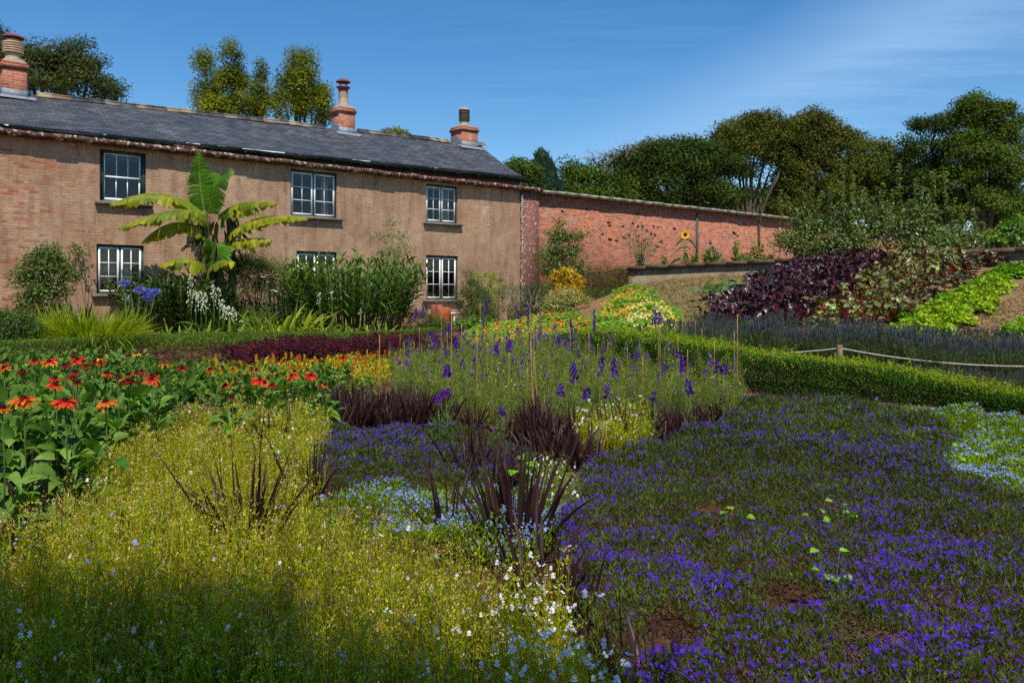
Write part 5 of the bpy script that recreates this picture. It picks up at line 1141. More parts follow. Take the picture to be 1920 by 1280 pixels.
# beetroot: long red stalks with crinkled glossy leaves
M_beet = foliage('beet_leaf', .38, .12, .55, .3, 20, tint=(1.4, .5, .6)); M_redstalk = solid('red_stalk', (.28, .008, .02), .4, .5)
def beet(cols, n=16, L=(.15, .26), st=(.15, .58), mat=None, W=.62, stm=None):
    t = thing('beet', '', 'beet plant', (0, 0, 0), world=False); g = G(); s = G()
    th = rng.uniform(0, 2 * PI, n); e = rng.uniform(.7, 1.45, n); sl_ = rng.uniform(st[0], st[1], n)
    D = np.stack([np.cos(th) * np.cos(e), np.sin(th) * np.cos(e), np.sin(e)], 1); E = D * sl_[:, None]
    for k in range(n): s.tube([(0, 0, -.03), E[k] * .5 + [0, 0, .02], E[k]], [.009, .007, .005], 4, cap=False)
    l = rng.uniform(L[0], L[1], n); blades(g, E, D * [1.3, 1.3, .8], l, l * W, pal(cols, n, .25), n=6, droop=rng.uniform(.3, 1.1, n), prof=HT, fold=.35, jit=.09)
    make('stalks', s, stm or M_redstalk, t, loc=(0, 0, 0)); make('leaves', g, mat or M_beet, t, loc=(0, 0, 0)); return t
def fill(pg_px, spacing, jit=.3, h=0.0):
    pg = poly(pg_px, h); a, b = pg.min(0), pg.max(0); out = []
    # rows run uphill alongside the garden wall
    ux, uy = HD; r = np.arange(-60, 60, spacing)
    for i, p in enumerate(r):
        for q in np.arange(-60, 60, spacing * .9):
            x = ux * q - uy * p; y = uy * q + ux * p
            out.append((x, y))
    o = np.array(out); o = o[inside(o, pg)]; o = o + rng.normal(0, jit * spacing, o.shape) * .5
    return [((x, y, gzf(x, y)), rng.uniform(0, 2 * PI), rng.uniform(.8, 1.15)) for x, y in o]
PB = [(.030, .007, .014), (.050, .010, .018), (.020, .010, .012), (.045, .030, .018)]
pr = [beet(PB, n=44) for _ in range(4)]
sp_ = fill([(1330, 622), (1345, 590), (1400, 560), (1440, 540), (1500, 510), (1590, 502), (1680, 497), (1640, 530), (1590, 570), (1560, 600), (1520, 628), (1400, 632)], .70)
place(pr, sp_, lambda i: ('dark purple beetroot plant with glossy crinkled leaves in the block below the retaining wall'), 'dark purple beetroot block')
GB = [(.14, .19, .02), (.22, .28, .035), (.08, .11, .02), (.13, .06, .035)]
pr = [beet(GB, n=38, W=.62) for _ in range(4)]
sp_ = fill([(1525, 632), (1560, 605), (1600, 572), (1650, 532), (1690, 500), (1770, 493), (1800, 505), (1745, 545), (1700, 590), (1650, 622), (1600, 640)], .62)
place(pr, sp_, 'green-leaved beet with red veins between the purple beetroot and the lettuces', 'green and red-stemmed beets')
BC = [(.10, .085, .025), (.15, .11, .055), (.07, .07, .018), (.20, .14, .09)]
pr = [beet(BC, n=26, L=(.18, .27), st=(.1, .32), W=.7) for _ in range(3)]
sp_ = fill([(1640, 612), (1690, 590), (1745, 548), (1800, 508), (1870, 488), (1915, 484), (1915, 496), (1840, 510), (1775, 555), (1715, 600), (1668, 628)], .72)
place(pr, sp_, 'big bronze-brown crinkled leaf plant in the row beside the lettuces', 'bronze broad-leaved row')
# lettuces
def lettuce(cols, n=90, R=.17):
    t = thing('lettuce', '', 'lettuce', (0, 0, 0), world=False); g = G(); u = rvec(n); u[:, 2] = np.abs(u[:, 2]); P = u * R * rng.uniform(.45, .95, (n, 1)) * [1, 1, .95]
    blades(g, P, u + [0, 0, .35] + rvec(n) * .5, rng.uniform(.06, .11, n), rng.uniform(.07, .12, n), pal(cols, n, .15), n=4, droop=.5, prof=HT, fold=.4, jit=.11)
    make('frilled_leaves', g, M_leaf, t, loc=(0, 0, 0)); return t
LC = [(.36, .50, .02), (.48, .60, .035), (.25, .40, .015)]; LG = [(.17, .33, .015), (.24, .42, .02), (.12, .26, .012)]
pr = [lettuce(LC, 130, .25) for _ in range(3)]; a = spot(1708, 634); b = spot(1842, 577)
rows = []
for (p0, p1, n) in (((1702, 632), (1842, 570), 6), ((1762, 628), (1838, 588), 3), ((1740, 606), (1868, 540), 6)):
    a = spot(*p0); b = spot(*p1)
    for i in range(n): x, y = (a + (b - a) * i / (n - 1))[:2]; x += rng.normal(0, .05); y += rng.normal(0, .05); rows.append(((x, y, gzf(x, y)), rng.uniform(0, 6), rng.uniform(1.1, 1.35)))
place(pr, rows, ['bright yellow-green frilly lettuce in the front double row beside the bare soil'], 'yellow-green lettuces')
pr = [lettuce(LG, 110, .22) for _ in range(3)]; rows = []
for (p0, p1, n) in (((1700, 612), (1890, 514), 11), ((1845, 548), (1880, 522), 3), ((1888, 522), (1940, 518), 4), ((1900, 512), (1945, 508), 3)):
    a = spot(*p0); b = spot(*p1)
    for i in range(n): x, y = (a + (b - a) * i / (n - 1))[:2]; rows.append(((x, y, gzf(x, y)), rng.uniform(0, 6), rng.uniform(1.05, 1.35)))
place(pr, rows, 'mid-green curly lettuce in the upper row beyond the yellow-green ones', 'mid-green lettuces')
pr = [lettuce([(.20, .36, .02), (.30, .46, .03)], 150, .28) for _ in range(2)]
place(pr, [((*spot(1905, 632)[:2], spot(1905, 632)[2]), 0, 1.05), ((*spot(1925, 622)[:2], spot(1925, 622)[2]), 2, 1)], ['leafy green lettuce on the bare soil at the right edge', 'lettuce half cut off by the right edge'], 'lettuces at the right edge')
# squash and weeds on the open soil
def squash(label, px, py, L, n=14):
    b = spot(px, py); t = thing('courgette_plant', label, 'squash', tuple(b)); g = G(); s = G(); th = rng.uniform(0, 2 * PI, n); r = rng.uniform(.1, .5, n); 
    E = b + np.stack([np.cos(th) * r, np.sin(th) * r, rng.uniform(.15, .32, n)], 1)
    for e in E: s.tube([b, e], [.01, .006], 4, cap=False)
    blades(g, E - [.05, 0, 0], np.stack([np.cos(th), np.sin(th), np.full(n, .15)], 1), L, L * 1.1, pal([(.09, .20, .05), (.13, .26, .07)], n), n=5, droop=.5, prof=HT, fold=.15, jit=.07); make('stalks', s, M_stalk, t); make('leaves', g, M_leaf, t)
squash('light green courgette plant beside the purple beetroot on the slope', 1365, 556, .26, 18); squash('low green courgette leaves at the lower edge of the bare slope', 1395, 548, .2, 10); squash('small green seedling clump on the bare soil below the retaining wall', 1320, 560, .14, 8)
wd = G(); pg = poly([(1200, 540), (1240, 524), (1340, 518), (1480, 512), (1400, 560), (1350, 590), (1300, 608), (1270, 590), (1200, 560)])
P = sow(pg, 26); N = len(P); k = 7; P3 = np.repeat(np.stack([P[:, 0], P[:, 1], gz(P[:, 0], P[:, 1])], 1), k, 0) + rng.normal(0, .03, (N * k, 3)) * [1, 1, .1]
leaves(wd, P3, rvec(N * k) * [1, 1, .3] + [0, 0, .7], rng.uniform(.03, .10, N * k), .02, pal([(.12, .2, .02), (.2, .26, .04), (.09, .14, .02)], N * k))
pg2 = poly([(1790, 635), (1860, 572), (1900, 540), (1925, 530), (1925, 640)]); P = sow(pg2, 14); N = len(P); P3 = np.repeat(np.stack([P[:, 0], P[:, 1], gz(P[:, 0], P[:, 1])], 1), 5, 0) + rng.normal(0, .02, (N * 5, 3)) * [1, 1, .1]
leaves(wd, P3, rvec(N * 5) + [0, 0, .8], .035, .012, pal([(.12, .2, .02), (.2, .26, .04)], N * 5))
tag(make('weeds', wd, M_leaf), 'thin scatter of weeds on the bare soil of the slope', 'weeds', kind='stuff')
clg = G(); allp = np.vstack([sow(pg, 90), sow(pg2, 160), sow(poly([(840, 830), (900, 740), (1400, 740), (1390, 800), (1200, 840), (960, 850)]), 60)]); N = len(allp)
u = rvec(N); v = rvec(N); r = rng.uniform(.008, .03, (N, 1)); c = np.stack([allp[:, 0], allp[:, 1], gz(allp[:, 0], allp[:, 1])], 1) + [0, 0, .012]
w_ = unit(np.cross(u, v)); u2 = unit(np.cross(v, w_))
V = np.stack([c + v * r, c + u2 * r, c - v * r * .8, c - u2 * r, c + w_ * r * .8, c - w_ * r * .7], 1)
clg.add(V, t=[(0, 1, 4), (1, 2, 4), (2, 3, 4), (3, 0, 4), (1, 0, 5), (2, 1, 5), (3, 2, 5), (0, 3, 5)])
tag(make('soil_clods', clg, M_soil), 'crumbly clods and small stones on the bare soil', 'clods', kind='stuff')

# nasturtiums: round leaves over the ground with hooded flowers
def nasturtium(name, label, pgpx, flowers, dens, fd, h, cols):
    pg = poly(pgpx, h * .6); P = sow(pg, dens); N = len(P); top = h * (.55 + .35 * vnoise(P[:, 0], P[:, 1], 3.3, 21)) ; z = gz(P[:, 0], P[:, 1]) + np.clip(top, .05, 1) * rng.uniform(.5, 1.05, N)
    g = G(); c = np.stack([P[:, 0], P[:, 1], z], 1); n = unit(rvec(N) * .45 + [0, -.25, 1]); u = unit(np.cross(n, rvec(N))); v = np.cross(n, u); r = rng.uniform(.025, .055, (N, 1))
    ring = [c + (u * math.cos(a) + v * math.sin(a)) * r for a in np.linspace(0, 2 * PI, 9)[:-1]]
    g.add(np.stack([c - n * r * .15] + ring, 1), q=[(0, 1, 2, 3), (0, 3, 4, 5), (0, 5, 6, 7), (0, 7, 8, 1)], col=pal(cols, N, .15))
    tag(make(name, g, M_leaf), label, 'nasturtiums', kind='stuff')
    f = G()
    for pgf, cc, dd in flowers:
        Q = sow(poly(pgf, h), dd); M = len(Q)
        if not M: continue
        top = h * (.55 + .35 * vnoise(Q[:, 0], Q[:, 1], 3.3, 21)); e = np.stack([Q[:, 0], Q[:, 1], gz(Q[:, 0], Q[:, 1]) + np.clip(top, .08, 1) + rng.uniform(0, .09, M)], 1); ax = unit(rvec(M) * .45 + [-.1, -1, .5]); u = unit(np.cross(ax, rvec(M))); v = np.cross(ax, u); base = np.array(cc)[rng.integers(len(cc), size=M)]
        for k in range(5):
            a = k * 2 * PI / 5; d = u * math.cos(a) + v * math.sin(a); leaves(f, e, d + ax * .25, .032, .03, base * rng.uniform(.85, 1.1, (M, 1)), Nn=ax)
        leaves(f, e + ax * .008 - u * .007, u, .014, .012, (.10, .01, .01), Nn=ax)
    tag(make(name + '_flowers', f, M_petal), label.split(' ')[0] + ' flowers over the ' + name.replace('_', ' '), 'flowers', kind='stuff')
NC = [(.17, .30, .02), (.25, .38, .03), (.12, .23, .02)]; OR_ = (.85, .30, .015); YE = (.85, .72, .28); RD_ = (.75, .03, .01); YO = (.85, .52, .05)
nasturtium('orange_nasturtium_patch', 'red and orange nasturtiums sprawling before the bushes by the pier', [(858, 640), (880, 612), (930, 600), (1000, 588), (1050, 582), (1110, 590), (1150, 610), (1130, 632), (1000, 642), (930, 660)],
    [([(860, 640), (900, 608), (1000, 586), (1060, 582), (1120, 600), (1130, 628), (1000, 640), (930, 655)], [RD_, OR_, RD_, YO], 16), ([(1020, 580), (1100, 570), (1120, 600), (1040, 610)], [RD_], 5)], 420, 0, .34, NC)
nasturtium('yellow_nasturtium_patch', 'cream yellow and orange nasturtiums mounded at the foot of the slope', [(1100, 600), (1120, 580), (1170, 552), (1230, 545), (1270, 575), (1290, 608), (1260, 628), (1180, 625), (1110, 615)],
    [([(1120, 560), (1180, 536), (1215, 545), (1180, 580), (1130, 590)], [OR_, YO, OR_], 24), ([(1170, 570), (1215, 548), (1250, 560), (1280, 600), (1240, 620), (1180, 610)], [YE, YE, YO], 30)], 420, 0, .42, NC)
nasturtium('thin_nasturtium_trail', 'green nasturtium trail climbing toward the retaining wall', [(1130, 575), (1150, 545), (1190, 530), (1230, 538), (1180, 560), (1150, 580)], [([(1150, 545), (1190, 530), (1230, 538), (1170, 555)], [OR_, RD_], 10)], 230, 0, .28, NC)

# lavender and box, rope on posts
M_lav = foliage('lavender_leaf', .8, .15, .05, .2, 8)
def lavender(n=170, H=.50):
    t = thing('lavender', '', 'lavender', (0, 0, 0), world=False); g = G(); f = G(); th = rng.uniform(0, 2 * PI, n); r = rng.uniform(0, 1, n) ** .6; P = np.stack([np.cos(th) * r * .16, np.sin(th) * r * .16, np.zeros(n)], 1)
    D = unit(np.stack([np.cos(th) * r * .42, np.sin(th) * r * .42, np.ones(n)], 1) + rvec(n) * .08); L = H * rng.uniform(.75, 1.1, n)
    blades(g, P, D, L, .007, pal([(.12, .17, .05), (.08, .13, .035), (.16, .19, .07)], n), n=3, droop=.05)
    k = 5; z = rng.uniform(.1, .75, n * k)[:, None]; leaves(g, np.repeat(P, k, 0) + np.repeat(D * L[:, None], k, 0) * z, np.repeat(D, k, 0) + rvec(n * k) * .6, .06, .009, pal([(.10, .14, .06), (.07, .11, .04)], n * k))
    tipc = P + D * L[:, None] * .84; 
    kp = rng.random(n) < .6
    for q in range(2): leaves(f, tipc[kp], (D + rvec(n) * .1)[kp], (L * .2)[kp], .016, pal([(.07, .07, .14), (.11, .09, .17), (.10, .12, .07), (.08, .11, .04)], kp.sum(), .2))
    make('stems', g, M_lav, t, loc=(0, 0, 0)); make('flower_spikes', f, M_petal, t, loc=(0, 0, 0)); return t
pr = [lavender() for _ in range(4)]; sp_ = []
for row, (pts) in enumerate(([(3.4, 14.1), (5.1, 13.2), (6.9, 12.5), (9.1, 11.8), (11.5, 11.4)], [(7.2, 11.15), (8.4, 10.8), (9.6, 10.5), (11, 10.3)], [(6.3, 12.35), (7.3, 11.95), (8.8, 11.3), (10.5, 11.0)], [(3.3, 14.3), (4.9, 13.4), (6.6, 12.7), (8.9, 12.0), (11.4, 11.6)], [(3.0, 15.0), (4.8, 14.0), (6.8, 13.3), (9.2, 12.7), (11.7, 12.3)])):
    p = np.array(pts); cum = np.concatenate([[0], np.cumsum(np.linalg.norm(np.diff(p, axis=0), axis=1))])
    for s in np.arange(0, cum[-1], .33):
        x = np.interp(s, cum, p[:, 0]) + rng.normal(0, .08); y = np.interp(s, cum, p[:, 1]) + rng.normal(0, .1); sp_.append(((x, y, gzf(x, y)), rng.uniform(0, 6), rng.uniform(.8, 1.1) * (.55 if y < 11.25 and x < 10.9 else 1.0)))
for s in np.linspace(0, 1, 17): x = 5.5 + s * 4; y = 11.72 - 1.45 * s ** .8; sp_.append(((x, y, gzf(x, y)), rng.uniform(0, 6), rng.uniform(.5, .66)))
for s in np.linspace(0, 1, 16): x = 2.4 - s * 1.5 + rng.normal(0, .1); y = 14.8 + s * 3.2; sp_.append(((x, y, gzf(x, y)), 0, .85))
place(pr, sp_, 'grey-green lavender with dull blue spikes behind the roped box hedge', 'lavender behind the rope')
EH = [spot(a, b)[:2] for a, b in ((1990, 774), (1900, 768), (1800, 760), (1700, 751), (1600, 742), (1500, 735), (1420, 730), (1360, 722), (1290, 708), (1220, 694), (1150, 680), (1080, 668))]
HH = lambda s: float(np.interp(s, [0, .6, 1.2, 1.8, 2.7, 3.3, 4.2, 7, 12], [.16, .19, .29, .37, .42, .46, .54, .52, .45]))
hedge('bright yellow-tipped clipped hedge curving round the right of the flower beds', EH, .66, HH, 8500, .032, [(.04, .10, .008), (.07, .15, .010), (.03, .07, .007)], name='boxwood_hedge', ragged=.13)
tp = G(); n = 8000; pts = np.array(EH); cum = np.concatenate([[0], np.cumsum(np.linalg.norm(np.diff(pts, axis=0), axis=1))]); s = rng.uniform(0, cum[-1], n)
C = np.stack([np.interp(s, cum, pts[:, 0]), np.interp(s, cum, pts[:, 1])], 1) + rng.normal(0, .16, (n, 2)); z = gz(C[:, 0], C[:, 1]) + np.array([HH(q) for q in s]) * .97 + rng.normal(.0, .035, n) + .03 * vnoise(s * 3, s, 3, 3)
C3 = np.stack([C[:, 0], C[:, 1], z], 1)
for k in range(5): leaves(tp, C3 + [0, 0, .014 * k], rvec(n) * .8 + [0, 0, .6], .026, .016, pal([(.42, .46, .015), (.26, .34, .015), (.13, .22, .01)], n))
hd = [o for o in bpy.data.objects if o.name == 'boxwood_hedge'][0]; make('young_tips', tp, M_leaf, hd)
M_post = solid('grey_post_wood', (.24, .17, .10), .9, .1, var=.35, nscale=14, bump=.6); M_rope = solid('pale_rope', (.52, .47, .40), .95, .1, var=.25, nscale=60, bump=.5)
fence = thing('rope_fence', 'low fence of round wooden posts joined by a sagging pale rope behind the box hedge', 'rope fence', tuple(spot(1575, 722)))
PT = []
for px, py, Y in ((2160, 668, 11.0), (1575, 646, 12.6), (1330, 652, 13.8), (1085, 628, 17.5), (935, 612, 23.5)):
    x = (px - PCX) / F * Y; z = zpx(py, Y); g = G(); zb = gzf(x, Y) - .1
    g.lathe((x, Y, 0), [(.043, zb), (.043, z - .01), (.036, z), (.0, z + .002)], 12)
    if px != 1330: make('post', g, M_post, fence, smooth=False)
    PT.append(np.array([x, Y, z - .055]))
rp = G()
for (a, b, sag) in ((PT[0], PT[1], .17), (PT[1], PT[2], .06), (PT[2], PT[3], .04), (PT[3], PT[4], .20)):
    m = 60; t_ = np.linspace(0, 1, m)[:, None]; C = a + (b - a) * t_ - np.array([0, 0, 1]) * sag * 4 * t_ * (1 - t_)
    d = unit(b - a); u = unit(np.cross(d, [0, 0, 1])); v = np.cross(u, d); ln = np.linalg.norm(b - a); 
    mm = int(ln * 40); t_ = np.linspace(0, 1, mm)[:, None]; C = a + (b - a) * t_ - np.array([0, 0, 1]) * sag * 4 * t_ * (1 - t_)
    for ph in (0, 2.1, 4.2):
        an = np.linspace(0, ln * 75, mm)[:, None] + ph; rp.tube(C + (u * np.cos(an) + v * np.sin(an)) * .006, .0075, 4, cap=False)
make('rope', rp, M_rope, fence)
# ================================================================== annual flower beds
def g3(P, z=0): return np.stack([P[:, 0], P[:, 1], gz(P[:, 0], P[:, 1]) + z], 1)
M_tiny = foliage('tiny_leaf', .55, .38, .15, .3, 5)
# -- white nemesia: thin stems, small leaves, tan seed cases and little white flowers
def nemesia(name, label, pgpx, h, dens, lod, wflow, bflow, tan, cols, hp=.8, wclust=None, edgew=0.0):
    pg = poly(pgpx, h * hp); P = sow(pg, dens, lod); N = len(P); dist = np.hypot(P[:, 0], P[:, 1]); big = np.clip(dist / 5.5, 1, 2.0)
    m = .5 + .5 * np.clip(vnoise(P[:, 0], P[:, 1], 2.4, 31), -1, 1); H = h * (.80 + .20 * m + .12 * vnoise(P[:, 0], P[:, 1], 11, 37)) * rng.uniform(.5, 1.12, N) * np.where(rng.random(N) < .10, 1.22, 1) * (1 + .16 * vnoise(P[:, 0], P[:, 1], 4.2, 38)); B = g3(P)
    D = unit(rvec(N) * .16 + [0, 0, 1]); g = G(); patch = np.clip(.5 + .5 * vnoise(P[:, 0], P[:, 1], 1.5, 32), 0, 1)[:, None]
    c = pal(cols, N, .15) * (.85 + .3 * patch); blades(g, B, D, H, .0062 * big, c * 1.3, n=2, droop=.04)
    k = 7; z = rng.uniform(.25, 1.0, N * k)[:, None]; rep = lambda a: np.repeat(a, k, 0)
    C = rep(B) + rep(D * H[:, None]) * z; leaves(g, C, rvec(N * k) * [.8, .8, .4] + [0, 0, 1.0], rng.uniform(.016, .042, N * k) * rep(big), rng.uniform(.004, .0075, N * k) * rep(big), rep(c) * rng.uniform(.8, 1.3, (N * k, 1)))
    near = (dist < 5) & (rng.random(N) < .07); q3 = near.sum() * 3                # broader leaves low on some stems
    blades(g, np.repeat(B[near], 3, 0) + np.repeat(D[near] * H[near, None], 3, 0) * rng.uniform(.4, .95, (q3, 1)), rvec(q3) * .7 + [0, 0, .8], rng.uniform(.04, .085, q3), rng.uniform(.008, .015, q3), pal([(.20, .32, .01), (.30, .40, .02)], q3), n=3, droop=.4, prof=LF)
    # side shoots near the top
    k = 3; C = rep(B) + rep(D * H[:, None]) * rng.uniform(.55, .95, (N * k, 1)); D2 = unit(rvec(N * k) * .45 + [0, 0, 1]); L2 = rng.uniform(.04, .09, N * k); blades(g, C, D2, L2, .003 * rep(big), rep(c) * 1.1, n=1, droop=0)
    E = C + D2 * L2[:, None]
    kk = 4; E4 = np.repeat(E, kk, 0) + rng.normal(0, .008, (len(E) * kk, 3)); leaves(g, E4, rvec(len(E4)) + [0, 0, .6], .011 * np.repeat(rep(big), kk), .007 * np.repeat(rep(big), kk), np.clip(np.repeat(rep(c), kk, 0) * rng.uniform(.9, 1.6, (len(E4), 1)), 0, .9))
    tag(make(name, g, M_tiny), label, 'nemesia bed', kind='stuff')
    s = G(); sel = rng.random(len(E)) < tan * (.15 + 1.7 * rep(patch)[:, 0] ** 1.5); T = E[sel]; bs = rep(big)[sel]; M = len(T)
    for _ in range(2): leaves(s, T + rng.normal(0, .004, T.shape), rvec(M) * .5 + [0, 0, 1], .013 * bs, .009 * bs, pal([(.50, .34, .17), (.36, .20, .09), (.62, .48, .30)], M, .2))
    tag(make(name + '_seed_cases', s, M_dry), 'papery tan seed cases among the ' + label.split(' with')[0], 'seed cases', kind='stuff')
    f = G(); top = B + D * H[:, None]
    dens_w = wflow * (.35 + 1.3 * np.clip(vnoise(P[:, 0], P[:, 1], 3.4, 33), 0, 1))
    dens_w = dens_w * np.clip(dist / 3.6, .8, 3.0)
    if wclust is not None:
        for (cx, cy, rad, amt) in wclust:
            q = spot(cx, cy, h); dens_w = dens_w + amt * np.exp(-((P[:, 0] - q[0]) ** 2 + (P[:, 1] - q[1]) ** 2) / rad ** 2)
    for prob, cs in ((dens_w, [(.85, .85, .88), (.75, .78, .88)]), (bflow, [(.28, .38, .82), (.42, .52, .85)])):
        sel = rng.random(N) < prob; e = top[sel] + [0, 0, .008]; M = len(e)
        if not M: continue
        ax = unit(rvec(M) * .5 + [0, -.5, .8]); u = unit(np.cross(ax, [0, 0, 1])); v = np.cross(ax, u); cc = np.array(cs)[rng.integers(len(cs), size=M)]; sz = rng.uniform(.009, .017, M) * np.clip(dist[sel] / 8, 1, 1.5)
        for a in (-.9, -.3, .3, .9): leaves(f, e, v * math.cos(a) + u * math.sin(a), sz * .8, sz * .6, cc, Nn=ax)
        leaves(f, e, -v + ax * .3, sz, sz * 1.3, cc, Nn=ax)
    tag(make(name + '_flowers', f, M_petal), 'small white and pale blue flowers over the ' + label.split(' with')[0], 'flowers', kind='stuff')
YN = [(.25, .30, .005), (.44, .41, .010), (.12, .19, .004), (.46, .34, .03)]
nemesia('nemesia_bed', 'foreground bed of yellow-green nemesia with tan seed cases', [(-260, 1500), (-200, 985), (60, 975), (130, 930), (180, 860), (245, 800), (330, 770), (450, 755), (500, 770), (470, 800), (500, 830), (580, 850), (600, 880), (560, 930), (620, 965), (700, 985), (820, 1010), (920, 1040), (1060, 1085), (1060, 1120), (1130, 1200), (1180, 1290), (1200, 1500)],
    .40, 860, 3.7, .022, .006, .62, YN, wclust=[(1110, 1190, .16, .8), (1140, 1230, .16, .7), (1040, 1120, .3, .3), (1000, 1070, .2, .35), (1040, 1260, .3, .5), (960, 1050, .2, .2), (60, 1210, .4, .08)])
nemesia('far_nemesia_patch', 'small far patch of yellow-green nemesia with white flowers behind purple grass', [(1090, 812), (1075, 790), (1110, 776), (1180, 772), (1225, 782), (1220, 802), (1170, 818)], .33, 900, 9, .16, .02, .1, YN)
nemesia('middle_nemesia_patch', 'narrow patch of yellow-green nemesia with white flowers between purple grass tufts', [(500, 850), (480, 770), (590, 760), (615, 800), (600, 840), (560, 850)], .34, 900, 8, .10, .01, .15, YN)
nemesia('little_white_patch', 'little cluster of white nemesia with starry flowers beside the tall purple tuft', [(1000, 940), (990, 880), (1035, 868), (1085, 905), (1080, 945), (1030, 960)], .3, 900, 8, .34, .02, .05, [(.16, .2, .02), (.22, .26, .03)])
# -- lobelia: low mounds of narrow leaves under small flowers
def lobelia(name, label, pgpx, h, dens, lod, fl, cols, fcols, brown, holes=(), hp=.8, fsz=1.0):
    pg = poly(pgpx, h * hp); P = sow(pg, dens, lod, holes); N = len(P); dist = np.hypot(P[:, 0], P[:, 1]); big = np.clip(dist / 5, 1, 1.9)
    m = np.clip(.5 + .5 * vnoise(P[:, 0], P[:, 1], 5.5, 41) + .25 * vnoise(P[:, 0], P[:, 1], 13, 42), 0, 1.2); H = h * (.5 + .55 * m + .12 * vnoise(P[:, 0], P[:, 1], 21, 47))
    z = H * rng.uniform(.35, 1.0, N) ** .5; C = g3(P, z); g = G(); patch = np.clip(.5 + .5 * vnoise(P[:, 0], P[:, 1], 2.1, 43), 0, 1)[:, None]
    c = pal(cols, N, .22) * (.75 + .5 * patch)
    leaves(g, C, rvec(N) * .8 + [0, 0, .95], rng.uniform(.018, .04, N) * big, rng.uniform(.005, .0095, N) * big, c)
    sel = rng.random(N) < brown; blades(g, C[sel] - [0, 0, .02], rvec(sel.sum()) * .3 + [0, 0, 1], rng.uniform(.04, .09, sel.sum()), .0028 * big[sel], pal([(.11, .05, .035), (.16, .09, .04), (.07, .04, .03)], sel.sum()), n=1, droop=0)
    tag(make(name, g, M_tiny), label, 'lobelia bed', kind='stuff')
    fade = np.clip(1.25 - dist / 14, .55, 1.2); fp = fl * fade * np.clip(.35 + 1.1 * np.clip(vnoise(P[:, 0], P[:, 1], 3.0, 44) + .3, 0, 1.5), 0, 2) * (m > .25) * np.clip(.9 + .55 * vnoise(P[:, 0], P[:, 1], 6.5, 45) + .55 * vnoise(P[:, 0], P[:, 1], 17, 46), .25, 1.9) * np.where(dist < 4.6, 1.35, 1.1)
    sel = rng.random(N) < fp; e = g3(P[sel], H[sel] + rng.uniform(.0, .035, sel.sum())); M = len(e); f = G(); ax = unit(rvec(M) * .55 + [0, -.5, .8]); u = unit(np.cross(ax, [0, 0, 1])); v = np.cross(ax, u)
    cc = pal(fcols, M, .22); sz = rng.uniform(.006, .013, M) * np.clip(dist[sel] / 6, 1, 1.6) * fsz
    for a in (-.8, 0, .8): leaves(f, e, -v * math.cos(a) + u * math.sin(a) + ax * .2, sz, sz * .62, cc, Nn=ax)
    for a in (-.35, .35): leaves(f, e, v * math.cos(a) + u * math.sin(a) + ax * .3, sz * .7, sz * .3, cc, Nn=ax)
    tag(make(name + '_flowers', f, M_petal), 'small flowers over the ' + label.split(' with')[0], 'flowers', kind='stuff')
HO = [(*spot(a, b)[:2], r * .8) for a, b, r in ((1325, 935, .09), (1338, 965, .11), (1345, 1000, .16), (1355, 1025, .16), (1372, 1020, .10), (1470, 1160, .14), (1490, 1180, .16), (1255, 1240, .13), (1265, 1262, .15), (1170, 893, .09), (1620, 1270, .16), (1095, 1350, .2))]
LBc = [(.055, .10, .009), (.10, .155, .014), (.055, .045, .014), (.12, .15, .04)]; LBf = [(.045, .008, .42), (.075, .010, .62), (.11, .015, .34), (.06, .02, .20)]
lobelia('lobelia_bed', 'wide bed of deep violet-blue lobelia with dark stems filling the right foreground', [(1130, 1500), (1175, 1290), (1140, 1200), (1070, 1110), (1050, 1050), (1040, 985), (1070, 930), (1090, 880), (1150, 845), (1240, 820), (1350, 785), (1400, 742), (1480, 740), (1640, 752), (1700, 765), (1770, 785), (1805, 815), (1765, 850), (1790, 895), (1840, 905), (1990, 925), (2200, 940), (2200, 1500)],
    .25, 10500, 4.6, .105, LBc, LBf, .22, holes=HO)
lobelia('small_lobelia_patch', 'smaller patch of violet-blue lobelia with dark stems between the purple grass tufts', [(585, 880), (575, 815), (640, 800), (700, 800), (840, 795), (920, 812), (1000, 830), (1000, 860), (930, 895), (850, 905), (640, 905)], .25, 9500, 5.5, .11, LBc, LBf, .22)
PBc = [(.17, .27, .008), (.27, .34, .012), (.10, .18, .008)]; PBf = [(.19, .27, .62), (.29, .37, .72), (.14, .20, .54)]
lobelia('pale_blue_bed', 'pale blue flower carpet with yellow-green leaves at the right edge', [(1640, 756), (1720, 760), (1830, 770), (1960, 795), (2100, 820), (2200, 930), (1990, 925), (1850, 905), (1795, 890), (1765, 850), (1805, 815), (1770, 785)], .21, 9000, 6.0, .12, PBc, PBf, .02, fsz=1.05)
lobelia('pale_blue_patch', 'pale blue flower patch with yellow-green leaves behind the big purple tuft', [(570, 960), (620, 925), (700, 905), (900, 905), (1040, 925), (1060, 960), (1030, 1010), (960, 1050), (850, 1015), (700, 985), (600, 972)], .25, 9000, 5.5, .11, PBc, PBf, .03, fsz=1.0)

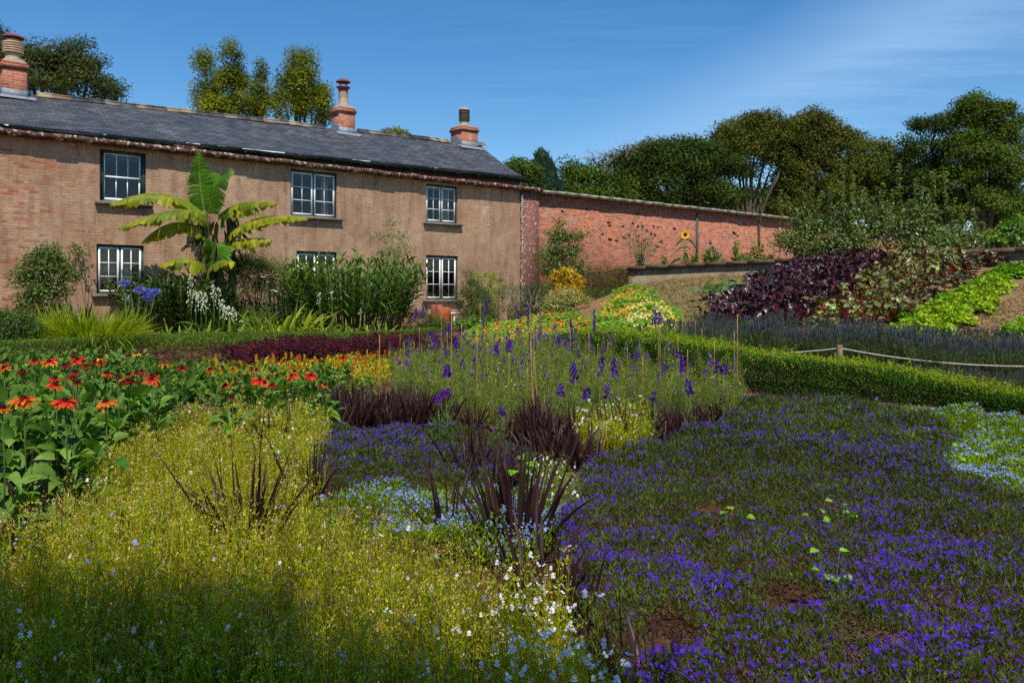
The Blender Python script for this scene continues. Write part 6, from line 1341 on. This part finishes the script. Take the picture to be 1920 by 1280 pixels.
# -- dark purple grasses
M_pur = foliage('purple_blade', .45, .22, .4, .2, 6, tint=(1.5, .6, .7))
PC = [(.050, .016, .020), (.075, .026, .028), (.035, .014, .016), (.060, .045, .02)]
def pgrass(n, L, W, spread=.10, el=(1.0, 1.52)):
    g = G(); th = rng.uniform(0, 2 * PI, n); e = rng.uniform(el[0], el[1], n); P = np.stack([np.cos(th) * spread * rng.uniform(0, 1, n), np.sin(th) * spread * rng.uniform(0, 1, n), np.full(n, -.02)], 1)
    D = np.stack([np.cos(th) * np.cos(e), np.sin(th) * np.cos(e), np.sin(e)], 1); blades(g, P, D, L * rng.uniform(.5, 1.05, n), W * rng.uniform(.7, 1.2, n), pal(PC, n, .2), n=6, droop=rng.uniform(.02, .5, n) ** 1.3, fold=.35)
    return g
def ptuft(label, px, py, h, n=34, W=.02, spread=.1, em=.0):
    b = spot(px, py, em); t = tag(make('purple_grass', pgrass(n, h, W, spread), M_pur, loc=(0, 0, 0)), label, 'purple grass', 'dark purple grass tufts'); t.location = b; return t
ptuft('largest dark purple grass tuft, in front of the pale blue patch', 968, 1058, .92, 84, .034, .13)
ptuft('slim dark purple grass tuft left of the largest one', 845, 1015, .62, 16, .034, .10)
ptuft('dark purple grass tuft in the yellow-green bed with long arching tips', 468, 975, .82, 64, .034, .14, em=.24)
ptuft('dark purple grass tuft just right of a small green seedling', 580, 905, .68, 36, .026, .11, em=.22)
ptuft('dark purple grass tuft among the green leaves at the left edge', 75, 985, .62, 36, .034, .12, em=.12)
ptuft('dark purple grass tuft half hidden in nemesia below the largest tuft', 1015, 1085, .66, 34, .034, .10, em=.2)
ptuft('dark purple grass tuft at the edge of the violet lobelia', 1080, 1150, .55, 24, .032, .10, em=.1)
ptuft('dark purple grass tuft at the bottom beside white nemesia flowers', 1180, 1290, .46, 22, .03, .14, em=.05)
ptuft('dark purple grass tuft at the bottom edge in front of the lobelia', 1225, 1370, .48, 14, .03, .1)
ptuft('few short dark purple blades in the pale blue patch', 640, 985, .3, 7, .018, .14)
ptuft('dark purple grass tuft behind the largest one, leaning left', 925, 920, .62, 40, .028, .13, em=.05)
ptuft('dark purple grass tuft between the pale blue patch and the lobelia', 1015, 925, .6, 36, .026, .13, em=.05)
pv = []
for _ in range(5):
    pv.append(tag(make('purple_grass', pgrass(46, .58, .026, .11), M_pur, loc=(0, 0, 0)), 'x', 'purple grass'))
sp_ = []
for (p0, p1, n, jx) in (((470, 838), (560, 842), 4, 8), ((500, 800), (640, 812), 5, 8), ((600, 806), (880, 806), 12, 8), ((620, 790), (800, 795), 8, 10), ((650, 776), (770, 780), 5, 8), ((960, 835), (1100, 850), 7, 9), ((1000, 812), (1090, 815), 4, 8), ((1100, 862), (1240, 830), 6, 8), ((1020, 880), (1100, 885), 4, 8), ((1260, 822), (1345, 805), 4, 6), ((880, 905), (960, 900), 3, 10), ((480, 870), (520, 872), 2, 5)):
    for i in range(n):
        a = p0[0] + (p1[0] - p0[0]) * i / max(1, n - 1) + rng.normal(0, jx); c = p0[1] + (p1[1] - p0[1]) * i / max(1, n - 1) + rng.normal(0, 3); sp_.append((tuple(spot(a, c)), rng.uniform(0, 6), rng.uniform(.8, 1.12)))
place(pv, sp_, 'dark purple grass tuft in the broken row across the middle of the beds', 'dark purple grass tufts in the middle row')

# -- gloriosa daisies
M_rud = foliage('hairy_leaf', .55, .28, .2, .2, 14)
RC = [(.08, .175, .015), (.13, .24, .025), (.05, .13, .012), (.19, .29, .05)]
def rud_leaves(g, s, h, n):
    th = rng.uniform(0, 2 * PI, n); z = rng.uniform(.05, .97, n); e = .3 + z * .8 + rng.normal(0, .15, n)
    P = np.stack([np.cos(th) * .05, np.sin(th) * .05, z * h], 1); D = np.stack([np.cos(th) * np.cos(e), np.sin(th) * np.cos(e), np.sin(e)], 1); L = rng.uniform(.17, .31, n) * (1.1 - .35 * z)
    blades(g, P, D, L, L * rng.uniform(.28, .42, n), pal(RC, n, .15), n=6, droop=rng.uniform(.2, .9, n), prof=LF, fold=.3, jit=.02)
def daisy_head(c, tilt, size, petals, tipc, t, cone=True):
    f = G(); n = 13; th = np.arange(n) * 2 * PI / n + rng.uniform(0, 1); c = np.array(c, float)
    for ring in range(2): 
        a = th + ring * .24; D = np.stack([np.cos(a), np.sin(a), np.full(n, .12 - .12 * ring)], 1) + rvec(n) * .14
        blades(f, np.tile(c + [0, 0, -.003 * ring], (n, 1)), D, size * rng.uniform(.85, 1.05, n), size * .42, pal(petals, n, .15), n=4, droop=rng.uniform(.15, .55, n), prof=LF, fold=.2, tip=(tipc, .55) if tipc is not None else None)
    ta, tb = tilt; R = np.array([[1, 0, 0], [0, math.cos(ta), -math.sin(ta)], [0, math.sin(ta), math.cos(ta)]]) @ np.array([[math.cos(tb), 0, math.sin(tb)], [0, 1, 0], [-math.sin(tb), 0, math.cos(tb)]])
    f.V = [(v - c) @ R.T + c for v in f.V]
    o = make('flower_head', f, M_petal, t, loc=(0, 0, 0))
    if cone: k = G(); k.lathe(c - [0, 0, .003], [(.018, 0), (.02, .01), (.014, .024), (0, .03)], 10, col=(.025, .008, .006)); make('cone', k, M_cone, o, loc=(0, 0, 0), smooth=True)
M_dstalk = solid('dark_daisy_stem', (.06, .09, .02), .7, .3, var=.3)
M_cone = solid('dark_cone', (.022, .008, .006), .9, .1, nscale=60)
def rudplant(h=.62, n=30, nst=5):
    t = thing('gloriosa_daisy', '', 'daisy plant', (0, 0, 0), world=False); g = G(); s = G()
    for k in range(nst):
        x, y = rng.normal(0, .10, 2); hh = h * rng.uniform(.6, 1.0); gg_ = G(); rud_leaves(gg_, s, hh, int(n / nst) + 2); g.merge(gg_, (x, y, 0)); s.tube([(x * .4, y * .4, -.02), (x, y, hh * .9)], [.005, .0035], 5)
        if rng.random() < .5: blades(g, np.tile([x, y, hh], (9, 1)), rvec(9) * .5 + [0, 0, .8], .05, .012, pal([(.14, .26, .05), (.3, .3, .05)], 9), n=2, droop=0)
    make('stems', s, M_dstalk, t, loc=(0, 0, 0)); make('leaves', g, M_rud, t, loc=(0, 0, 0)); return t
RG = 'gloriosa daisy plants in leaf'
pr = [rudplant(n=75, nst=6) for _ in range(5)]
pg = poly([(-80, 1020), (60, 985), (120, 930), (180, 870), (240, 800), (330, 768), (450, 758), (560, 778), (700, 772), (715, 748), (640, 745), (480, 744), (330, 716), (180, 700), (-60, 690)])
P = sow(pg, 7.5)
P = P[np.argsort(P[:, 1])]; keep = []
for p in P:
    if all((p[0] - q[0]) ** 2 + (p[1] - q[1]) ** 2 > .26 ** 2 for q in keep): keep.append(p)
ft = lambda y: 1.0 if y < 8 else .85
place(pr, [((x, y, gzf(x, y)), rng.uniform(0, 6), rng.uniform(.8, 1.1) * (1.0 if y < 7 else .82)) for x, y in keep], 'leafy green gloriosa daisy plant without an open flower', RG)
RED = [(.52, .016, .006), (.38, .012, .006), (.62, .035, .008)]; ORG = [(.60, .085, .008), (.48, .06, .008), (.66, .15, .012)]; DR = [(.20, .012, .01), (.28, .02, .01)]
DZ = [(44, 748, 1.25, 'orange', 'large rusty orange daisy seen edge-on at the far left'), (122, 752, 1.1, 'red', 'large red daisy with one yellow-tipped petal, second from the left'), (198, 754, .85, 'orange', 'drooping red and orange daisy with yellow tips, third from the left'),
      (4, 765, .6, 'orange', 'orange daisy cut off by the left edge'), (8, 690, .8, 'orange', 'orange-red daisy at the left edge above the large ones'), (92, 678, .9, 'redy', 'red daisy with yellow-orange rim in the far left of the bed'), (145, 674, .85, 'red', 'red daisy farthest back at the left'), (127, 684, .6, 'red', 'small red daisy tucked below its neighbour'),
      (103, 710, .75, 'red', 'red daisy at mid height left, above the edge-on pair'), (104, 722, 1.0, 'redo', 'flat red-orange daisy above the large second daisy'), (188, 680, .6, 'redo', 'small red-orange daisy pointing sideways'), (200, 700, .6, 'redo', 'low small orange daisy behind leaves'), (265, 697, .8, 'dark', 'dark red daisy with drooping petals, left of the orange-red pair'),
      (240, 714, 1.1, 'dark', 'widest dark red daisy with brown cone in mid bed'), (284, 712, 1.0, 'redo', 'bright red-orange daisy right of the wide dark one'), (340, 688, .8, 'dark', 'deep red daisy seen edge-on near the yellow plumes'), (310, 683, .8, 'yel', 'yellow-orange ragged daisy with red centre'), (256, 664, .6, 'yel', 'small yellow and orange daisy at the back'),
      (422, 722, .7, 'redo', 'half-open red daisy with an orange petal'), (487, 712, 1.05, 'red', 'bright red daisy before the yellow-green plumes'), (510, 722, .55, 'dark', 'small dark brown-centred daisy facing the viewer'), (547, 704, .85, 'red', 'red daisy on a tall dark stem'), (583, 704, .9, 'redo', 'orange-red daisy right of the tall-stemmed one'), (643, 670, .95, 'red', 'tallest red daisy at the right end of the bed'), (190, 672, .6, 'yel', 'yellow bud opening at the back left'), (435, 745, .4, 'dark', 'tiny dark daisy low in the leaves')]
_r2 = np.random.default_rng(77)
for k in range(26):
    q = _r2.random(); px = _r2.uniform(-10, 630) if q < .45 else _r2.uniform(-10, 330); py = (_r2.uniform(668, 712) if px < 330 else _r2.uniform(690, 728)) + (0 if q > .2 else _r2.uniform(0, 40) * (px < 200))
    DZ.append((px, py, _r2.uniform(.38, .68), ['red', 'redo', 'orange', 'dark', 'red'][k % 5], ['small open daisy with red petals in the crowded back of the daisy bed', 'small red daisy with orange petal tips in the crowded back of the daisy bed', 'small rusty orange daisy in the crowded back of the daisy bed', 'small dark maroon daisy in the crowded back of the daisy bed', 'small open daisy with red petals in the crowded back of the daisy bed'][k % 5]))
for px, py, sc, kind, lab in DZ:
    hgt = .78 if px < 230 else .70 if px < 400 else .55; b = spot(px, py, hgt); Y = b[1]; e = W3(px, py, Y); t = thing('gloriosa_daisy', lab, 'daisy', tuple(b), group='gloriosa daisies in flower'); s = G(); top = np.array([e[0] - b[0], 0, e[2] - b[2]])
    s.tube([(0, 0, 0), top * .5 + [.015, 0, 0], top], [.0045, .004, .0035], 6); make('stem', s, M_dstalk, t, loc=(0, 0, 0))
    g = G(); rud_leaves(g, s, hgt * .75, 22); make('leaves', g, M_rud, t, loc=(0, 0, 0))
    col, tp_ = {'orange': (ORG, (.72, .24, .015)), 'red': (RED, (.75, .10, .01)), 'redo': (RED, (.72, .16, .01)), 'redy': (RED, (.85, .45, .02)), 'dark': (DR, (.35, .03, .01)), 'yel': ([(.75, .35, .02), (.6, .15, .01)], (.8, .6, .03))}[kind]
    size = (.088 if px < 215 and py > 740 else .070) * sc * np.clip(Y / 6, .85, 1.3); daisy_head(top, (rng.normal(.12, .16), rng.normal(0, .16)), size, col, tp_, t)

# -- feathery celosia plumes
def celosia(fc, n=70, h=.34):
    t = thing('celosia', '', 'celosia', (0, 0, 0), world=False); g = G(); th = rng.uniform(0, 2 * PI, n); z = rng.uniform(.1, 1, n); P = np.stack([np.cos(th) * .05, np.sin(th) * .05, z * h * .75], 1)
    blades(g, P, np.stack([np.cos(th), np.sin(th), .5 + z * 1.2], 1), rng.uniform(.06, .13, n), rng.uniform(.014, .022, n), pal([(.38, .38, .02), (.50, .42, .03), (.22, .30, .02), (.55, .28, .02)], n, .15), n=3, droop=.4, prof=LF); make('leaves', g, M_leaf, t, loc=(0, 0, 0))
    for k in range(int(rng.integers(0, 2)) if fc[0][0] < .82 or rng.random() < .5 else 1):
        f = G(); c = np.array([rng.normal(0, .05), rng.normal(0, .05), h * rng.uniform(.75, 1.0)]); m = 46; u = rng.uniform(0, 1, m); th = rng.uniform(0, 2 * PI, m); r = .016 * (1 - u) + .003
        leaves(f, c + np.stack([np.cos(th) * r * .4, np.sin(th) * r * .4, u * .085], 1), np.stack([np.cos(th) * .45, np.sin(th) * .45, np.ones(m)], 1), .035, .012, pal(fc, m, .1)); make('plume', f, M_petal, t, loc=(0, 0, 0))
    return t
CR = [(.80, .03, .01), (.85, .07, .01)]; CO = [(.85, .12, .01), (.85, .22, .015)]; CM = [(.55, .01, .03), (.7, .02, .03)]
pr = [celosia(CR), celosia(CO), celosia(CM), celosia(CO, 80), celosia([(.8, .5, .03)], 80), celosia([(.8, .5, .03)], 80)]
pg = poly([(395, 742), (380, 718), (440, 704), (560, 690), (680, 682), (760, 690), (760, 720), (700, 736), (600, 745), (500, 748)], 0)
keep = []
for p in sow(pg, 30):
    if all((p[0] - q[0]) ** 2 + (p[1] - q[1]) ** 2 > .19 ** 2 for q in keep): keep.append(p)
place(pr, [((x, y, gzf(x, y)), rng.uniform(0, 6), rng.uniform(.9, 1.2)) for x, y in keep], 'yellow-leaved celosia with a flame-like plume behind the daisies', 'flame-plumed celosias')
# -- purple amaranth
def amar(cols, n=120, h=.50):
    t = thing('amaranth', '', 'amaranth', (0, 0, 0), world=False); g = G(); th = rng.uniform(0, 2 * PI, n); z = rng.uniform(.1, 1, n) ** .7; x = np.cos(th) * .1 * rng.uniform(0, 1, n); y = np.sin(th) * .1 * rng.uniform(0, 1, n)
    blades(g, np.stack([x, y, z * h], 1), np.stack([np.cos(th), np.sin(th), -.1 + z * .9], 1), rng.uniform(.08, .17, n), rng.uniform(.022, .035, n), pal(cols, n, .22), n=4, droop=.7, prof=LF, fold=.25); make('leaves', g, M_leaf, t, loc=(0, 0, 0)); return t
AM = [(.050, .010, .020), (.075, .012, .026), (.032, .012, .015), (.10, .010, .024)]
def spaced(pgpx, d, gap, h=0):
    keep = []
    for p in sow(poly(pgpx, h), d):
        if all((p[0] - q[0]) ** 2 + (p[1] - q[1]) ** 2 > gap ** 2 for q in keep): keep.append(p)
    return [((x, y, gzf(x, y)), rng.uniform(0, 6), rng.uniform(.85, 1.15)) for x, y in keep]
pr = [amar(AM) for _ in range(4)] + [amar([(.17, .01, .022), (.11, .012, .026)])]
place(pr, spaced([(395, 705), (450, 683), (560, 668), (700, 664), (800, 662), (860, 668), (850, 690), (700, 692), (560, 702), (440, 716)], 22, .26), 'dark crimson-purple amaranth in the drift behind the celosias', 'crimson amaranth drift')
pr = [amar([(.11, .06, .03), (.15, .10, .03), (.08, .02, .03)], 80, .34) for _ in range(4)]
place(pr, spaced([(-60, 700), (-60, 680), (120, 684), (300, 684), (420, 688), (400, 712), (200, 704)], 16, .3), 'brownish-purple amaranth in the thin row before the low hedge on the left', 'brown-purple amaranth row')

# -- larkspur on canes
M_fern = foliage('ferny_leaf', .6, .3, .25, .2, 10)
def larkspur(h, fcol, nfl=34, spl=.22, fol=380):
    t = thing('larkspur', '', 'larkspur', (0, 0, 0), world=False); g = G(); s = G(); lean = rng.normal(0, .07, 2); tip = np.array([lean[0], lean[1], h])
    s.tube([(0, 0, -.03), tip * .55 + [rng.normal(0, .02), 0, 0], tip], [.005, .004, .002], 4)
    ns = 4
    for k in range(ns): th = rng.uniform(0, 6.28); z = rng.uniform(.15, .5); p = tip * z; e = p + [math.cos(th) * .13, math.sin(th) * .13, h * rng.uniform(.15, .35)]; s.tube([p, e], [.003, .002], 3)
    z = rng.uniform(.04, .82, fol); th = rng.uniform(0, 2 * PI, fol); r = .15 * (1 - z) ** .5 * rng.uniform(.1, 1, fol); P = tip * z[:, None] + np.stack([np.cos(th) * r, np.sin(th) * r, np.zeros(fol)], 1)
    blades(g, P, rvec(fol) * .7 + [0, 0, .7], rng.uniform(.03, .085, fol), .0042, pal([(.13, .20, .015), (.22, .27, .02), (.08, .14, .015), (.28, .24, .05)], fol, .2), n=2, droop=.2)
    make('stem', s, M_stalk, t, loc=(0, 0, 0)); make('foliage', g, M_fern, t, loc=(0, 0, 0))
    if nfl:
        f = G(); u = rng.uniform(0, 1, nfl); th = rng.uniform(0, 2 * PI, nfl); C = tip * (1 - (u * spl / h))[:, None] + np.stack([np.cos(th), np.sin(th), np.zeros(nfl)], 1) * (.012 + .020 * u)[:, None]; ax = unit(np.stack([np.cos(th), np.sin(th), np.full(nfl, .2)], 1)); w1 = unit(np.cross(ax, [0, 0, 1])); w2 = np.cross(ax, w1)
        for k in range(5): a = k * 2 * PI / 5; leaves(f, C, w1 * math.cos(a) + w2 * math.sin(a) + ax * .3, .022, .018, pal(fcol, nfl, .15), Nn=ax)
        make('flower_spike', f, M_petal, t, loc=(0, 0, 0))
    return t
VP = [(.085, .012, .25), (.13, .018, .34), (.06, .012, .18)]; FD = [(.20, .12, .28), (.26, .18, .30), (.14, .07, .20)]; MA = [(.20, .03, .30), (.15, .03, .32)]
prs = [larkspur(.70, VP, 16, .14), larkspur(.66, FD, 8, .2), larkspur(.68, VP, 8, .2), larkspur(.58, MA, 8, .10), larkspur(.62, FD, 0), larkspur(.5, FD, 0), larkspur(.7, FD, 0), larkspur(.45, FD, 0), larkspur(.55, FD, 6, .3)]
sp_ = spaced([(745, 770), (735, 700), (780, 680), (900, 668), (1080, 668), (1200, 690), (1330, 715), (1395, 735), (1385, 785), (1240, 790), (1080, 800), (950, 812), (880, 806), (800, 790)], 16, .2)
place(prs, sp_, 'ferny larkspur stem in the thicket of bamboo canes', 'larkspurs among the canes')
LG_ = 'purple larkspur spikes standing out above the thicket'
def lark_at(label, px, top, low, h=.85, col=VP, dense=1.0, y=None, w=1.0):
    if y is None: b = spot(px, top, h)
    else: b = at(px, y)
    e = W3(px, top, b[1]); lo = W3(px, low, b[1]); t = thing('larkspur', label, 'larkspur', tuple(b), group=LG_); s = G(); tip = e - b
    s.tube([(0, 0, -.03), tip * .5 + [.02, 0, 0], tip], [.006, .005, .003], 5); make('stem', s, M_stalk, t, loc=(0, 0, 0)); n = int(46 * dense * (e[2] - lo[2]) / .2) + 8; f = G()
    u = rng.uniform(0, 1, n) ** .85; th = rng.uniform(0, 2 * PI, n); wob = .012 * np.sin(u * 17 + px); C = tip + np.stack([np.cos(th) * (.010 + .017 * u) * w * rng.uniform(.6, 1.5, n) + wob, np.sin(th) * (.010 + .017 * u) * w, -u * (e[2] - lo[2]) * 1.45], 1); ax = unit(np.stack([np.cos(th), np.sin(th), np.full(n, .2)], 1)); w1 = unit(np.cross(ax, [0, 0, 1])); w2 = np.cross(ax, w1)
    for k in range(5): a = k * 2 * PI / 5; leaves(f, C, w1 * math.cos(a) + w2 * math.sin(a) + ax * .3, .021, .017, pal(col, n, .3), Nn=ax)
    make('flower_spike', f, M_petal, t, loc=(0, 0, 0)); g = G(); m = 160; z = rng.uniform(.05, .7, m)[:, None]; blades(g, tip * z + rvec(m) * .07, rvec(m) + [0, 0, .7], .07, .005, pal([(.11, .19, .03), (.16, .25, .05)], m), n=2, droop=.2); make('foliage', g, M_fern, t, loc=(0, 0, 0)); return t
for a, tp_, lo, lab, hh, dn in ((924, 519, 545, 'tallest violet larkspur spike rising beside the black stake', 1.35, 1.4), (918, 535, 562, 'violet larkspur flowers just under the tallest spike', 1.25, 1.0), (912, 553, 578, 'broad violet larkspur spike leaning left of the black stake', 1.15, 1.3), (906, 585, 606, 'small violet larkspur head left under the broad leaning spike', 1.0, .7),
    (793, 566, 588, 'dense violet larkspur head in front of the clay pots', 1.1, 1.6), (780, 577, 590, 'sideways violet larkspur spray left of its dense neighbour', 1.05, 1.2), (818, 562, 580, 'faded violet larkspur before the taller clay pot', 1.05, .7), (773, 592, 600, 'small violet larkspur bloom low left of the pots', .95, .5),
    (990, 570, 600, 'dark violet larkspur spike before the orange nasturtiums', 1.0, 1.0), (974, 584, 598, 'short violet larkspur left of the dark spike', .95, .8), (1114, 580, 612, 'narrow violet larkspur spike beside the yellow nasturtiums', 1.0, 1.1), (1071, 598, 640, 'long dense violet larkspur spike in front of red nasturtiums', .95, 1.1),
    (1014, 585, 625, 'faded pinkish larkspur spike', 1.0, .8), (1228, 580, 598, 'wide violet larkspur head against the yellow nasturtiums', 1.05, 1.5), (1238, 582, 596, 'violet larkspur touching the wide head', 1.05, 1.0), (842, 607, 620, 'violet larkspur at the far left of the thicket', .9, 1.0), (855, 628, 645, 'violet larkspur over the orange flowers', .85, 1.0), (811, 622, 645, 'slim violet larkspur far left', .88, .8),
    (953, 634, 652, 'bright violet larkspur in the centre left of the thicket', .85, 1.2), (930, 645, 660, 'bright violet larkspur beside the centre-left one', .82, 1.1), (838, 686, 700, 'horizontal bright violet larkspur spray, upper of the two at the left', .72, 1.8), (835, 728, 742, 'horizontal bright violet larkspur spray, lower left', .62, 1.6), (820, 742, 750, 'lowest bright violet larkspur spray at the left', .55, 1.2),
    (1077, 685, 708, 'bright violet larkspur spike in the very middle of the thicket', .75, 1.1), (1052, 720, 735, 'short violet larkspur low in the middle', .6, .9), (1100, 728, 742, 'violet larkspur beside white nemesia', .6, .9), (1138, 720, 738, 'magenta larkspur low in the middle', .62, 1.0), (1150, 672, 696, 'violet larkspur right of the middle', .78, 1.0),
    (1280, 665, 688, 'violet larkspur at the right of the thicket', .78, 1.2), (1292, 712, 730, 'violet larkspur low at the right', .65, 1.0), (1347, 680, 694, 'violet larkspur spray over the box hedge', .72, 1.1), (1360, 684, 696, 'loose violet larkspur at the right end of the thicket', .72, .9), (940, 765, 775, 'small bright violet larkspur low over bare soil', .42, .6), (1225, 735, 748, 'tiny violet larkspur over the nemesia patch', .55, .6)):
    lark_at(lab, a, tp_, lo, hh, MA if 'magenta' in lab else FD if 'faded' in lab else VP, dn, w=1.6 if 'spray' in lab or 'wide' in lab or 'broad' in lab else 1.0)
M_cane = solid('bamboo_cane', (.42, .24, .07), .6, .3, var=.3, nscale=18); M_cane2 = solid('old_green_cane', (.22, .19, .04), .6, .3, var=.3, nscale=18)
CN = [(826, 575, 760), (900, 568, 690), (940, 560, 640), (968, 600, 700), (993, 577, 660), (1000, 590, 800), (1027, 617, 770), (1050, 660, 720), (1069, 620, 700), (1090, 590, 680), (1105, 622, 720), (1150, 624, 690), (1165, 680, 760), (1222, 585, 700), (1232, 610, 720), (1237, 645, 790), (1271, 630, 730), (1277, 592, 690), (1303, 600, 680), (1316, 615, 690), (1383, 590, 770), (1376, 620, 790), (895, 620, 780), (866, 605, 690), (872, 600, 660), (838, 622, 700), (712, 628, 770), (750, 625, 720), (778, 640, 700), (787, 612, 690), (812, 660, 720), (915, 640, 740), (955, 660, 770), (985, 690, 820), (1010, 660, 790), (1135, 640, 700), (1180, 650, 760), (1205, 668, 780), (1125, 690, 770), (1060, 690, 780), (1340, 640, 760), (1358, 690, 790), (1255, 700, 790), (1290, 655, 760), (846, 590, 760), (925, 600, 800), (1000, 640, 810), (1098, 660, 700), (758, 640, 735)]
for i, (a, tp_, bt_) in enumerate(CN):
    b = spot(a, max(bt_, 668)); e = W3(a + rng.normal(0, 2.5), tp_, b[1]); e[2] = min(e[2], b[2] + 1.7); g = G(); r = .0045; q = np.linspace(0, 1, 6)[:, None]; g.tube(b + (e - b) * q + [0, 0, -.02] * (1 - q), [r, r * 1.15, r, r * 1.15, r, r], 6)
    o = make('bamboo_cane', g, M_cane if i % 3 else M_cane2, loc=tuple(b)); tag(o, 'tallest tan bamboo cane, upper left of the thicket' if i == 1 else ('thin tan bamboo cane stuck among the larkspurs' if i % 3 else 'greenish bamboo cane stuck among the larkspurs'), 'cane', 'bamboo canes in the larkspurs')
b = spot(934, 622); g = G(); e = W3(934, 545, b[1]); g.tube([b, e], .011, 6); x = W3(925, 527, b[1]); g.tube([W3(934, 560, b[1]), W3(934, 522, b[1])], .008, 5); g.tube([W3(934, 524, b[1]), W3(940, 525, b[1])], .01, 5)
tag(make('black_stake', g, M_gutter, loc=tuple(b)), 'thin black metal plant stake beside the tallest violet larkspur', 'stake')
# dark dead stalk in the thicket
b = spot(902, 760); g = G(); e = W3(905, 600, b[1]); g.tube([b, (b + e) / 2 + [.02, 0, 0], e], [.009, .007, .004], 5)
for a, c in ((925, 632), (880, 640), (890, 615), (918, 655)): p = b + (e - b) * rng.uniform(.4, .8); g.tube([p, W3(a, c, b[1])], [.004, .002], 4)
tag(make('dead_stalk', g, M_bark, loc=tuple(b)), 'tall dark dead branching stalk in the left of the cane thicket', 'dead stalk')
# ferny ground cover knitting the thicket together, and marigold dots
g = G(); P = sow(poly([(735, 775), (735, 700), (780, 672), (900, 662), (1080, 662), (1200, 684), (1330, 710), (1398, 735), (1388, 790), (1240, 786), (1080, 790), (960, 800), (880, 800)]), 560, 12); N = len(P)
B = g3(P); H = rng.uniform(.08, .55, N) * (.8 + .4 * vnoise(P[:, 0], P[:, 1], 2.5, 51)); D = unit(rvec(N) * .3 + [0, 0, 1]); blades(g, B, D, H, .004, pal([(.14, .20, .02), (.20, .23, .03), (.09, .15, .02)], N), n=2, droop=.1)
k = 8; C = np.repeat(B, k, 0) + np.repeat(D * H[:, None], k, 0) * rng.uniform(.2, 1, (N * k, 1)); leaves(g, C, rvec(N * k) + [0, 0, .5], rng.uniform(.02, .06, N * k), .007, pal([(.12, .19, .02), (.19, .25, .03), (.25, .25, .05)], N * k))
ns_ = 700; Q = P[rng.integers(len(P), size=ns_)]; blades(g, g3(Q, rng.uniform(.1, .4, ns_)), rvec(ns_) * [1, 1, .5] + [0, 0, .3], rng.uniform(.1, .35, ns_), .005, pal([(.42, .40, .16), (.30, .33, .10), (.35, .25, .10)], ns_), n=4, droop=.5)
ns_ = 1500; Q = P[rng.integers(len(P), size=ns_)]; leaves(g, g3(Q, rng.uniform(.1, .5, ns_)), rvec(ns_) + [0, 0, .3], rng.uniform(.03, .07, ns_), .022, pal([(.34, .38, .02), (.20, .32, .03), (.42, .34, .03), (.10, .20, .05)], ns_))
tag(make('ferny_undergrowth', g, M_fern), 'fine ferny green growth between the canes', 'undergrowth', kind='stuff')
f = G(); 
for pgx, cs, d in (([(740, 690), (745, 650), (850, 640), (960, 640), (960, 660), (850, 680)], [(.85, .35, .01), (.8, .5, .02)], 5), ([(860, 760), (1400, 760), (1390, 700), (1000, 680), (800, 700)], [(.25, .14, .3), (.4, .34, .42), (.10, .02, .26)], 7)):
    Q = sow(poly(pgx, .3), d); M = len(Q); e = g3(Q, rng.uniform(.25, .5, M))
    for q in range(5): leaves(f, e, rvec(M) + [0, -.3, .4], .024, .018, np.array(cs)[rng.integers(len(cs), size=M)])
tag(make('scattered_blooms', f, M_petal), 'scattered small orange and mauve blooms between the canes', 'flowers', kind='stuff')
# -- self-sown seedlings
for i, (a, c, h, L, n, col, lab) in enumerate(((1380, 1040, .26, .05, 5, (.20, .38, .02), 'round-leaved nasturtium seedling on the lobelia beside the soil gap'), (1530, 1030, .25, .045, 4, (.28, .42, .04), 'pale nasturtium seedling in the middle of the lobelia'), (1575, 1040, .26, .045, 5, (.16, .34, .02), 'brighter nasturtium seedling right of the pale one'), (1560, 1155, .26, .05, 6, (.18, .36, .02), 'nasturtium seedling near the bottom right of the lobelia'), (1785, 905, .27, .05, 3, (.2, .4, .02), 'single bright seedling leaf between lobelia and the pale blue carpet'),
        (445, 875, .3, .09, 7, (.16, .34, .02), 'bright green seedling in the nemesia left of a purple tuft'), (540, 905, .26, .09, 4, (.22, .40, .03), 'broad-leaved yellow-green seedling beside a purple tuft'), (975, 945, .34, .09, 6, (.2, .42, .02), 'bright heart-leaved seedling in front of the largest purple tuft'), (1020, 975, .2, .06, 12, (.16, .34, .03), 'pale green leafy seedling right of the largest purple tuft'), (15, 1030, .18, .24, 3, (.08, .22, .06), 'broad dark green hosta-like leaves at the left edge'), (660, 905, .18, .07, 5, (.18, .36, .02), 'small seedling at the edge of the small lobelia patch'))):
    b = spot(a, c); g = G(); th = rng.uniform(0, 6.28, n); E = b + np.stack([np.cos(th) * .06, np.sin(th) * .06, h * rng.uniform(.7, 1.15, n)], 1); t = thing('seedling', lab, 'seedling', tuple(b)); s = G()
    for e in E: s.tube([b, e], [.0025, .002], 3, cap=False)
    blades(g, E, np.stack([np.cos(th), np.sin(th) - .6, np.full(n, .3)], 1), L, L * .9, pal([col, tuple(np.array(col) * 1.2)], n), n=4, droop=.4, prof=HT, fold=.12); make('stems', s, M_stalk, t); make('leaves', g, M_leaf, t)
